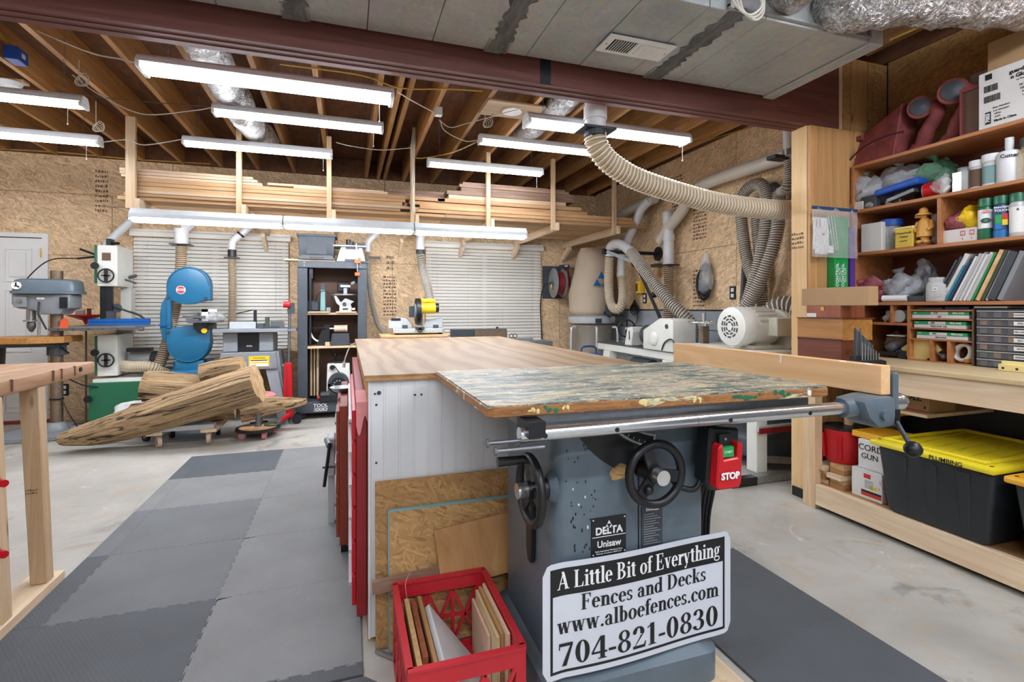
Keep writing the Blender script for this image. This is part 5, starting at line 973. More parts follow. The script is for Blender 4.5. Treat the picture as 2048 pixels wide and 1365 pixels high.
# ================================================================ foam floor mats
def matpoly(w, h, l, r, b, t, n=8, d=.009):
    """outline of a tile; l r b t: 1 toothed edge, 0 straight"""
    def edge(p, q, on, out):
        p, q = Vector(p), Vector(q); u = q-p; L = u.length; u.normalize(); nv = Vector((u.y,-u.x)) if out else Vector((-u.y,u.x))
        if not on: return [p]
        pts = [p]
        for i in range(n):
            a = L*(i+.25)/n; e = L*(i+.75)/n; s = d if True else 0
            pts += [p+u*(a+.008)-nv*s*0, p+u*(a-.004)+nv*2*s*.5, p+u*(e+.004)+nv*2*s*.5, p+u*(e-.008)]
        return pts
    P0 = []
    P0 += edge((0,0),(w,0),b,True); P0 += edge((w,0),(w,h),r,True)
    P0 += [Vector((x,y)) for x, y in [(w,h)]] if not t else []
    if t: P0 += [Vector((p.x,p.y+h)) for p in edge((0,0),(w,0),1,True)+[Vector((w,0))]][::-1][:-1]
    else: P0 += []
    if l: P0 += [Vector((p.x-w,p.y)) for p in edge((w,0),(w,h),1,True)+[Vector((w,h))]][::-1][:-1]
    else: P0 += [Vector((0,h))]
    out = []
    for p in P0:
        if not out or (Vector(out[-1])-p).length > 1e-5: out.append((p.x,p.y))
    return out
MG = 'interlocking foam floor mats'
def mat(x, y, w, h, mt, label, l=1, r=1, b=1, t=1, z=.0, th=.011):
    M().prism([(x+u,y+v) for u, v in matpoly(w, h, l, r, b, t)],'z',z+.0005,z+th).ob('foam_mat', mt, label=label, cat='floor mat', group=MG, bev=.0015)
ls = ('mat_dark','mat_light','mat_grey','mat_grey','mat_dark','mat_dark')
rs = ('mat_light','mat_light','mat_light','mat_light','mat_light')
od = ('farthest','second','third','fourth','fifth','sixth')
for i in range(6):
    mat(-1.15, 4.86-(i+1)*.6, .612, .6, ls[i], '%s foam mat, %s from the logs in the row by the old bench' % ({'mat_dark':'dark grey','mat_light':'light grey','mat_grey':'mid grey'}[ls[i]], 'nearest' if i == 0 else od[i]), l=1 if i > 1 else 0, t=0 if i == 0 else 1, b=1)
    if i > 1: mat(-1.245, 4.86-(i+1)*.6, .095, .6, 'mat_dark' if i > 2 else 'mat_grey', 'narrow edging strip beside the %s mat of the row by the old bench' % od[i], l=0, r=1, b=0, t=0)
    else: mat(-1.245, 4.86-(i+1)*.6, .0949, .6, ls[i], 'narrow straight strip beside the %s mat from the logs' % ('nearest' if i == 0 else 'second'), l=0, r=0, b=0, t=0)
for i in range(5):
    mat(-.538, 4.86-(i+1)*.6, .59, .6, rs[i], 'worn light grey foam mat beside the plywood bench, %s from the logs' % ('nearest' if i == 0 else od[i]), l=1, r=0, t=0 if i == 0 else 1, b=1)
mat(-.538, 1.795, .59, .062, 'mat_dark', 'dark toothed edging strip at the near end of the light mats', l=0, r=0, b=0, t=1)
M().prism([(-.36,1.2),(.10,1.2),(.10,1.74),(.06,1.78),(-.36,1.75)],'z',.0005,.014).ob('foam_mat','mat_dark',label='thick dark rubber mat lying before the red crate corner',cat='floor mat',group=MG,bev=.004)
for i, (x, y) in enumerate(((1.31,1.52),(1.31,.91),(1.31,.3))):
    mat(x, y, .61, .61, 'mat_dark', 'dark foam mat on the shelf side of the saw, %s from the column' % ('nearest','second','third')[i], l=0, r=0, t=0 if i == 0 else 1, b=1)

# ================================================================ old bench at the frame edge
ob_ = T('old_workbench', 'heavy old workbench with a worn slab top and splayed pine legs', 'workbench', (-1.7,2.5,0), w=True)
poly = [(-2.1,1.5),(-1.285,1.5)]+[(-1.285+.004*math.sin(i*2.3),1.5+1.77*i/14) for i in range(1,14)]+[(-1.285,3.255),(-1.30,3.27),(-2.1,3.27)]
tp = M().prism(poly,'z',.918,.978).ob('slab_top','slab',ob_,bev=.008,seg=2,sm=30)
for y in (2.02,2.35,2.55,2.85,2.92,3.04): M().box((-1.29,y-.003,.93),(-1.2795,y+.002,.979)).ob('saw_nick','soft_brown',tp)
M().cyl((-1.295,3.1,.955),(-1.2815,3.1,.955),.012,n=12).ob('dog_hole','black',tp)
for x, y in ((-1.26,2.745),(-1.255,2.44)):
    M().hexa([(x-.06,y,.05),(x,y,.05),(x,y+.058,.05),(x-.06,y+.058,.05)],[(x-.10,y,.917),(x-.032,y,.917),(x-.032,y+.058,.917),(x-.10,y+.058,.917)]).ob('leg','pine',ob_,bev=.002)
for y in (2.75,2.3): M().hexa([(-2.1,y,.0),(-2.02,y,.0),(-2.02,y+.06,.0),(-2.1,y+.06,.0)],[(-2.05,y,.917),(-1.96,y,.917),(-1.96,y+.06,.917),(-2.05,y+.06,.917)]).ob('leg','pine',ob_)
M().box((-1.375,2.2,.0005),(-1.248,2.87,.049)).ob('foot_runner','pine_y',ob_,bev=.003)
stamp((-1.334,2.7435,.45),(1,0,0),(0,0,1),.045,.025,2,4).ob('lumber_stamp','soft_brown',ob_)
for z in (.33,.60): M().cyl((-1.26,2.43,z),(-1.235,2.41,z),.014,n=10).box((-1.30,2.40,z-.02),(-1.26,2.435,z+.02)).ob('red_clamp_pad','red_enamel',ob_)
tb_ = T('waste_bin', 'tall dark waste bin at the frame edge before the white door', 'bin', (-3.42,6.2,0))
M().lathe([(.19,0),(.23,.90)],n=28).ob('body','charcoal',tb_,sm=40); M().lathe([(.23,.9),(.255,.905),(.255,.94),(.22,.95)],n=28).ob('rim','charcoal',tb_,sm=40)

# ================================================================ plywood island bench
pb = T('plywood_bench', 'large island bench with plywood top and white beadboard front', 'workbench', (.67,3.1,0), w=True)
tp = M().box((.06,1.95,.992),(1.28,4.25,1.014)).ob('plywood_top','plywood',pb,bev=.0015); M().box((.062,1.9485,.993),(1.278,1.9498,1.004)).ob('ply_edge','scrap',tp)
M().box((.10,1.985,.04),(1.25,4.2,.990)).ob('carcass','white_paint',pb)
M().box((.0755,1.985,.0),(.099,4.2,.990)).ob('side_panel','pine_board',pb); M().box((.0755,1.96,.02),(.083,1.9665,.99)).ob('corner_trim','white_paint',pb)
x = .0835
while x < 1.24:
    M().box((x,1.967,.02),(min(x+.0478,1.25),1.984,.99)).ob('plank','white_paint',pb,bev=.0007); M().box((x+.048,1.9675,.02),(min(x+.0559,1.25),1.984,.99)).ob('bead','white_paint',pb,bev=.0008); x += .056
for xx, z in ((.115,.945),(.10,.942),(.25,.93),(.275,.93),(.105,.9),(.105,.68)): M().cyl((xx,1.9665,z),(xx,1.964,z),.0045 if xx != .115 else .008,n=8).ob('screw','charcoal',pb)
# red chest along its side
rc = T('tool_chest', 'dark red steel tool chest along the side of the plywood bench', 'tool chest', (.05,2.6,0), w=True)
M().box((.035,2.02,.075),(.0735,3.9,.90)).ob('case','dark_red',rc,bev=.003)
for i in range(6):
    d_ = M().box((.018,2.06,.10+i*.13),(.034,3.2,.215+i*.13)).ob('drawer','red_enamel',rc,bev=.002); M().box((.006,2.1,.16+i*.13),(.0175,3.1,.172+i*.13)).ob('pull','light_grey',d_)
for y in (2.2,3.7): M().cyl((.04,y,.04),(.07,y,.04),.0375,n=14).ob('caster','rubber',rc)
M().add([],[]) ; rg = M().grid(lambda u, v: (.033+.042*u if v > .25 else .033+.042*u, 2.012+.30*v if v > .25 else 2.012, .905 if v > .25 else .905-.13*(.25-v)/.25*(.7+.3*math.sin(u*6))), 8, 12)
rg.ob('shop_rag','pink',label='faded pink rag draped over the red tool chest corner',cat='rag',solid=.004)
bc = T('side_chest', 'rust brown steel cabinet standing beside the red tool chest', 'cabinet', (.0,3.2,0), w=True)
M().box((-.035,2.62,.09),(.004,3.5,.78)).ob('case','rust_red',bc,bev=.003)
for i in range(3): d_ = M().box((-.052,2.65,.12+i*.215),(-.036,3.47,.32+i*.215)).ob('drawer','rust_red',bc,bev=.002); M().box((-.062,2.8,.22+i*.215),(-.0525,3.3,.235+i*.215)).ob('pull','steel',d_)
for y in (2.75,3.35): M().cyl((-.03,y,.045),(0,y,.045),.045,n=14).ob('caster','rubber',bc)
M().lathe([(.03,0),(.05,.008),(.068,.03),(.064,.03),(.045,.012),(.0,.01)],(-.028,3.05,.781),n=24).ob('metal_bowl','steel',label='shallow steel bowl on the rust brown cabinet',cat='bowl',sm=50)
vs_ = T('bench_vise', 'small grey vise with a dark bar handle beside the rust brown cabinet', 'vise', (-.10,3.1,0), w=True)
M().box((-.11,3.05,.30),(-.064,3.2,.52)).ob('jaw','light_grey',vs_,bev=.008); M().cyl((-.11,3.1,.50),(-.09,2.95,.50),.018,n=10).ob('screw','iron',vs_); M().cyl((-.09,2.95,.52),(-.12,2.95,.28),.009,n=8).ob('handle_bar','black',vs_); M().cyl((-.13,2.97,.38),(-.06,2.97,.38),.006,n=8).ob('cross_pin','black',vs_); M().box((-.105,3.1,.012),(-.07,3.16,.30)).ob('stand','light_grey',vs_)
M().sweep(curve([(.058,4.0,1.0),(.02,4.0,.97),(-.01,3.95,.90),(-.02,3.95,.86)],14),.005,6).cyl((-.02,3.95,.86),(-.025,3.95,.82),.012,n=8).ob('extension_plug','rope_white',label='white cord end with a plug hanging off the plywood bench',cat='cord')

# ================================================================ leaning sheets
M().hexa([(.10,1.905,.012),(1.05,1.905,.012),(1.05,1.92,.012),(.10,1.92,.012)],[(.10,1.944,.612),(1.05,1.944,.612),(1.05,1.958,.612),(.10,1.958,.612)]).ob('strand_board_sheet','osb_brown',label='large brown strand board sheet leaning on the beadboard',cat='board')
gb = T('strand_board_sheet', 'strand board offcut with a green painted edge leaning on the larger sheet', 'board', (.5,1.89,0), w=True)
M().hexa([(.15,1.87,.012),(.95,1.87,.012),(.95,1.884,.012),(.15,1.884,.012)],[(.15,1.918,.505),(.95,1.918,.505),(.95,1.932,.505),(.15,1.932,.505)]).ob('sheet','osb_fine',gb)
M().hexa([(.15,1.9165,.5055),(.95,1.9165,.5055),(.95,1.932,.5055),(.15,1.932,.5055)],[(.15,1.9175,.513),(.95,1.9175,.513),(.95,1.932,.513),(.15,1.932,.513)]).ob('green_edge','teal_iron',gb); M().hexa([(.144,1.87,.012),(.1495,1.87,.012),(.1495,1.884,.012),(.144,1.884,.012)],[(.144,1.918,.51),(.1495,1.918,.51),(.1495,1.932,.51),(.144,1.932,.51)]).ob('green_edge','teal_iron',gb)
m = M().box((-.15,-.006,-.105),(.16,.006,.105)).xf(Matrix.Translation((.47,1.858,.345)) @ Matrix.Rotation(math.radians(-6),4,'Y') @ Matrix.Rotation(math.radians(-14),4,'X'))
m.ob('plywood_scrap','pine_board',label='square plywood scrap leaning behind the red crate',cat='board')
M().bar((.085,1.868,.262),(.42,1.862,.285),.02,.045).ob('wood_stick','lumber_walnut',label='dark walnut stick resting behind the red crate rim',cat='stick')
M().bar((.10,1.90,.012),(.2,1.80,.012),.012,.012).ob('metal_strip','steel',label='thin bent metal strip on the floor beside the red crate',cat='strip')

# ================================================================ red crate with offcuts
cr = T('milk_crate', 'red plastic milk crate full of wood offcuts before the saw', 'crate', (.325,1.598,0), w=True)
x0, x1, y0, y1, hc = .155, .492, 1.366, 1.83, .285
def wall(a, b, nrm, name):
    a, b = Vector(a), Vector(b); u = (b-a); L = u.length; u.normalize(); n = Vector(nrm); m = M()
    def slab(s0, s1, z0, z1, d0=0, d1=.010):
        q = [a+u*s0, a+u*s1]; m.hexa([q[0]+Vector((0,0,z0))+n*d0, q[1]+Vector((0,0,z0))+n*d0, q[1]+Vector((0,0,z0))+n*d1, q[0]+Vector((0,0,z0))+n*d1],[q[0]+Vector((0,0,z1))+n*d0, q[1]+Vector((0,0,z1))+n*d0, q[1]+Vector((0,0,z1))+n*d1, q[0]+Vector((0,0,z1))+n*d1])
    slab(0,L,hc-.052,hc); slab(0,L,.0,.035); slab(0,.03,.035,hc-.052); slab(L-.03,L,.035,hc-.052); slab(0,L,hc-.004,hc+.004,-.004,.016)
    k = 3 if L < .4 else 4; w = (L-.06)/k
    for i in range(k):
        for s in (1,-1):
            p = a+u*(.03+w*i)+n*.005; z0, z1 = (.035,hc-.052) if s > 0 else (hc-.052,.035)
            m.bar(p+Vector((0,0,z0)), p+u*w+Vector((0,0,z1)), .008, .012, tuple(n))
    for i in range(1,k): slab(.03+w*i-.006,.03+w*i+.006,.035,hc-.052)
    slab(0,L,.13,.142,.001,.009)
    return m.ob(name,'crate_red',cr)
wall((x0,y0,0),(x1,y0,0),(0,1,0),'front_wall'); wall((x0,y1,0),(x1,y1,0),(0,-1,0),'rear_wall'); wall((x0,y0+.011,0),(x0,y1-.011,0),(1,0,0),'side_wall'); wall((x1,y0+.011,0),(x1,y1-.011,0),(-1,0,0),'side_wall')
M().box((x0+.012,y0+.012,.004),(x1-.012,y1-.012,.012)).ob('floor_grid','crate_red',cr)
def offcut(x, y, th, h, L, lean, mt, label, yaw=0, pitch=0, z=.014):
    m = M().box((-th/2,-L/2,0),(th/2,L/2,h)); m.xf(Matrix.Translation((x,y,z)) @ Matrix.Rotation(yaw,4,'Z') @ Matrix.Rotation(pitch,4,'X') @ Matrix.Rotation(lean,4,'Y'))
    return m.ob('wood_offcut', mt, label=label, cat='offcut', group='wood offcuts in the red crate', bev=.001)
offcut(.198,1.57,.016,.255,.36,-.02,'foam_board','crumbly particle board offcut along the crate side nearest the mats')
offcut(.181,1.60,.007,.22,.34,-.02,'cherry','thin reddish offcut pressed against the crate side nearest the mats')
offcut(.222,1.62,.018,.235,.30,-.02,'cherry','dark brown offcut standing beside the particle board')
offcut(.245,1.60,.013,.24,.36,-.015,'scrap','tan board standing behind the white panel')
offcut(.421,1.585,.018,.268,.33,-.63,'white_paint','white laminated panel leaning over in the middle of the crate')
offcut(.440,1.68,.010,.19,.22,-.01,'tan_plastic','tan fibreboard offcut just past the white panel')
offcut(.4515,1.64,.010,.225,.28,-.01,'maple','pale maple offcut, third from the crate side nearest the saw',z=.014)
offcut(.4635,1.64,.011,.235,.28,-.01,'scrap','brown hardwood offcut next to the pale maple one')
offcut(.4745,1.62,.010,.25,.30,-.005,'pine_y','layered plywood offcut pressed against the crate side nearest the saw')
M().sweep(curve([(.20,1.78,.24),(.195,1.79,.30),(.215,1.80,.335)],10),.0015,5).ob('wire_scrap','pink',label='thin curled wire sticking out of the red crate',cat='wire')

# ================================================================ cabinet table saw
ts = T('table_saw', 'old grey cabinet table saw with chrome rail and pine fence', 'table saw', (.83,1.57,0), w=True)
def rrect(x0, y0, x1, y1, r, n=6):
    p = []
    for cx, cy, a in ((x1-r,y0+r,-90),(x1-r,y1-r,0),(x0+r,y1-r,90),(x0+r,y0+r,180)):
        for i in range(n+1): t = math.radians(a+90*i/n); p.append((cx+r*math.cos(t), cy+r*math.sin(t)))
    return p
cab = M().prism(rrect(.567,1.33,1.096,1.81,.045),'z',.195,.955).ob('cabinet','saw_grey',ts,sm=40)
m = M(); o1 = rrect(.535,1.30,1.128,1.84,.05); o2 = rrect(.572,1.335,1.09,1.805,.045); k = len(o1)
m.v += [(x,y,.095) for x, y in o1]+[(x,y,.185) for x, y in o1]+[(x,y,.205) for x, y in o2]
for r in range(2): m.f += [(r*k+i, r*k+(i+1)%k, (r+1)*k+(i+1)%k, (r+1)*k+i) for i in range(k)]
m.f += [tuple(range(k))[::-1]]; m.ob('plinth','saw_grey',ts,sm=40)
for q in (((.497,1.25,.0),(.53,1.86,.09)),((1.14,1.25,.0),(1.19,1.86,.09)),((.53,1.25,0),(1.14,1.295,.09)),((.53,1.845,0),(1.14,1.86,.09))): M().box(*q).ob('mobile_base_board','pine_y',ts,bev=.002)
M().box((.53,1.295,.06),(1.14,1.844,.0945)).ob('base_deck','pine_y',ts)
M().box((.43,1.225,.957),(1.40,1.9,.989)).ob('iron_table','iron',ts,bev=.002)
M().box((.8405,1.327,.21),(.8435,1.3298,.95)).ob('panel_seam','black',cab)
# tilt slot and scale
cx, cz, r0 = .93, 1.10, .36
def arc(a0, a1, r1, r2, y, dy, name, mt, par, n=16):
    m = M()
    for i in range(n):
        q = []
        for a in (a0+(a1-a0)*i/n, a0+(a1-a0)*(i+1)/n):
            for r in (r1, r2): q.append((cx+r*math.cos(math.radians(a)), cz+r*math.sin(math.radians(a))))
        a_, b_, c_, d_ = q[0], q[1], q[3], q[2]
        m.hexa([(p[0],y,p[1]) for p in (a_,b_,c_,d_)],[(p[0],y-dy,p[1]) for p in (a_,b_,c_,d_)])
    return m.ob(name, mt, par)
arc(212,262,.265,.355,1.3295,.002,'tilt_slot','black',cab)
sc_ = arc(207,262,.222,.262,1.328,.006,'tilt_scale','light_grey',cab); arc(209,260,.228,.256,1.3215,.001,'scale_band','black',sc_)
for i in range(11): a = math.radians(211+i*4.7); M().bar((cx+.246*math.cos(a),1.3202,cz+.246*math.sin(a)),(cx+.254*math.cos(a),1.3202,cz+.254*math.sin(a)),.0015,.0012,(0,1,0)).ob('scale_tick','print_white',sc_)
M().sph((.80,1.34,.775),(.07,.02,.03),10,6).wob(.004,40,1).ob('sawdust','foam_board',cab)
def handwheel(c, ax, r, grip, name='hand_wheel'):
    c = Vector(c); ax = Vector(ax); w = M().ring(c,ax,r,.013,36,10).ob(name,'black',ts,sm=60)
    e1 = Vector((0,0,1)); e2 = ax.cross(e1).normalized()
    for a in (20,140,260):
        d = e1*math.cos(math.radians(a))+e2*math.sin(math.radians(a)); M().bar(c-ax*.006,c+d*r,.034,.010,tuple(ax)).ob('spoke','black',w)
    M().cyl(c-ax*.05,c+ax*.012,.03,.026,18).ob('hub','black',w,sm=40); M().cyl(c+ax*.010,c+ax*.04,.022,n=22).ob('lock_knob','chrome',w,sm=40)
    if grip: g = c+e2*grip[0]*r+e1*grip[1]*r; M().cyl(g,g+ax*.095,.011,.014,14).ob('crank_grip','black',w,sm=40)
    return w
handwheel((.857,1.262,.782),(0,-1,0),.088,None)
M().sph((.83,1.255,.74),(.014,.012,.014),10,8).ob('crank_stub','black',ts,sm=60)
handwheel((.497,1.345,.748),(-1,0,0),.092,(.1,.93))
M().cyl((.566,1.345,.748),(.545,1.345,.748),.05,.035,18).ob('wheel_boss','saw_grey',ts,sm=40)
# plates
np_ = M().box((.682,1.3262,.535),(.797,1.3292,.647)).ob('name_plate','print_black',ts); FY = 1.3255
text('DELTA',.030,'print_white',np_,frame((.7395,FY,.607),(1,0,0),(0,0,1)),bold=.0009); text('Unisaw',.027,'print_white',np_,frame((.7395,FY,.568),(1,0,0),(0,0,1)),bold=.0005); M().box((.684,FY-.0005,.590),(.795,FY,.592)).ob('rule','print_white',np_)
for x, z in ((.7395,.6325),(.7325,.6205),(.7465,.6205)): M().prism([(x-.006,z-.0055),(x+.006,z-.0055),(x,z+.0055)],'y',FY-.0006,FY).ob('triangle_mark','print_white',np_)
text('Delta International Machinery Corp.',.0062,'print_white',np_,frame((.7395,FY,.548),(1,0,0),(0,0,1))); text('Pittsburgh, Pennsylvania 15238 U.S.A.',.0056,'print_white',np_,frame((.7395,FY,.541),(1,0,0),(0,0,1)))
for x in (.687,.792):
    for z in (.540,.642): M().cyl((x,FY+.001,z),(x,FY-.001,z),.0022,n=8).ob('rivet','print_white',np_)
dg_ = M().box((.852,1.3262,.535),(.925,1.3292,.660)).ob('danger_plate','charcoal',ts); text('DANGER',.011,'print_white',dg_,frame((.8885,FY,.651),(1,0,0),(0,0,1)),bold=.0003)
for i in range(13): M().box((.858,FY-.0004,.636-i*.0075),(.858+.06*(.6+.4*((i*7) % 5)/4),FY,.6385-i*.0075)).ob('text_line','mid_grey',dg_)
r_ = random.Random(3)
for i in range(46): # paint drips and scuffs
    x, z = r_.uniform(.60,.70), r_.uniform(.55,.90); s = r_.uniform(.0012,.0030); M().sph((x,1.3295,z),(s,.0006,s*r_.uniform(1,3)),8,4).ob('paint_fleck','black' if i % 15 else 'print_white',cab)
# hanging wrench and hooks
M().prism([(1.48,.74),(1.505,.76),(1.525,.64),(1.525,.50),(1.51,.46),(1.485,.46),(1.48,.52)],'x',.548,.5655).ob('blade_wrench','black',ts,bev=.004)
M().box((.425,1.16,.945),(.47,1.25,.985)).ob('rail_bracket','black_iron',ts)
for i, (y, z, x) in enumerate(((1.19,.935,.33),(1.17,.92,.345),(1.31,.895,.45))): M().cyl((x,y,z),(.52 if i == 2 else .47,y,z),.0055,n=8).cyl((x-.006,y,z),(x,y,z),.011,n=10).ob('storage_bolt','iron',ts)
# rail, fence and head
rl = M().cyl((.412,1.195,.948),(1.53,1.195,.948),.0195,n=28).ob('front_rail','chrome',ts,sm=40)
for x in (.475,.68,1.05,1.35): M().cyl((x,1.184,.945),(x,1.1745,.945),.0065,n=12).ob('rail_hole','black',rl)
M().cyl((.9385,1.195,.948),(.9400,1.195,.948),.0198,n=28).ob('rail_joint','charcoal',rl)
M().box((.45,1.2195,.925),(1.50,1.2245,.955)).ob('rail_angle','iron',ts)
fh = M().cyl((1.50,1.195,.948),(1.56,1.195,.948),.030,n=24).ob('rail_collar','saw_grey',ts,sm=40)
M().prism([(1.53,.975),(1.60,.985),(1.672,.985),(1.675,.91),(1.66,.885),(1.60,.885),(1.555,.92)],'y',1.14,1.25).ob('fence_head','saw_grey',ts,bev=.015,seg=2,sm=35)
M().cyl((1.61,1.14,.93),(1.61,1.128,.93),.016,n=14).ob('adjust_screw','saw_grey',ts); M().box((1.677,1.15,.885),(1.70,1.19,1.06)).ob('clamp_bar','saw_grey',ts,bev=.006); M().box((1.6775,1.1475,.90),(1.6985,1.1497,.94)).ob('slot','black',ts)
M().cyl((1.70,1.19,.955),(1.755,1.19,.955),.02,.028,16).sph((1.755,1.19,.955),.028,16,10).ob('fine_adjust_knob','chrome',ts,sm=50); M().cyl((1.685,1.15,.90),(1.675,1.105,.842),.007,n=10).ob('lock_lever','charcoal',ts); M().sph((1.672,1.092,.828),.025,18,12).ob('lever_ball','black',ts,sm=70)
fb = M().box((1.63,1.16,.987),(1.672,2.24,1.082)).ob('fence_board','pine_gold',ts,bev=.002); M().box((1.629,1.55,1.05),(1.63,1.556,1.082)).ob('glue_mark','print_white',fb)
for y in (1.21,1.30,1.72): M().sph((1.64,y,1.0815),(.010,.016,.003),8,4).ob('glue_drip','paper',fb)
# switch
swb = M().prism([(1.015,.74),(1.125,.74),(1.14,.90),(1.03,.915)],'y',1.235,1.30).ob('switch_box','black',ts,bev=.008); M().box((1.06,1.25,.91),(1.09,1.28,.956)).ob('switch_hanger','iron',ts)
pd = M().prism([(1.028,.735),(1.105,.735),(1.112,.75),(1.118,.865),(1.10,.872),(1.098,.825),(1.048,.822),(1.046,.87),(1.03,.86),(1.022,.75)],'y',1.20,1.2345).ob('stop_paddle','red_enamel',ts,bev=.004)
text('STOP',.027,'print_white',pd,frame((1.067,1.1955,.775),(1,0,0),(0,0,1)),bold=.0012)
sb = M().box((1.052,1.21,.826),(1.092,1.2335,.856)).ob('start_button','bright_green',ts); text('START',.010,'print_white',sb,frame((1.072,1.2094,.841),(1,0,0),(0,0,1))); M().box((1.05,1.222,.857),(1.094,1.2348,.892)).ob('switch_face','black',swb); M().cyl((1.072,1.2205,.877),(1.072,1.222,.877),.004,n=8).ob('face_screw','steel',swb)
M().sweep(curve([(1.04,1.28,.76),(1.0,1.27,.72),(.95,1.28,.73),(.93,1.30,.76)],16),.009,8).ob('wheel_guard_cord','black',ts,sm=50)
for i in range(4): M().sweep(curve([(1.06+i*.014,1.29+.01*i,.74),(1.10+i*.015,1.36,.68),(1.115+i*.014,1.40,.56),(1.115+i*.012,1.40,.40)],16),.0075,8).ob('power_cord','black',ts,sm=50)
M().cyl((1.10,1.31,.75),(1.10,1.31,.70),.04,.028,16).ob('motor_cover','charcoal',ts,sm=40)
# painted board on the saw
wbd = T('work_board', 'paint splattered thick wooden board lying on the table saw', 'board', (.815,1.515,.99), w=True)
M().prism([(.335,1.225),(.35,1.21),(1.43,1.185),(1.445,1.195),(1.445,1.943),(.328,1.943)],'z',.9905,1.0172).ob('core','painted_edge',wbd,bev=.003); M().prism([(.337,1.225),(.352,1.212),(1.428,1.187),(1.443,1.197),(1.443,1.941),(.330,1.941)],'z',1.0174,1.0215).ob('painted_face','painted_top',wbd)
rq = random.Random(11)
for x, w, mt in ((.455,.022,'pale_yellow'),(.50,.03,'green_enamel'),(.545,.014,'pale_yellow'),(.80,.05,'pale_yellow'),(.95,.02,'pale_yellow'),(1.10,.07,'green_enamel'),(1.15,.04,'green_enamel'),(1.25,.05,'green_enamel'),(1.36,.012,'paper')):
    y = 1.21-(x-.35)*.0231
    m = M()
    for k in range(5): m.sph((x+rq.uniform(-.6,.6)*w,y,1.013-rq.uniform(0,.012)),(w*rq.uniform(.12,.30),.0012,rq.uniform(.003,.010)),10,6)
    m.ob('paint_drip',mt,wbd,sm=60)
# ================================================================ serif lettering for the sign
def rect(x0, y0, x1, y1): return [[(x0,y0),(x1,y0),(x1,y1),(x0,y1)]]
def ringp(cx, cy, rx, ry, wx, wy, a0=0, a1=360, n=22):
    out = []; k = max(3, int(n*abs(a1-a0)/360))
    for i in range(k):
        q = []
        for a in (a0+(a1-a0)*i/k, a0+(a1-a0)*(i+1)/k):
            t = math.radians(a); q += [(cx+rx*math.cos(t), cy+ry*math.sin(t)), (cx+(rx-wx)*math.cos(t), cy+(ry-wy)*math.sin(t))]
        out.append([q[0],q[1],q[3],q[2]])
    return out
TS, tn, sh_, sl2 = .17, .055, .05, .075
def stem(x, y0, y1, top='lr', bot='lr', w=None):
    w = w or TS; o = rect(x, y0, x+w, y1)
    if bot: o += rect(x-(sl2 if 'l' in bot else 0), y0, x+w+(sl2 if 'r' in bot else 0), y0+sh_)
    if top: o += rect(x-(sl2 if 'l' in top else 0), y1-sh_, x+w+(sl2 if 'r' in top else 0), y1)
    return o
def diag(x0, y0, x1, y1, w): return [[(x0-w/2,y0),(x0+w/2,y0),(x1+w/2,y1),(x1-w/2,y1)]]
def serif(x, y, w=.2): return rect(x-w/2, y, x+w/2, y+sh_)
def blob(x, y, r=.075): return [[(x+r*math.cos(i*.6283),y+r*math.sin(i*.6283)) for i in range(10)]]
XH_ = .66
def arch(x, w): return ringp(x+w/2, XH_-.24, w/2+.04, .25, .16, .09, 0, 150)
def bowl(cx, cy, rx, ry, a0=0, a1=360, w=TS): return ringp(cx, cy, rx, ry, w, tn, a0, a1)
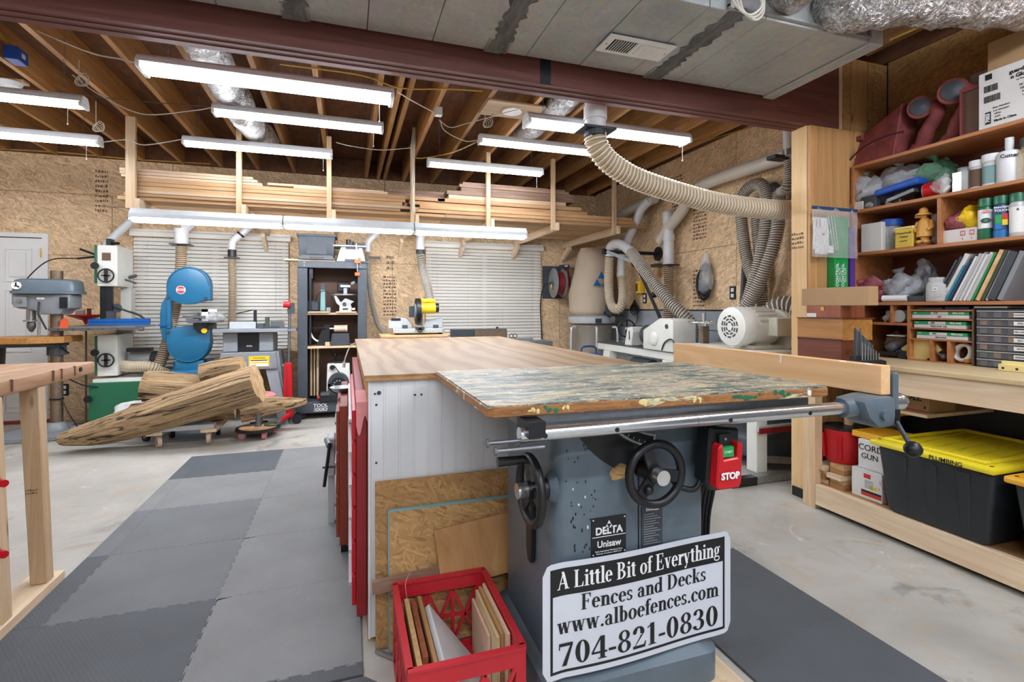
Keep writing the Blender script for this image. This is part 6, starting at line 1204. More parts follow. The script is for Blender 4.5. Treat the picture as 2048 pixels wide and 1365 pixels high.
G = {
 'A': (.80, diag(.10,0,.42,1.0,tn*1.2)+diag(.64,0,.38,1.0,TS*1.05)+rect(.22,.30,.58,.36)+serif(.10,0)+serif(.64,0,.3)),
 'L': (.68, stem(.10,0,1)+rect(.27,0,.60,sh_)+[[(.50,0),(.62,0),(.64,.28),(.60,.28)]]),
 'B': (.72, stem(.10,0,1,'l','l')+ringp(.30,.75,.30,.25,TS,tn,-90,90)+ringp(.30,.27,.36,.27,TS,tn,-90,90)+rect(.2,.95,.32,1)+rect(.2,0,.32,.05)+rect(.2,.48,.34,.535)),
 'E': (.70, stem(.10,0,1)+rect(.27,.95,.58,1)+rect(.27,0,.60,.05)+rect(.27,.48,.46,.535)+[[(.50,1),(.60,1),(.60,.74),(.57,.74)],[(.50,0),(.62,0),(.64,.28),(.60,.28)]]+rect(.43,.37,.48,.64)),
 'F': (.64, stem(.10,0,1)+rect(.27,.95,.57,1)+rect(.27,.48,.45,.535)+[[(.48,1),(.59,1),(.59,.72),(.56,.72)]]+rect(.42,.37,.47,.64)),
 'D': (.80, stem(.10,0,1,'l','l')+ringp(.30,.5,.44,.5,TS*1.1,tn,-90,90)+rect(.2,.95,.32,1)+rect(.2,0,.32,.05)),
 'i': (.32, stem(.09,0,XH_,'l','lr')+blob(.17,.86,.09)), 'l': (.32, stem(.09,0,1,'l','lr')),
 't': (.38, rect(.10,.12,.10+TS,.84)+rect(.02,XH_-.055,.36,XH_)+ringp(.25,.13,.15,.14,.13,.06,180,330)+[[(.10,.84),(.02,.64),(.12,.64)]]),
 'e': (.52, bowl(.27,.33,.25,.345,0,318)+rect(.10,.34,.50,.395)), 'o': (.58, bowl(.29,.33,.27,.345)), 'c': (.50, bowl(.27,.33,.25,.345,35,320)+blob(.43,.50,.07)),
 'f': (.36, stem(.09,0,.80,'','lr')+rect(.0,XH_-.055,.34,XH_)+ringp(.27,.80,.18,.20,TS,.055,60,180)+blob(.36,.93,.065)),
 'v': (.56, diag(.13,XH_,.29,0,TS)+diag(.44,XH_,.29,0,tn)+serif(.13,XH_-sh_,.25)+serif(.44,XH_-sh_,.18)),
 'y': (.56, diag(.13,XH_,.29,.02,TS)+diag(.45,XH_,.22,-.24,tn)+serif(.13,XH_-sh_,.25)+serif(.45,XH_-sh_,.18)+blob(.16,-.22,.07)),
 'w': (.82, diag(.12,XH_,.26,0,TS)+diag(.40,XH_,.26,0,tn)+diag(.41,XH_,.55,0,TS)+diag(.70,XH_,.55,0,tn)+serif(.12,XH_-sh_,.25)+serif(.41,XH_-sh_,.22)+serif(.71,XH_-sh_,.18)),
 'r': (.46, stem(.09,0,XH_,'l','lr')+ringp(.37,.44,.14,.23,.08,.1,60,180)+blob(.41,.57,.085)),
 'h': (.62, stem(.09,0,1,'l','lr')+stem(.39,0,.45,'','lr',TS)+arch(.20,.32)), 'n': (.62, stem(.09,0,XH_,'l','lr')+stem(.39,0,.45,'','lr',TS)+arch(.20,.32)),
 'm': (.92, stem(.09,0,XH_,'l','lr')+stem(.39,0,.45,'','lr')+stem(.69,0,.45,'','lr')+arch(.20,.32)+arch(.50,.32)),
 'g': (.54, bowl(.24,.42,.20,.25,0,360,.14)+ringp(.26,-.08,.24,.17,.07,.07,0,360)+[[(.10,.22),(.16,.22),(.20,.06),(.06,.06)]]+ringp(.46,.58,.08,.1,.06,.06,0,180)),
 's': (.44, ringp(.21,.49,.17,.18,.13,.07,30,270)+ringp(.21,.17,.19,.18,.13,.07,-150,90)+rect(.33,.46,.37,.64)+rect(.03,.02,.07,.2)),
 'a': (.54, ringp(.22,.19,.19,.2,.13,.06,60,300)+rect(.29,.0,.29+TS,.45)+ringp(.25,.44,.21,.235,.16,.07,0,165)+blob(.10,.50,.07)+rect(.44,0,.52,.05)),
 'd': (.62, bowl(.26,.33,.24,.345,40,320)+stem(.37,0,1,'l','r')), 'b': (.60, stem(.09,0,1,'l','')+bowl(.32,.33,.24,.345,-140,140)),
 'k': (.62, stem(.09,0,1,'l','lr')+diag(.27,.26,.48,XH_,tn)+diag(.34,.36,.50,0,TS*.95)+serif(.47,XH_-sh_,.22)+serif(.52,0,.24)),
 '.': (.28, blob(.14,.08,.09)), '-': (.36, rect(.04,.26,.32,.38)), ' ': (.28, []),
 '0': (.60, bowl(.29,.5,.26,.5)), '8': (.60, ringp(.29,.76,.22,.24,.13,.055)+ringp(.29,.27,.26,.27,.15,.055)),
 '7': (.60, rect(.05,.86,.54,1.0)+[[(.46,.9),(.54,.9),(.32,0),(.15,0)]]+rect(.04,.72,.08,1.0)), '4': (.62, rect(.34,0,.34+TS,1)+rect(.02,.24,.60,.33)+[[(.02,.33),(.09,.33),(.42,1),(.34,1)]]+serif(.42,0,.32)),
 '2': (.60, ringp(.27,.74,.24,.26,TS,.07,-25,170)+[[(.04,.0),(.16,.16),(.50,.66),(.36,.58)]]+rect(.04,0,.52,.13)+[[(.46,0),(.54,0),(.58,.27),(.53,.27)]]+blob(.11,.74,.08)),
 '1': (.48, stem(.16,0,1,'','lr')+[[(.02,.84),(.05,.80),(.2,.88),(.3,1.0),(.25,1.0)]]), '3': (.58, ringp(.25,.75,.23,.25,.15,.06,-80,165)+ringp(.25,.28,.27,.28,.16,.06,-165,85)+blob(.11,.80,.075)+blob(.10,.16,.08)+rect(.18,.49,.30,.54)),
}
def serif_line(s, x0, x1, zb, cap, fy, mat_, par, y0, name):
    wd_ = sum(G[c][0] for c in s); kx = (x1-x0)/wd_; m = M(); x = x0
    for c in s:
        for poly in G[c][1]:
            p = [(x+u*kx, zb+v*cap) for u, v in poly]; n = len(p)
            m.add([(a,fy(a)-y0-.0011,b) for a, b in p], [tuple(range(n))])
        x += G[c][0]*kx
    return m.ob(name, mat_, par)
sg = T('magnetic_sign', 'black and white business sign stuck to the front of the saw cabinet', 'sign', (.86,1.32,.21), w=True)
SX0, SX1, SZ0, SZ1 = .520, 1.192, .212, .542
def fy(x): u = (x-SX0)/(SX1-SX0); return 1.3185-.010*math.sin(u*5.2)-(.012 if u < .1 else 0)*(1-u/.1 if u < .1 else 0)+(.9*max(0,u-.9)**2)
m = M(); nx = 48; rad = .03
def zlim(x):
    d = min(x-SX0, SX1-x); k = rad-math.sqrt(max(0, rad*rad-(rad-min(d,rad))**2)); return SZ0+k, SZ1-k
for i in range(nx+1):
    x = SX0+(SX1-SX0)*i/nx; a, b = zlim(x)
    m.v += [(x,fy(x),a),(x,fy(x),b),(x,fy(x)+.0012,b),(x,fy(x)+.0012,a)]
for i in range(nx): m.f += [(4*i+j, 4*(i+1)+j, 4*(i+1)+(j+1)%4, 4*i+(j+1)%4) for j in range(4)]
m.f += [(0,1,2,3),(4*nx+3,4*nx+2,4*nx+1,4*nx)]; m.ob('sheet','sign_white',sg)
def strip(x0, x1, z0, z1, y0, mt, name, n=36):
    m = M()
    for i in range(n+1): x = x0+(x1-x0)*i/n; m.v += [(x,fy(x)-y0,z0),(x,fy(x)-y0,z1)]
    m.f = [(2*i,2*i+2,2*i+3,2*i+1) for i in range(n)]; return m.ob(name, mt, sg)
bx0, bx1, bz0, bz1 = SX0+.024, SX1-.028, SZ0+.016, SZ1-.016; e = .008
strip(bx0,bx1,bz1-.078,bz1,.0005,'print_black','title_band'); strip(bx0,bx1,bz0,bz0+e,.0005,'print_black','border'); strip(bx0,bx0+e,bz0,bz1,.0005,'print_black','border',3); strip(bx1-e,bx1,bz0,bz1,.0005,'print_black','border',3)
serif_line('A Little Bit of Everything',bx0+.022,bx1-.020,bz1-.060,.050,fy,'print_white',sg,0,'sign_lettering')
serif_line('Fences and Decks',bx0+.095,bx1-.075,bz1-.128,.046,fy,'print_black',sg,0,'sign_lettering')
serif_line('www.alboefences.com',bx0+.022,bx1-.026,bz1-.187,.048,fy,'print_black',sg,0,'sign_lettering')
serif_line('704-821-0830',bx0+.024,bx1-.026,bz0+.018,.066,fy,'print_black',sg,0,'sign_lettering')
# ================================================================ bench and shelves along the near side wall
def Ys(px, X): t = (px-1024)/F; return X*(CS-t*SN)/(SN+t*CS)
def Zs(py, px, X): return P(px, py, X=X).z
sbn = T('shelf_workbench', 'long pine wall bench with a lower storage deck under the shelves', 'bench', (3.2,1.4,0), w=True)
M().box((2.80,.25,.926),(3.60,2.50,.95)).ob('worktop','maple',sbn,bev=.002); M().box((2.825,.25,.80),(2.862,2.40,.925)).ob('apron','pine_y',sbn,bev=.002)
for y in (2.405,.28): M().box((2.80,y,0),(2.862,y+.09,.925)).ob('leg','pine',sbn,bev=.002)
M().box((2.795,.25,.03),(2.833,2.40,.158)).ob('lower_rail','pine_y',sbn,bev=.002); M().box((2.84,.25,.14),(3.60,2.40,.158)).ob('lower_deck','scrap',sbn); M().box((3.02,1.9,.66),(3.58,2.38,.678)).ob('half_shelf','pine_y',sbn); M().box((3.04,2.36,.16),(3.07,2.40,.66)).ob('shelf_prop','pine',sbn)
for y in (2.405,): M().box((3.50,y,0),(3.56,y+.09,.925)).ob('leg','pine',sbn)
sf = T('shelf_unit', 'open reddish pine shelf unit over the wall bench', 'shelf unit', (3.41,1.4,.95), w=True)
SXF, SXB = 3.225, 3.60
for z in (2.20,1.898,1.613,1.283): M().box((SXF,.25,z),(SXB,2.475,z+.02)).ob('shelf','cedar',sf,bev=.0015)
M().box((SXF,2.477,.951),(SXB,2.497,2.219)).ob('end_panel','cedar',sf,bev=.0015); M().box((SXB-.012,.25,.951),(SXB-.001,2.475,1.282)).box((SXB-.012,.25,1.304),(SXB-.001,2.475,1.612)).box((SXB-.012,.25,1.634),(SXB-.001,2.475,1.897)).box((SXB-.012,.25,1.919),(SXB-.001,2.475,2.199)).ob('back_panel','mahogany',sf)
dv = Ys(1877,SXF); M().box((SXF+.004,dv-.01,1.634),(SXB-.014,dv+.01,1.897)).ob('divider','cedar',sf)
XC = 3.24
for px, z0, z1 in ((1783,1.175,1.282),(1817,.951,1.282),(1862,.955,1.075),(1897,.955,1.075)):
    y = Ys(px,XC); M().box((XC,y-.008,z0),(SXB-.014,y+.008,z1)).ob('divider','cedar',sf)
yA, yB, yC = Ys(1817,XC), Ys(1945,XC), 2.475
M().box((XC,yA+.009,1.158),(SXB-.014,yC,1.174)).ob('cubby_shelf','cedar',sf)
for z in (1.08,1.143,1.20,1.252): M().box((XC,yB+.004,z-.004),(SXB-.014,yA-.009,z+.004)).ob('cubby_shelf','cedar',sf)
M().box((XC,yB+.004,.951),(SXB-.014,yA-.009,.956)).ob('cubby_floor','cedar',sf); M().box((XC,yB-.006,.951),(SXB-.014,yB+.003,1.262)).ob('cubby_side','soft_brown',sf)

def item(px0, px1, X0, z0, h, dx, mt, name, label, cat, bev=.002, group=None, **k):
    a, b = Ys(px0,X0), Ys(px1,X0); o = T(name, label, cat, (X0+dx/2,(a+b)/2,z0), w=True, group=group)
    M().box((X0,b,z0),(X0+dx,a,z0+h)).ob('body', mt, o, bev=bev); return o, a, b
def facetext(o, txt, X, y, z, size, mt='print_black', bold=0, vert=False):   # lettering on a face turned to -X
    return text(txt, size, mt, o, frame((X-.0008,y,z),(0,0,1) if vert else (0,-1,0),(0,1,0) if vert else (0,0,1)), bold=bold)
def flatpatch(o, X, ya, yb, z0, z1, mt, name='label_patch'): return M().box((X-.0012,ya,z0),(X-.0004,yb,z1)).ob(name, mt, o)
def bag(label, c, r, mt, seed, name='plastic_bag', knot=True, cat='bag', amp=.013, fill=None):
    o = T(name, label, cat, (c[0],c[1],c[2]-r[2]), w=True)
    m = M().sph(c, r, 24, 14).wob(amp, 22, seed).wob(amp*.5, 55, seed+1); zb = c[2]-r[2]; m.v = [(x,y,max(z,zb+.001)) for x, y, z in m.v]; m.ob('film',mt,o,sm=70)
    if knot: M().lathe([(.008,0),(.014,.02),(.035,.055),(.02,.06)],(c[0],c[1],c[2]+r[2]*.85),(-.3,.2,1),10).wob(.004,60,seed).ob('knot',mt,o,sm=70)
    if fill: M().sph((c[0],c[1],c[2]-r[2]*.2), tuple(q*.72 for q in r), 12, 8).wob(.008,40,seed+3).ob('contents',fill,o,sm=60)
    return o
# ---- top shelf
zt = 2.2205
y = Ys(1760,3.33); cw_ = T('fan_shroud', 'dusty red sheet metal hood leaning at the end of the top shelf', 'hood', (3.36,y,zt), w=True)
M().hexa([(3.26,y-.13,zt),(3.26,y+.17,zt),(3.44,y+.17,zt),(3.44,y-.13,zt)],[(3.30,y-.16,zt+.33),(3.34,y+.12,zt+.22),(3.46,y+.10,zt+.22),(3.46,y-.16,zt+.34)]).ob('hood','dusty_red',cw_,bev=.004); M().box((3.29,y+.10,zt+.18),(3.32,y+.19,zt+.21)).ob('flange','dusty_red',cw_); M().sweep(curve([(3.235,y+.18,zt+.01),(3.23,y+.05,zt+.10),(3.23,y-.10,zt+.13),(3.25,y-.2,zt+.13)],16),.005,6).ob('wire','black',cw_)
for px, s, lb in ((1833,1.0,'rusty red cast tractor seat bracket with round disc, nearer the red hood'),(1898,1.1,'rusty red cast bracket with round disc beside the empty frame')):
    y = Ys(px,3.32); c = T('cast_bracket', lb, 'casting', (3.36,y,zt), w=True)
    M().lathe([(.09*s,0),(.088*s,.02),(.06*s,.05),(.05*s,.07)],(3.40,y+.02,zt),n=22).ob('foot','dusty_red',c,sm=40); M().sweep(curve([(3.38,y,zt+.05),(3.36,y-.04,zt+.13*s),(3.36,y-.09,zt+.20*s),(3.37,y-.07,zt+.26*s),(3.36,y-.02,zt+.27*s)],16),[.045*s]*5+[.04*s]*6+[.04*s]*6,12).ob('arm','dusty_red',c,sm=60); M().lathe([(.06*s,0),(.068*s,.012),(.066*s,.03),(.03*s,.035)],(3.34,y-.01,zt+.27*s),(-.85,-.5,-.05),24).ob('rim','dusty_red',c,sm=40); M().lathe([(.05*s,.036),(.03*s,.038),(.012,.044)],(3.338,y-.01,zt+.27*s),(-.85,-.5,-.05),20).ob('disc_face','charcoal',c,sm=40)
ya, yb = Ys(1919,3.27), Ys(1958,3.27); fr_ = T('empty_frame', 'reddish empty wooden frame standing on the top shelf', 'frame', (3.4,(ya+yb)/2,zt), w=True)
for q in (((3.27,ya-.012,zt),(3.285,ya,zt+.27)),((3.27,yb-.16,zt),(3.285,yb-.148,zt+.27)),((3.27,yb-.148,zt),(3.285,ya-.012,zt+.02)),((3.27,yb-.148,zt+.25),(3.285,ya-.012,zt+.27))): M().box(*q).ob('frame_side','dusty_red',fr_)
M().box((3.285,yb-.15,zt+.01),(3.29,ya-.01,zt+.26)).ob('panel','soft_brown',fr_)
gl, ya, yb = item(1957,2120,3.23,zt,.30,.3,'box_white','glove_box','white carton of nitrile gloves on the top shelf, printed with 7003','carton',.003)
for t_, y_, z_, s_, b_ in (('guard Nitrile',ya-.20,.255,.026,.0009),('n Gloves',ya-.185,.228,.026,.0009),('w/ Powder Free',ya-.2,.207,.012,0),('10 Boxes',ya-.20,.175,.016,0),('100 Pcs',ya-.20,.157,.016,0),('RUBY',ya-.2,.139,.013,0),('Large',ya-.2,.122,.013,0),('Item Number:',ya-.10,.100,.013,0),('Lot Number:',ya-.10,.083,.013,0),('MFG:',ya-.085,.066,.013,0),('EXP:',ya-.085,.050,.013,0),('Made in China',ya-.115,.030,.016,.0005)): facetext(gl, t_, 3.23, y_, zt+z_, s_, bold=b_)
flatpatch(gl,3.23,ya-.055,ya-.03,zt+.02,zt+.085,'print_black'); facetext(gl,'7003',3.2285,ya-.0425,zt+.053,.024,'print_white',.0008,True); flatpatch(gl,3.23,ya-.06,ya-.03,zt+.255,zt+.285,'print_black')
for z0, n_b in ((.19,16),(.135,18)):
    r_ = random.Random(n_b); y_ = ya-.025
    for i in range(n_b): w_ = r_.uniform(.0012,.0032); flatpatch(gl,3.23,y_-w_,y_,zt+z0,zt+z0+.035,'print_black','barcode_bar'); y_ -= w_+r_.uniform(.001,.0025)
item(1975,2150,3.30,zt+.302,.18,.28,'cardboard','cardboard_box','plain cardboard box stacked on the white glove carton','box')
o_, ya, yb = item(1940,1985,3.50,zt,.42,.09,'light_grey','grey_panel','dull grey panel standing behind the glove carton','panel')
# ---- second shelf
z2 = 1.9185
bag('large pale grey plastic bag sagging at the end of the second shelf', (3.36,Ys(1722,3.3),z2+.13), (.13,.14,.09), 'grey_bag', 1, fill='light_grey')
bag('knotted pale grey bag in the middle of the second shelf', (3.42,Ys(1800,3.4),z2+.16), (.11,.16,.10), 'grey_bag', 4, fill='light_grey'); bag('greenish clear bag behind the blue tarp on the second shelf', (3.44,Ys(1868,3.42),z2+.16), (.10,.10,.09), 'green_bag', 6, fill='mid_grey')
M().bar((3.27,Ys(1752,3.26),z2+.085),(3.30,Ys(1842,3.28),z2+.12),.10,.045).wob(.004,20,2).ob('folded_tarp','blue_tarp',label='folded bright blue tarp on the second shelf',cat='tarp',bev=.015,seg=2)
y = Ys(1865,3.28); rt = T('red_tin', 'red tin lying on its side on the second shelf', 'tin', (3.3,y,z2), w=True); M().cyl((3.30,y+.05,z2+.048),(3.32,y-.05,z2+.048),.046,n=24).ob('can','red_enamel',rt,sm=40); M().cyl((3.299,y+.051,z2+.048),(3.297,y+.058,z2+.048),.040,n=20).ob('paper_core','paper',rt)
for px0, px1, X0, h, dx, mt, nm, lb, ct in ((1681,1698,3.235,.045,.06,'purple','small_box','small purple box at the end of the second shelf','box'),(1700,1726,3.235,.055,.08,'box_white','small_box','small white box at the front edge of the second shelf','box'),(1722,1752,3.24,.08,.04,'charcoal','door_hinge','dark square hinge plate on the second shelf','hinge'),(1770,1800,3.26,.03,.06,'iron','drawer_slide','grey drawer slide under the blue tarp','drawer slide')):
    item(px0, px1, X0, z2, h, dx, mt, nm, lb, ct)
M().sph((3.245,Ys(1738,3.24),z2+.022),(.02,.03,.02),12,8).wob(.004,60,2).ob('small_bag','clear_plastic',label='tiny clear bag of fittings at the second shelf edge',cat='bag',sm=70)
M().bar((3.24,Ys(1778,3.24),z2+.02),(3.26,Ys(1830,3.25),z2+.06),.05,.02).ob('steel_bracket','iron',label='flat steel bracket wrapped in tape on the second shelf',cat='bracket')
bag('clear zip bag holding a white disc on the second shelf', (3.27,Ys(1888,3.26),z2+.06), (.02,.045,.06), 'clear_plastic', 8, knot=False, fill='paper'); item(1904,1922,3.25,z2,.11,.03,'foil','silver_pouch','crinkled silver foil pouch on the second shelf','pouch')
def bottle(px, X, z, r, h, mt, label, capc, cap_h=.03, neck=None, lab=None, labc='paper', name='bottle', cat='bottle', txt=None, group=None):
    y = Ys(px,X); o = T(name, label, cat, (X,y,z), w=True, group=group); nr = neck or r*.55
    M().lathe([(r*.94,0),(r,.006),(r,h*.80),(r*.85,h*.88),(nr,h*.93),(nr,h)],(X,y,z),n=24).ob('body',mt,o,sm=40); c_ = M().cyl((X,y,z+h-.004),(X,y,z+h+cap_h),nr*1.12,n=18).ob('cap',capc,o,sm=40)
    if lab: M().lathe([(r*1.006,h*lab[0]),(r*1.006,h*lab[1])],(X,y,z),n=24).ob('label_wrap',labc,o,sm=40)
    if txt:
        d = Vector((-X,-y,0)).normalized(); facem = frame(Vector((X,y,z+h*txt[2]))+d*(r*1.012),(d.y*-1 if False else -d.y,d.x,0),(0,0,1)); text(txt[0],txt[1],txt[3],o,facem,bold=.0006)
    return o
bottle(1932,3.30,z2,.036,.13,'light_grey','plain pale grey can behind the foil pouch','mid_grey',.004,.034); bottle(1956,3.29,z2,.035,.125,'bottle_white','small white capped jar with brown and green label','bottle_white',.03,.034,(.08,.85),'soft_brown'); bottle(1984,3.285,z2,.040,.135,'bottle_white','white capped jar with pale green label','bottle_white',.035,.038,(.1,.8),'teal_iron')
bottle(2019,3.28,z2,.050,.185,'bottle_white','tall translucent squeeze bottle with handwriting','bottle_white',.05,.016,txt=('Cutter',.026,.72,'print_black')); bottle(2058,3.28,z2,.045,.17,'amber','amber bottle at the frame edge of the second shelf','black',.04,.03)
# ---- third shelf
z3 = 1.6335
item(1722,1763,3.245,z3,.185,.06,'box_white','white_carton','plain white carton on the third shelf beside the zip bag','carton')
y = Ys(1783,3.34); jr = T('glass_jar', 'clear jar with a bright blue lid on the third shelf', 'jar', (3.34,y,z3), w=True); M().lathe([(.055,0),(.06,.01),(.06,.14),(.05,.16)],(3.34,y,z3),n=28).ob('glass','jar',jr,sm=40); M().cyl((3.34,y,z3+.16),(3.34,y,z3+.20),.062,n=28).ob('lid','blue_tarp',jr,sm=40); M().cyl((3.34,y,z3+.006),(3.34,y,z3+.05),.052,n=20).ob('contents','soft_brown',jr)
yt_, ya, yb = item(1789,1826,3.25,z3,.125,.085,'yellow_tin','tea_tin','yellow hinged tin with dark script on the third shelf','tin',.006); M().box((3.247,yb-.003,z3+.118),(3.338,ya+.003,z3+.132)).ob('lid','pale_yellow',yt_,bev=.003); facetext(yt_,'Household',3.25,(ya+yb)/2,z3+.093,.020); facetext(yt_,'Twine',3.25,(ya+yb)/2,z3+.07,.020); facetext(yt_,'assorted',3.25,(ya+yb)/2,z3+.045,.012)
y = Ys(1850,3.28); fg = T('carved_figure', 'small carved wooden man in hat and long coat on the third shelf', 'figurine', (3.28,y,z3), w=True); X = 3.28
M().lathe([(.045,0),(.045,.012),(.04,.018)],(X,y,z3),n=16).ob('base','mahogany',fg); M().sph((X-.012,y+.018,z3+.028),(.03,.018,.014),10,6).ob('boot','figure_wood',fg,sm=60); M().sph((X-.012,y-.018,z3+.028),(.03,.018,.014),10,6).ob('boot','figure_wood',fg,sm=60)
M().lathe([(.02,.03),(.022,.055),(.044,.058),(.040,.09),(.036,.13),(.030,.155),(.014,.172)],(X,y,z3),n=16).ob('coat','figure_wood',fg,sm=50); M().sph((X-.006,y+.004,z3+.182),(.020,.018,.022),12,8).ob('head','figure_wood',fg,sm=60); M().sph((X-.026,y+.02,z3+.178),(.018,.020,.007),10,6).ob('beard','figure_wood',fg,sm=60); M().lathe([(.044,.186),(.040,.194),(.024,.203),(.021,.222),(.010,.232)],(X-.006,y+.003,z3),n=16).ob('hat','figure_wood',fg,sm=50)
for s in (-1,1): M().sweep([(X,y+s*.036,z3+.15),(X-.012,y+s*.046,z3+.11),(X-.03,y+s*.03,z3+.095)],[.012,.013,.010],8).ob('arm','figure_wood',fg,sm=60)
item(1862,1873,3.30,z3,.19,.02,'clear_plastic','plastic_tube','slim clear tube standing beside the carved figure','tube')
wx, ya, yb = item(1884,1954,3.25,z3,.075,.13,'box_white','glove_dispenser','long white box with small red size marks on the third shelf','carton',.003)
for k, y_ in enumerate((yb+.055,yb+.012)): flatpatch(wx,3.25,y_,y_+.022,z3+.035,z3+.062,'print_red'); flatpatch(wx,3.2492,y_+.003,y_+.019,z3+.040,z3+.057,'box_white'); facetext(wx,'L',3.25,y_+.011,z3+.018,.016,'print_red'); facetext(wx,'L',3.2484,y_+.011,z3+.049,.013,'print_red')
bg2 = T('rag_bag', 'torn yellow and pink plastic sack slumped on the white box', 'bag', (3.31,(ya+yb)/2,z3+.076), w=True); yc_ = (ya+yb)/2
m = M().sph((3.31,yc_-.02,z3+.135),(.055,.055,.075),18,10).wob(.009,30,5); m.v = [(a,b,max(c,z3+.0765)) for a, b, c in m.v]; m.ob('sack','yellow',bg2,sm=60); m = M().sph((3.30,yc_+.03,z3+.12),(.05,.06,.055),16,10).wob(.009,33,2); m.v = [(a,b,max(c,z3+.0765)) for a, b, c in m.v]; m.ob('sack_lining','pink_bag',bg2,sm=60)
def spray(px, label, body, band, cap, words):
    X = 3.27; y = Ys(px,X); o = T('spray_can', label, 'spray can', (X,y,z3), w=True, group='spray cans on the third shelf'); r = .033
    M().lathe([(r*.94,0),(r,.006),(r,.165),(r*.8,.18)],(X,y,z3),n=26).ob('can',body,o,sm=40); M().lathe([(r*.97,.178),(r*.97,.215),(r*.9,.222)],(X,y,z3),n=24).ob('cap',cap,o,sm=40); M().lathe([(r*1.005,band[0]),(r*1.005,band[1])],(X,y,z3),n=26).ob('label_wrap',band[2],o,sm=40)
    d = Vector((-X,-y,0)).normalized()
    for w, s, z, mt in words: text(w, s, mt, o, frame(Vector((X,y,z3+z))+d*(r*1.015),(-d.y,d.x,0) if False else (d.y*-1,d.x,0),(0,0,1)), bold=.0004, depth=.0015)
    return o
s1_ = spray(1972,'dark green spray can with a red oval and white label','green_enamel',(.06,.16,'print_white'),'green_enamel',(('KRYLON',.013,.148,'print_white'),))
X = 3.27; y = Ys(1972,X); d = Vector((-X,-y,0)).normalized(); ov = M().prism([(.021*math.cos(i*.314),.148+.009*math.sin(i*.314)) for i in range(20)],'y',-.0010,.0002); ov.xf(Matrix.Translation((X,y,z3)) @ Matrix.Translation(d*.0330) @ frame((0,0,0),(-d.y,d.x,0),(-d.x,-d.y,0))); ov.ob('oval_logo','print_red',s1_)
for k, (dx_, dz, r1, r2, mt) in enumerate(((0,.10,.022,.014,'charcoal'),(.0,.10,.008,.008,'bright_green'))):
    q = M().prism([(dx_+r1*math.cos(i*.314),dz+r2*math.sin(i*.314)) for i in range(20)],'y',-.0012,-.0002).xf(Matrix.Translation((X,y,z3)) @ Matrix.Translation(d*(.0333+.0008*k)) @ frame((0,0,0),(-d.y,d.x,0),(-d.x,-d.y,0))); q.ob('ring_logo',mt,s1_)
s2_ = spray(2003,'spray can with green, yellow and red label patches beside the oval logo can','navy',(.0,.04,'print_blue'),'green_enamel',(('PAINTER\'S',.0125,.158,'print_white'),('TOUCH',.0155,.142,'print_white')))
y = Ys(2003,X); d = Vector((-X,-y,0)).normalized()
for a, b, c, e2, mt in ((-.024,.002,.075,.120,'bright_green'),(.003,.024,.095,.125,'print_red'),(.003,.024,.065,.094,'sticker_yellow'),(-.024,.002,.045,.074,'print_blue')):
    M().prism([(a,c),(b,c),(b,e2),(a,e2)],'y',-.001,0).xf(Matrix.Translation((X,y,z3)) @ Matrix.Translation(d*.0338) @ frame((0,0,0),(-d.y,d.x,0),(-d.x,-d.y,0))).ob('colour_patch',mt,s2_)
spray(2036,'spray can with a plain pale label at the frame edge','light_grey',(.02,.15,'paper'),'green_enamel',(('R',.016,.135,'print_black'),))
# ---- zip bag and boxes hung at the shelf end
zb_ = T('zip_bag', 'clear zip bag of papers and cable ties hanging at the shelf end', 'bag', P(1666,515,X=3.12), w=True)
a, b = P(1622,415,X=3.10), P(1711,418,X=3.13); y0_, y1_ = a.y, b.y; z0_, z1_ = P(1666,516,X=3.12).z, P(1666,416,X=3.12).z
YZ = 2.44; xa, xb = P(1621,415,Y=YZ).x, P(1711,418,Y=YZ).x; z1_ = P(1666,416,Y=YZ).z; z0_ = P(1666,516,Y=YZ).z
M().grid(lambda u, v: (xa+(xb-xa)*u, YZ-.012-.012*math.sin(math.pi*u)*math.sin(math.pi*v)+.003*math.sin(17*u+9*v), z0_+(z1_-z0_)*v), 16, 14).ob('film','clear_plastic',zb_,sm=70)
M().box((xa,YZ-.015,z1_-.02),(xb,YZ-.008,z1_)).ob('zip_strip','navy',zb_); M().box((xa+.02,YZ-.006,z0_+.05),(xa+.15,YZ-.002,z1_-.07)).ob('paper_sheet','paper',zb_); M().box((xa+.03,YZ-.010,z0_+.02),(xa+.13,YZ-.007,z0_+.14)).ob('paper_sheet','paper',zb_); M().box((xa+.10,YZ-.014,z0_+.03),(xa+.18,YZ-.011,z0_+.075)).ob('card','paper',zb_); M().box((xa+.09,YZ-.0085,z0_+.13),(xa+.115,YZ-.0065,z0_+.155)).ob('red_print','print_red',zb_)
for i in range(7): M().bar((xa+.13+.012*i,YZ-.007,z1_-.05),(xa+.18+.01*i,YZ-.007,z0_+.05),.004,.002,(0,1,0)).ob('cable_tie','paper' if i % 2 else 'bright_green',zb_)
for i in range(2): M().box((xa+.04+.03*i,YZ-.0075,z1_-.13),(xa+.045+.03*i,YZ-.0062,z1_-.08)).ob('pen_mark','print_red' if i == 0 else 'olive',zb_)
gx = P(1666,560,Y=2.465).x; gz = P(1680,575,Y=2.465).z
gbx = T('green_carton', 'tall bright green carton with white vertical lettering behind the zip bag', 'carton', (gx+.04,2.47,gz), w=True)
gx2 = P(1697,560,Y=2.45).x; M().box((gx,2.452,gz-.06),(gx2,2.508,gz+.46)).ob('body','bright_green',gbx,bev=.002)
for k, (x_, s, w_) in enumerate(((gx+.022,.032,'CONTROL'),(gx+.045,.024,'ON FILM'),(gx+.072,.032,'CONTROL'),(gx+.094,.024,'ON FILM'))): text(w_, s, 'print_white', gbx, frame((x_,2.4514,gz+.08),(0,0,1),(-1,0,0)), bold=.0006 if s > .03 else 0)
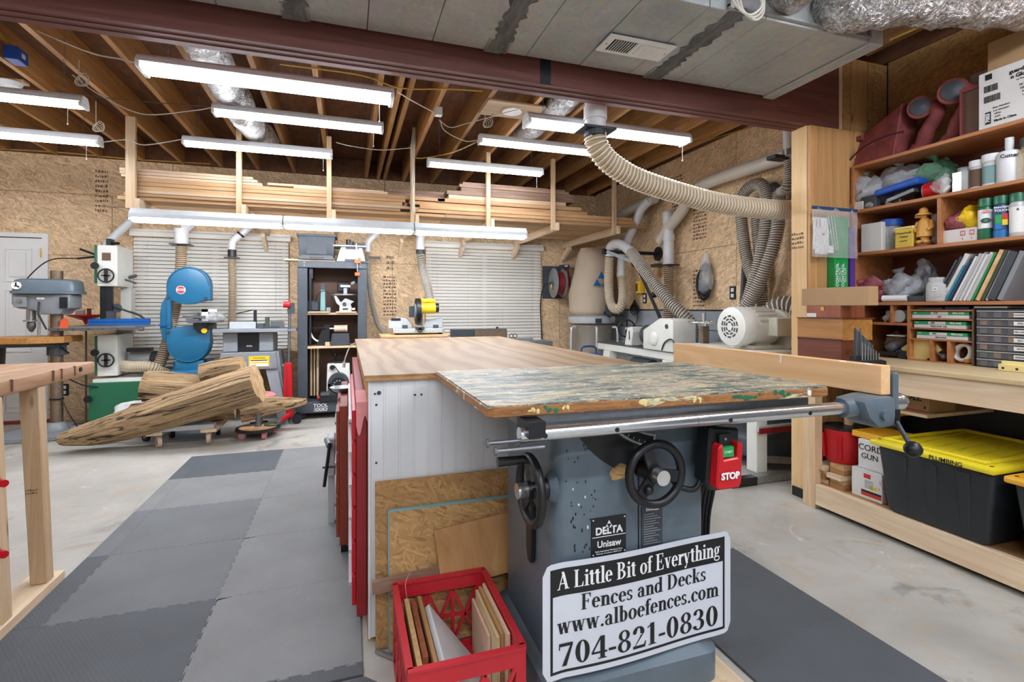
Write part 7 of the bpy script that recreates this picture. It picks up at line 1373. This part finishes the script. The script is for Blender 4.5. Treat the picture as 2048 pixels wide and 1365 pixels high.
x_ = P(1699,560,Y=2.46).x; M().box((x_,2.455,gz-.06),(x_+.045,2.50,gz+.40)).ob('purple_carton','purple',label='slim purple and grey carton beside the green carton',cat='carton')
# ---- fourth shelf: bags, jar, binders and magazines
z4 = 1.3035
bag('zip bag with a red strip slumped on the fourth shelf', (3.31,Ys(1735,3.3),z4+.085), (.06,.10,.085), 'pink_bag', 11, knot=False, fill='light_grey'); bag('clear bag of hardware on the fourth shelf', (3.36,Ys(1800,3.34),z4+.085), (.10,.12,.085), 'grey_bag', 12, fill='iron'); bag('dark clear bag against the leaning magazines', (3.45,Ys(1842,3.42),z4+.12), (.06,.06,.12), 'grey_bag', 13, knot=False, fill='charcoal')
M().cyl((3.25,Ys(1766,3.25),z4+.022),(3.27,Ys(1812,3.26),z4+.022),.020,n=16).ob('paper_roll','paper',label='rolled white paper lying at the fourth shelf edge',cat='roll'); item(1800,1850,3.27,z4,.035,.10,'charcoal','flat_case','flat dark case lying before the translucent jar','case')
y = Ys(1876,3.27); pj = T('plastic_jar', 'translucent wide mouth jar with a small paper label on the fourth shelf', 'jar', (3.27,y,z4), w=True); M().lathe([(.052,0),(.056,.008),(.056,.095),(.046,.112),(.043,.115),(.043,.14)],(3.27,y,z4),n=28).ob('body','milky_plastic',pj,sm=40); M().box((3.212,y-.035,z4+.06),(3.2135,y-.005,z4+.082)).ob('paper_label','paper',pj); text('5.0',.011,'print_black',pj,frame((3.2113,y-.02,z4+.071),(0,-1,0),(0,0,1)))
bk = [('charcoal','spiral bound notebook with a black spine',.012,.26),('black','black ring binder spine beside the notebook',.018,.28),('paper','stack of grey papers behind the black binder',.03,.29),('teal','teal paperback low behind the jar',.014,.22),('navy','blue paperback with white title behind the jar',.012,.24),('charcoal','dark grey report cover beside the teal paperback',.016,.28),('paper','pale magazine, first in the white run',.010,.27),('light_grey','grey magazine sleeve in the white run',.014,.285),('paper','pale folder with black print on its spine',.016,.28),('clear_plastic','clear plastic sleeve among the magazines',.010,.29),('paper','white catalogue with a bar symbol',.014,.275),('paper','white catalogue with a curled corner',.016,.285),('light_grey','pale blue grey booklet',.012,.27),('bright_green','pale green booklet spine',.010,.28),('green_enamel','dark green book beside the yellow envelope',.014,.275),('pine_gold','yellowed envelope folder',.022,.29),('olive','olive hardback with a worn spine',.02,.285),('paper','grey file with a yellow label',.016,.28),('charcoal','dark lever file at the frame edge',.045,.27),('mid_grey','grey file cut by the frame edge',.03,.27)]
yk = Ys(1868,3.25)
for i, (mt, lb, w_, h_) in enumerate(bk):
    lean = math.radians(26-i*.25); w_ = w_*.78
    m = M().box((0,-w_,0),(.20,0,h_*.98)).xf(Matrix.Translation((3.245+.006*(i % 3),yk,z4)) @ Matrix.Rotation(lean,4,'X') ); mn = min(v[2] for v in m.v); m.v = [(a,b,c+z4+.001-mn) for a, b, c in m.v]
    o = T('magazine' if mt in ('paper','light_grey','clear_plastic') else 'book', lb+' on the fourth shelf', 'book', (3.3,yk,z4), w=True, group='books and magazines on the fourth shelf'); b_ = m.ob('cover',mt,o,bev=.001)
    if i in (4,8,10,14,17): q = M().box((-.0012,-w_*.85,h_*.3),(-.0003,-w_*.15,h_*.75)).xf(Matrix.Translation((3.245+.006*(i % 3),yk,z4+.001-mn+z4-z4)) @ Matrix.Translation((0,0,0)) @ Matrix.Rotation(lean,4,'X')); q.v = [(a,b,c-0+0) for a, b, c in q.v]; q.ob('spine_label',{4:'print_white',8:'charcoal',10:'charcoal',14:'sticker_yellow',17:'pale_yellow'}[i],o)
    yk -= w_/math.cos(lean)+.0012
# ---- cubbies
for k, (z_, w1, a_, b_, tx) in enumerate(((1.205,'220',1824,1938,'PRO-PAK'),(1.148,'220',1828,1932,'PRO-PAK'),(1.085,'100',1833,1935,'PRO-PAK'))):
    o, ya, yb = item(a_, b_, 3.25, z_, .020, .25, 'box_white', 'sandpaper_pack', 'white sandpaper pack, %s in the small cubby stack' % ('upper','middle','lower')[k], 'sandpaper', .001, group='sandpaper packs in the cubby'); facetext(o, ('220','PRO-PAK 220','PRO-PAK')[k], 3.25, (ya+yb)/2, z_+.010, .014)
    o, ya, yb = item(a_, b_, 3.252, z_+.0212, .019, .24, 'print_green', 'sandpaper_pack', 'green sandpaper pack lying on the %s white pack' % ('upper','middle','lower')[k], 'sandpaper', .001, group='sandpaper packs in the cubby'); flatpatch(o,3.252,yb+.10,yb+.19,z_+.0225,z_+.039,'box_white'); facetext(o, w1, 3.2508, yb+.165, z_+.031, .015); facetext(o, tx, 3.252, yb+.05, z_+.031, .014, 'print_white', .0005); facetext(o, '3M', 3.252, ya-.018, z_+.031, .012, 'print_white')
M().bar((3.28,Ys(1838,3.28)+.03,1.07),(3.28,Ys(1850,3.28)-.02,.965),.18,.012,(1,0,0)).ob('yellow_pad','pale_yellow',label='pale yellow pad leaning in the first low cubby',cat='pad'); M().bar((3.26,Ys(1860,3.26)-.01,1.02),(3.27,Ys(1888,3.26)+.005,.985),.008,.008).sph((3.28,Ys(1886,3.27),.985),.02,12,8).ob('wire_brush','iron',label='thin wire brush in the middle low cubby',cat='brush')
y = Ys(1925,3.28); M().ring((3.29,y,1.015),(-1,.25,.2),.045,.011,30,8,1.8).ob('tape_roll','paper',label='roll of tape standing in the last low cubby',cat='tape',sm=60); M().cyl((3.26,y-.02,.971),(3.29,y-.05,.971),.014,n=14).ob('cork','oak',label='short cork tube before the roll of tape',cat='cork')
bag('small clear bag in the upper corner cubby', (3.31,Ys(1770,3.28),1.215), (.03,.045,.04), 'clear_plastic', 21, knot=False, fill='paper'); y = Ys(1800,3.27); M().cyl((3.26,y,1.215),(3.34,y,1.215),.038,n=20).ob('tape_coil','light_grey',label='grey coil of tape in the second upper cubby',cat='tape',sm=40)
M().prism([(3.25,Ys(1775,3.26)),(3.25,Ys(1812,3.26)),(3.45,Ys(1812,3.4)),(3.45,Ys(1775,3.4))],'z',1.09,1.094).xf(Matrix.Translation((0,0,0))).ob('leaflet','paper',label='printed leaflet lying in the big lower cubby',cat='leaflet'); M().lathe([(.03,0),(.07,.02),(.075,.04),(.07,.04),(.05,.02)],(3.31,Ys(1785,3.3),.9515),n=22).ob('black_dish','black',label='shallow black dish in the big lower cubby',cat='dish',sm=50); item(1795,1812,3.27,.951,.05,.06,'charcoal','small_block','dark grey metal block beside the black dish','block'); bag('grey bag stuffed in the big lower cubby', (3.40,Ys(1785,3.36),1.03), (.07,.07,.06), 'grey_bag', 23, knot=False, fill='navy')
M().box((3.26,Ys(1884,3.26),1.2575),(3.42,Ys(1834,3.26),1.268)).ob('flat_book','charcoal',label='thin dark book lying on top of the sandpaper cubby',cat='book'); M().box((3.27,Ys(1938,3.27),1.2575),(3.40,Ys(1890,3.27),1.273)).ob('flat_book','navy',label='slim navy book lying next to the thin dark one',cat='book'); M().box((3.26,Ys(2015,3.26),1.2655),(3.42,Ys(1948,3.26),1.276)).ob('paper_pad','paper',label='white paper pad lying on the drawer organizer',cat='pad')
# ---- drawer organizer
ya, yb = Ys(1948,3.22), Ys(2130,3.22); og = T('drawer_organizer', 'black small parts organizer with clear labelled drawers', 'organizer', (3.35,(ya+yb)/2,.951), w=True)
M().box((3.235,yb,.951),(3.55,ya,1.262)).ob('case','black',og,bev=.002); lb_ = ['Dowels','SCREWS','NUTS','FELT','FIN. NAIL','EYES','WASHERS']
for i in range(7):
    z_ = .957+i*.0428; d_ = M().box((3.222,yb+.006,z_),(3.2345,ya-.012,z_+.038)).ob('drawer','drawer_clear',og,bev=.001); M().box((3.2185,yb+.006,z_+.034),(3.2218,ya-.012,z_+.038)).ob('drawer_lip','light_grey',d_)
    for q in range(3): M().box((3.2346,ya-.05-.06*q,z_+.004),(3.2349,ya-.02-.06*q,z_+.03)).ob('contents',('soft_brown','iron','scrap')[(i+q) % 3],d_)
    yl = Ys(2030,3.2175); M().box((3.2172,yl-.05,z_+.006),(3.2182,yl+.005,z_+.026)).ob('drawer_label','paper',d_); text(lb_[i],.011,'print_black',d_,frame((3.2165,yl-.022,z_+.016),(0,-1,0),(0,0,1)))
ya, yb = Ys(1996,3.12), Ys(2120,3.12); yk_ = T('yellow_jig', 'yellow plastic clamping jig lying before the drawer organizer', 'jig', (3.14,(ya+yb)/2,.951), w=True); M().prism([(3.12,.951),(3.17,.951),(3.17,1.0),(3.145,1.0),(3.145,.985),(3.12,.985)],'y',yb,ya).ob('channel','pale_yellow',yk_,bev=.002)
for k in range(3): M().cyl((3.1192,ya-.02-.055*k,.966),(3.1205,ya-.02-.055*k,.966),.006,n=12).ob('hole','black',yk_)
# ---- stacked boxes on the bench end
zc = .9505; X0B = 2.765
def wbox(pf, pn, pe, z0, h, mt, label, name='hardwood_box'):
    ya, yb = min(Ys(pf,X0B),2.503), Ys(pn,X0B); X1 = P(pe,650,Y=yb).x; o = T(name, label, 'box', ((X0B+X1)/2,(ya+yb)/2,z0), w=True)
    M().box((X0B,yb,z0),(X1,ya,z0+h)).ob('body',mt,o,bev=.002); return o, ya, yb, X1
b1 = wbox(1594,1683,1722,zc,.122,'mahogany','dark mahogany box at the bottom of the stack on the bench')
b2, ya, yb, X1 = wbox(1584,1685,1745,zc+.1225,.128,'oak','golden oak box with dark trim on the mahogany box'); M().box((X0B-.008,yb-.008,zc+.2510),(X1+.008,ya,zc+.2555)).ob('lid_trim','mahogany',b2); M().box((X0B-.003,yb-.003,zc+.1228),(X0B-.0002,ya,zc+.130)).ob('base_trim','mahogany',b2)
b3, ya, yb, X1 = wbox(1613,1681,1730,zc+.256,.073,'cherry','small reddish box with a brass clasp on the oak box'); M().box((X0B-.004,(ya+yb)/2-.012,zc+.30),(X0B-.0004,(ya+yb)/2+.012,zc+.322)).ob('clasp','gold',b3); M().box((X0B-.003,ya-.07,zc+.259),(X0B-.0004,ya-.005,zc+.283)).ob('paper_tag','paper',b3); M().box((X0B-.001,yb-.001,zc+.309),(X1+.001,ya+.001,zc+.3105)).ob('lid_line','soft_brown',b3)
b4 = wbox(1603,1738,1757,zc+.3295,.108,'cardboard','long cardboard box on top of the wooden boxes','cardboard_box')
y_ = 2.03; x_ = P(1735,700,Y=y_).x; ds = T('drill_index', 'black stepped stand full of drill bits beside the wooden boxes', 'drill stand', (x_,y_,zc), w=True); M().prism([(y_-.045,zc),(y_+.045,zc),(y_+.04,zc+.05),(y_+.01,zc+.05),(y_+.0,zc+.03),(y_-.045,zc+.022)],'x',x_-.085,x_+.085).ob('stand','black',ds,bev=.002)
for i in range(14):
    bx_ = x_-.07+i*.0105; h_ = .155-.0075*i+.03*(i == 4); M().cyl((bx_,y_+.02,zc+.05),(bx_,y_+.02,zc+.05+h_),.0045-.0001*i,n=8).ob('drill_bit','iron' if i % 3 else 'charcoal',ds)
    if i % 2: M().cyl((bx_,y_-.015,zc+.025),(bx_,y_-.015,zc+.025+h_*.7),.0035,n=8).ob('drill_bit','steel',ds)
# ---- under the bench
zd = .1585
def tote(Y0, Y1, lid, label, h=.36):
    o = T('storage_tote', label, 'tote', (3.1,(Y0+Y1)/2,zd), w=True); X0, X1 = 2.755, 3.46
    m = M(); k = 8; prof = lambda z: (X0+.05-.025*z, X1-.05+.025*z, Y0+.055-.04*z, Y1-.055+.04*z)
    a = prof(0); b = prof(1); m.hexa([(a[0],a[2],zd),(a[1],a[2],zd),(a[1],a[3],zd),(a[0],a[3],zd)],[(b[0],b[2],zd+h),(b[1],b[2],zd+h),(b[1],b[3],zd+h),(b[0],b[3],zd+h)]); m.ob('tub','tote_black',o,bev=.025,seg=3,sm=35)
    for y in ((Y0+Y1)/2-.14,(Y0+Y1)/2,(Y0+Y1)/2+.14): M().hexa([(X0+.046,y-.02,zd+.03),(X0+.046,y+.02,zd+.03),(X0+.06,y+.02,zd+.03),(X0+.06,y-.02,zd+.03)],[(X0+.018,y-.03,zd+h-.03),(X0+.018,y+.03,zd+h-.03),(X0+.04,y+.03,zd+h-.03),(X0+.04,y-.03,zd+h-.03)]).ob('wall_rib','tote_black',o,bev=.006)
    l = M().box((X0-.01,Y0,zd+h-.005),(X1+.01,Y1,zd+h+.026)).ob('lid',lid,o,bev=.010,seg=2,sm=35)
    for q in (((X0+.03,Y0+.05),(X0+.05,Y1-.05)),((X1-.05,Y0+.05),(X1-.03,Y1-.05)),((X0+.05,Y0+.05),(X1-.05,Y0+.07)),((X0+.05,Y1-.07),(X1-.05,Y1-.05))): M().box((q[0][0],q[0][1],zd+h+.0262),(q[1][0],q[1][1],zd+h+.042)).ob('lid_rim',lid,l,bev=.004)
    for i in range(5):
        y = Y0+.12+i*(Y1-Y0-.24)/4; M().bar((X0+.07,y-.04,zd+h+.028),(X1-.07,y+.04,zd+h+.028),.006,.004).ob('lid_rib',lid,l)
    for x in (X0+.01,): 
        for y in (Y0+.03,Y1-.03): M().cyl((x+.02,y,zd+h+.0265),(x+.02,y,zd+h+.0275),.008,n=10).ob('lid_hole','black',l)
    return o
tt = tote(1.455,2.02,'tote_yellow','black storage tote with a bright yellow lid marked PLUMBING'); text('PLUMBING',.03,'print_black',tt,frame((2.7442,Ys(1890,2.744),zd+.368),(0,-1,0),(0,0,1)),bold=.0003)
tote(.86,1.425,'tote_orange','black storage tote with an orange yellow lid at the frame edge',.345)
y = Ys(1683,2.96); rb = T('red_bucket', 'red plastic bucket with black rim on scrap wood under the bench', 'bucket', (2.97,y,.302), w=True)
M().lathe([(.088,0),(.094,.01),(.105,.205)],(2.97,y,.302),n=30).ob('body','red_enamel',rb,sm=40); M().lathe([(.106,.206),(.108,.21),(.108,.222),(.10,.224),(.09,.215)],(2.97,y,.302),n=30).ob('rim','black',rb,sm=40)
for a in (150,215): M().bar((2.97+.100*math.cos(math.radians(a)),y+.100*math.sin(math.radians(a)),.327),(2.97+.108*math.cos(math.radians(a)),y+.108*math.sin(math.radians(a)),.477),.03,.008).ob('side_rib','red_enamel',rb,bev=.003)
sg_ = 'scrap wood under the red bucket'
for i in range(9):
    rr = random.Random(i); z_ = zd+.0005+(i//2)*.0285; dy = .06 if i % 2 else -.055
    m = M().box((-.11,-.045,0),(.09+.02*rr.random(),.05,.0275)).xf(Matrix.Translation((2.955+rr.uniform(-.02,.02),y+dy,z_)) @ Matrix.Rotation(rr.uniform(-.08,.08),4,'Z')); m.ob('wood_scrap',('scrap','pine_y','lumber_tan')[i % 3],label='short wood scrap, %s up in the %s pile under the red bucket' % (('first','second','third','fourth','fifth')[i//2],('column side','tote side')[0 if i % 2 else 1]),cat='scrap wood',group=sg_)
ya, yb = Ys(1703,2.86), Ys(1776,2.86); wc = T('white_carton', 'white carton with red printed label under the bench beside the tote', 'carton', (2.95,(ya+yb)/2,zd), w=True); M().box((2.86,2.03,zd),(3.12,ya-.0,zd+.165)).ob('body','box_white',wc,bev=.003)
flatpatch(wc,2.86,2.035,ya-.06,zd+.018,zd+.036,'print_red'); flatpatch(wc,2.86,2.035,ya-.06,zd+.037,zd+.05,'print_black'); flatpatch(wc,2.86,ya-.115,ya-.075,zd+.12,zd+.145,'print_red'); flatpatch(wc,2.86,2.06,2.10,zd+.062,zd+.078,'sticker_yellow')
for i in range(6): flatpatch(wc,2.86,ya-.13,ya-.08,zd+.065+i*.008,zd+.068+i*.008,'mid_grey')
r_ = random.Random(2)
for i in range(9): 
    p = Vector((2.8585,ya-.14-r_.random()*.08,zd+.085+r_.random()*.05)); M().bar(p,p+Vector((0,r_.uniform(-.02,.02),r_.uniform(-.02,.02))),.0015,.001,(1,0,0)).ob('pen_scribble','print_red' if i % 3 else 'print_black',wc)
wc2 = T('white_carton', 'white carton hand lettered GUN on top of the red label carton', 'carton', (2.98,2.13,zd+.166), w=True); ya2 = Ys(1716,2.88); M().box((2.88,2.035,zd+.166),(3.12,ya2,zd+.335)).ob('body','box_white',wc2,bev=.003); text('CORD',.05,'print_black',wc2,frame((2.8785,ya2-.075,zd+.29),(0,-1,0),(0,0,1))); text('GUN',.045,'print_black',wc2,frame((2.8785,ya2-.07,zd+.24),(0,-1,0),(0,0,1)))
M().box((2.90,2.04,zd+.337),(3.14,2.24,zd+.372)).ob('yellow_carton','tote_orange',label='flat yellow and black carton on the hand lettered carton',cat='carton',bev=.003)
ya, yb = Ys(1791,3.08), Ys(1858,3.08); cb_ = T('brown_carton', 'brown carton printed COLL on the half shelf under the bench', 'carton', (3.2,(ya+yb)/2,.6785), w=True); M().box((3.08,yb,.6785),(3.3,ya,.78)).ob('body','cardboard',cb_,bev=.003); facetext(cb_,'COLL',3.08,(ya+yb)/2+.01,.755,.05,'print_black',.001); flatpatch(cb_,3.08,yb,ya,.682,.688,'print_red'); M().prism([(yb+.012,.70),(yb+.03,.70),(yb+.021,.716)],'x',3.0785,3.0795).ob('mark','print_black',cb_)
M().cyl((3.16,1.86,.60),(3.5,1.86,.60),.07,n=22).ob('brown_roll','soft_brown',label='dark paper roll lying under the bench behind the tote',cat='roll',sm=40) if False else None
for i in range(5): M().bar((2.98,2.30-i*.055,.645-.02*(i % 2)),(3.5,2.33-i*.055,.64),.045,.018).ob('trim_strip',('pine_y','scrap','olive')[i % 3],label='thin wood strip under the half shelf, %s from the column' % ('first','second','third','fourth','fifth')[i],cat='wood strip',group='wood strips under the half shelf')
# ================================================================ small ceiling things and cables
sd = T('smoke_detector', 'round white smoke detector near the blue junction box', 'smoke detector', (-1.72,3.3,2.95)); c = P(20,165,Z=2.95); sd.location = c
M().cyl((0,0,0),(0,0,-.035),.075,.062,28).ob('case','lamp_white',sd,sm=40); M().cyl((0,0,-.0355),(0,0,-.045),.035,.03,20).ob('grille','lamp_white',sd,sm=40); M().box((-.10,-.04,.0),(.10,.04,.018)).ob('bracket','pine_x',sd)
jb = T('junction_box', 'blue plastic junction box with yellow cables on the joist', 'junction box', P(32,125,Z=2.95)); M().box((-.04,-.06,0),(.04,.06,.09)).ob('box','blue_tarp',jb,bev=.003); M().box((.0405,-.02,.03),(.043,.02,.06)).ob('knockout','lamp_white',jb)
for i in range(3): M().sweep(curve([(-.02+.02*i,0,.09),(-.05-.03*i,-.1,.16),(-.12-.05*i,-.22,.20)],12),.005,6).ob('cable','cable_yellow',jb)
sp = T('ceiling_speaker', 'round white ceiling speaker in a plywood cutout', 'speaker', P(1024,222,Z=2.955)); M().cyl((0,0,0),(0,0,-.012),.085,n=32).ob('grille','lamp_white',sp,sm=40); M().box((-.25,-.16,.0),(.25,.16,.014)).ob('backing_board','pine_x',sp)
po = T('ceiling_outlet', 'white ceiling outlet with plugs hanging from a joist', 'outlet', P(877,232,Z=2.90)); M().box((-.03,-.03,0),(.03,.03,.07)).ob('box','lamp_white',po,bev=.004)
def cable(label, pts, mt='rope_white', r=.004): return M().sweep(curve(pts, 14*(len(pts)-1)), r, 6).ob('light_cord', mt, None, sm=60, label=label, cat='cord', group='light cords under the joists')
cable('white cord sagging from the beam to the largest shop light', [P(75,62,Z=2.9),P(180,105,Y=3.0),P(240,118,Y=2.95),P(285,130,Y=2.93)])
cable('white cord strung between the two left middle row lights', [P(145,150,Y=4.2),P(200,190,Y=4.2),P(285,228,Y=4.22),P(380,222,Y=4.2),P(425,215,Y=4.2)])
cable('thin brown wire crossing to the middle row light', [P(110,182,Y=4.3),P(250,200,Y=4.3),P(425,214,Y=4.25)], 'soft_brown', .003)
cable('white cord between the rear row lights', [P(200,285,Y=5.0),P(255,280,Y=5.05),P(290,290,Y=5.05),P(370,278,Y=5.02)])
cable('white cord looping down the first rack hanger', [P(258,282,Y=5.27),P(255,310,Y=5.27),P(257,340,Y=5.27)])
cable('white cord from the rear row light to the wired hanger', [P(672,285,Y=5.05),P(700,292,Y=5.1),P(760,300,Y=5.15),P(822,296,Y=5.26)])
for i in range(3): cable('white wire bundle strand %s down the wired rack hanger' % ('one','two','three')[i], [P(826+i*2,255,Y=5.27),P(823+i*3,300,Y=5.27),P(828-i*2,360,Y=5.27),P(824+i*3,425,Y=5.27)], 'rope_white', .005)
cable('white cord from the largest light to the ceiling outlet', [P(795,184,Y=2.95),P(830,205,Y=3.6),P(870,226,Z=2.9)]); cable('white cord from the ceiling outlet to the corner light', [P(878,240,Z=2.9),P(900,255,Z=2.85),P(930,248,Z=2.85),P(960,240,Z=2.9),P(1050,215,Z=2.8)]); cable('thin white cord from the ceiling outlet to the middle light', [P(880,240,Z=2.88),P(890,262,Z=2.8),P(930,282,Y=4.2),P(958,280,Y=4.2)])
cable('brown cord from the middle light to the wired hanger', [P(958,282,Y=4.25),P(905,305,Y=4.8),P(850,316,Y=5.15),P(828,316,Y=5.26)], 'cable_yellow', .005); cable('yellow cable stapled along the joists behind the beam', [P(560,128,Z=2.96),P(720,150,Z=2.96),P(800,176,Z=2.95),P(900,178,Z=2.96),P(965,182,Z=2.96)], 'cable_yellow', .006)
cable('yellow cable along the top of the side wall', [P(1250,355,X=XR-.02),P(1330,318,X=XR-.02),P(1420,280,X=XR-.02),P(1500,255,X=XR-.02)], 'cable_yellow', .006); cable('yellow cable along the top of the rear wall', [P(0,298,Y=YB-.05),P(120,305,Y=YB-.05),P(260,318,Y=YB-.05),P(420,328,Y=YB-.05)], 'cable_yellow', .007)
for i, (px, py, Y_) in enumerate(((192,258,5.0),(970,250,4.15),(158,165,4.2))):
    c = P(px,py,Y=Y_); m = T('cord_coil', ('bundled white cord above the rear row light at the door side','tangled cord bundle above the light behind the hose','looped cord above the middle row light at the door side')[i], 'cord', c, w=True)
    for k in range(4): M().ring(c+Vector((.01*k,0,.008*k)),(.4*k-.6,1,.3),.022+.006*k,.003,18,5).ob('loop','rope_white',m,sm=60)
    M().cyl(c+Vector((0,0,.02)),(c.x,c.y,ZC),.003,n=5).ob('tie','rope_white',m)
wl_ = T('white_cable_loop', 'thick white cable loops hanging off the metal duct', 'cable', P(1500,20,Y=1.72), w=True)
for k in range(3): M().sweep(curve([P(1462+8*k,-6,Y=1.74),P(1475+6*k,14+4*k,Y=1.72),P(1500+5*k,30+5*k,Y=1.70),P(1522+2*k,14+6*k,Y=1.70),P(1520+4*k,-8,Y=1.72)],24),.0055,8).ob('cable','rope_white',wl_,sm=60)
cable('yellow cable strapped under the joist by the duct end', [P(1780,80,Y=2.3),P(1860,45,Y=2.1),P(1940,10,Y=1.9)], 'cable_yellow', .007)
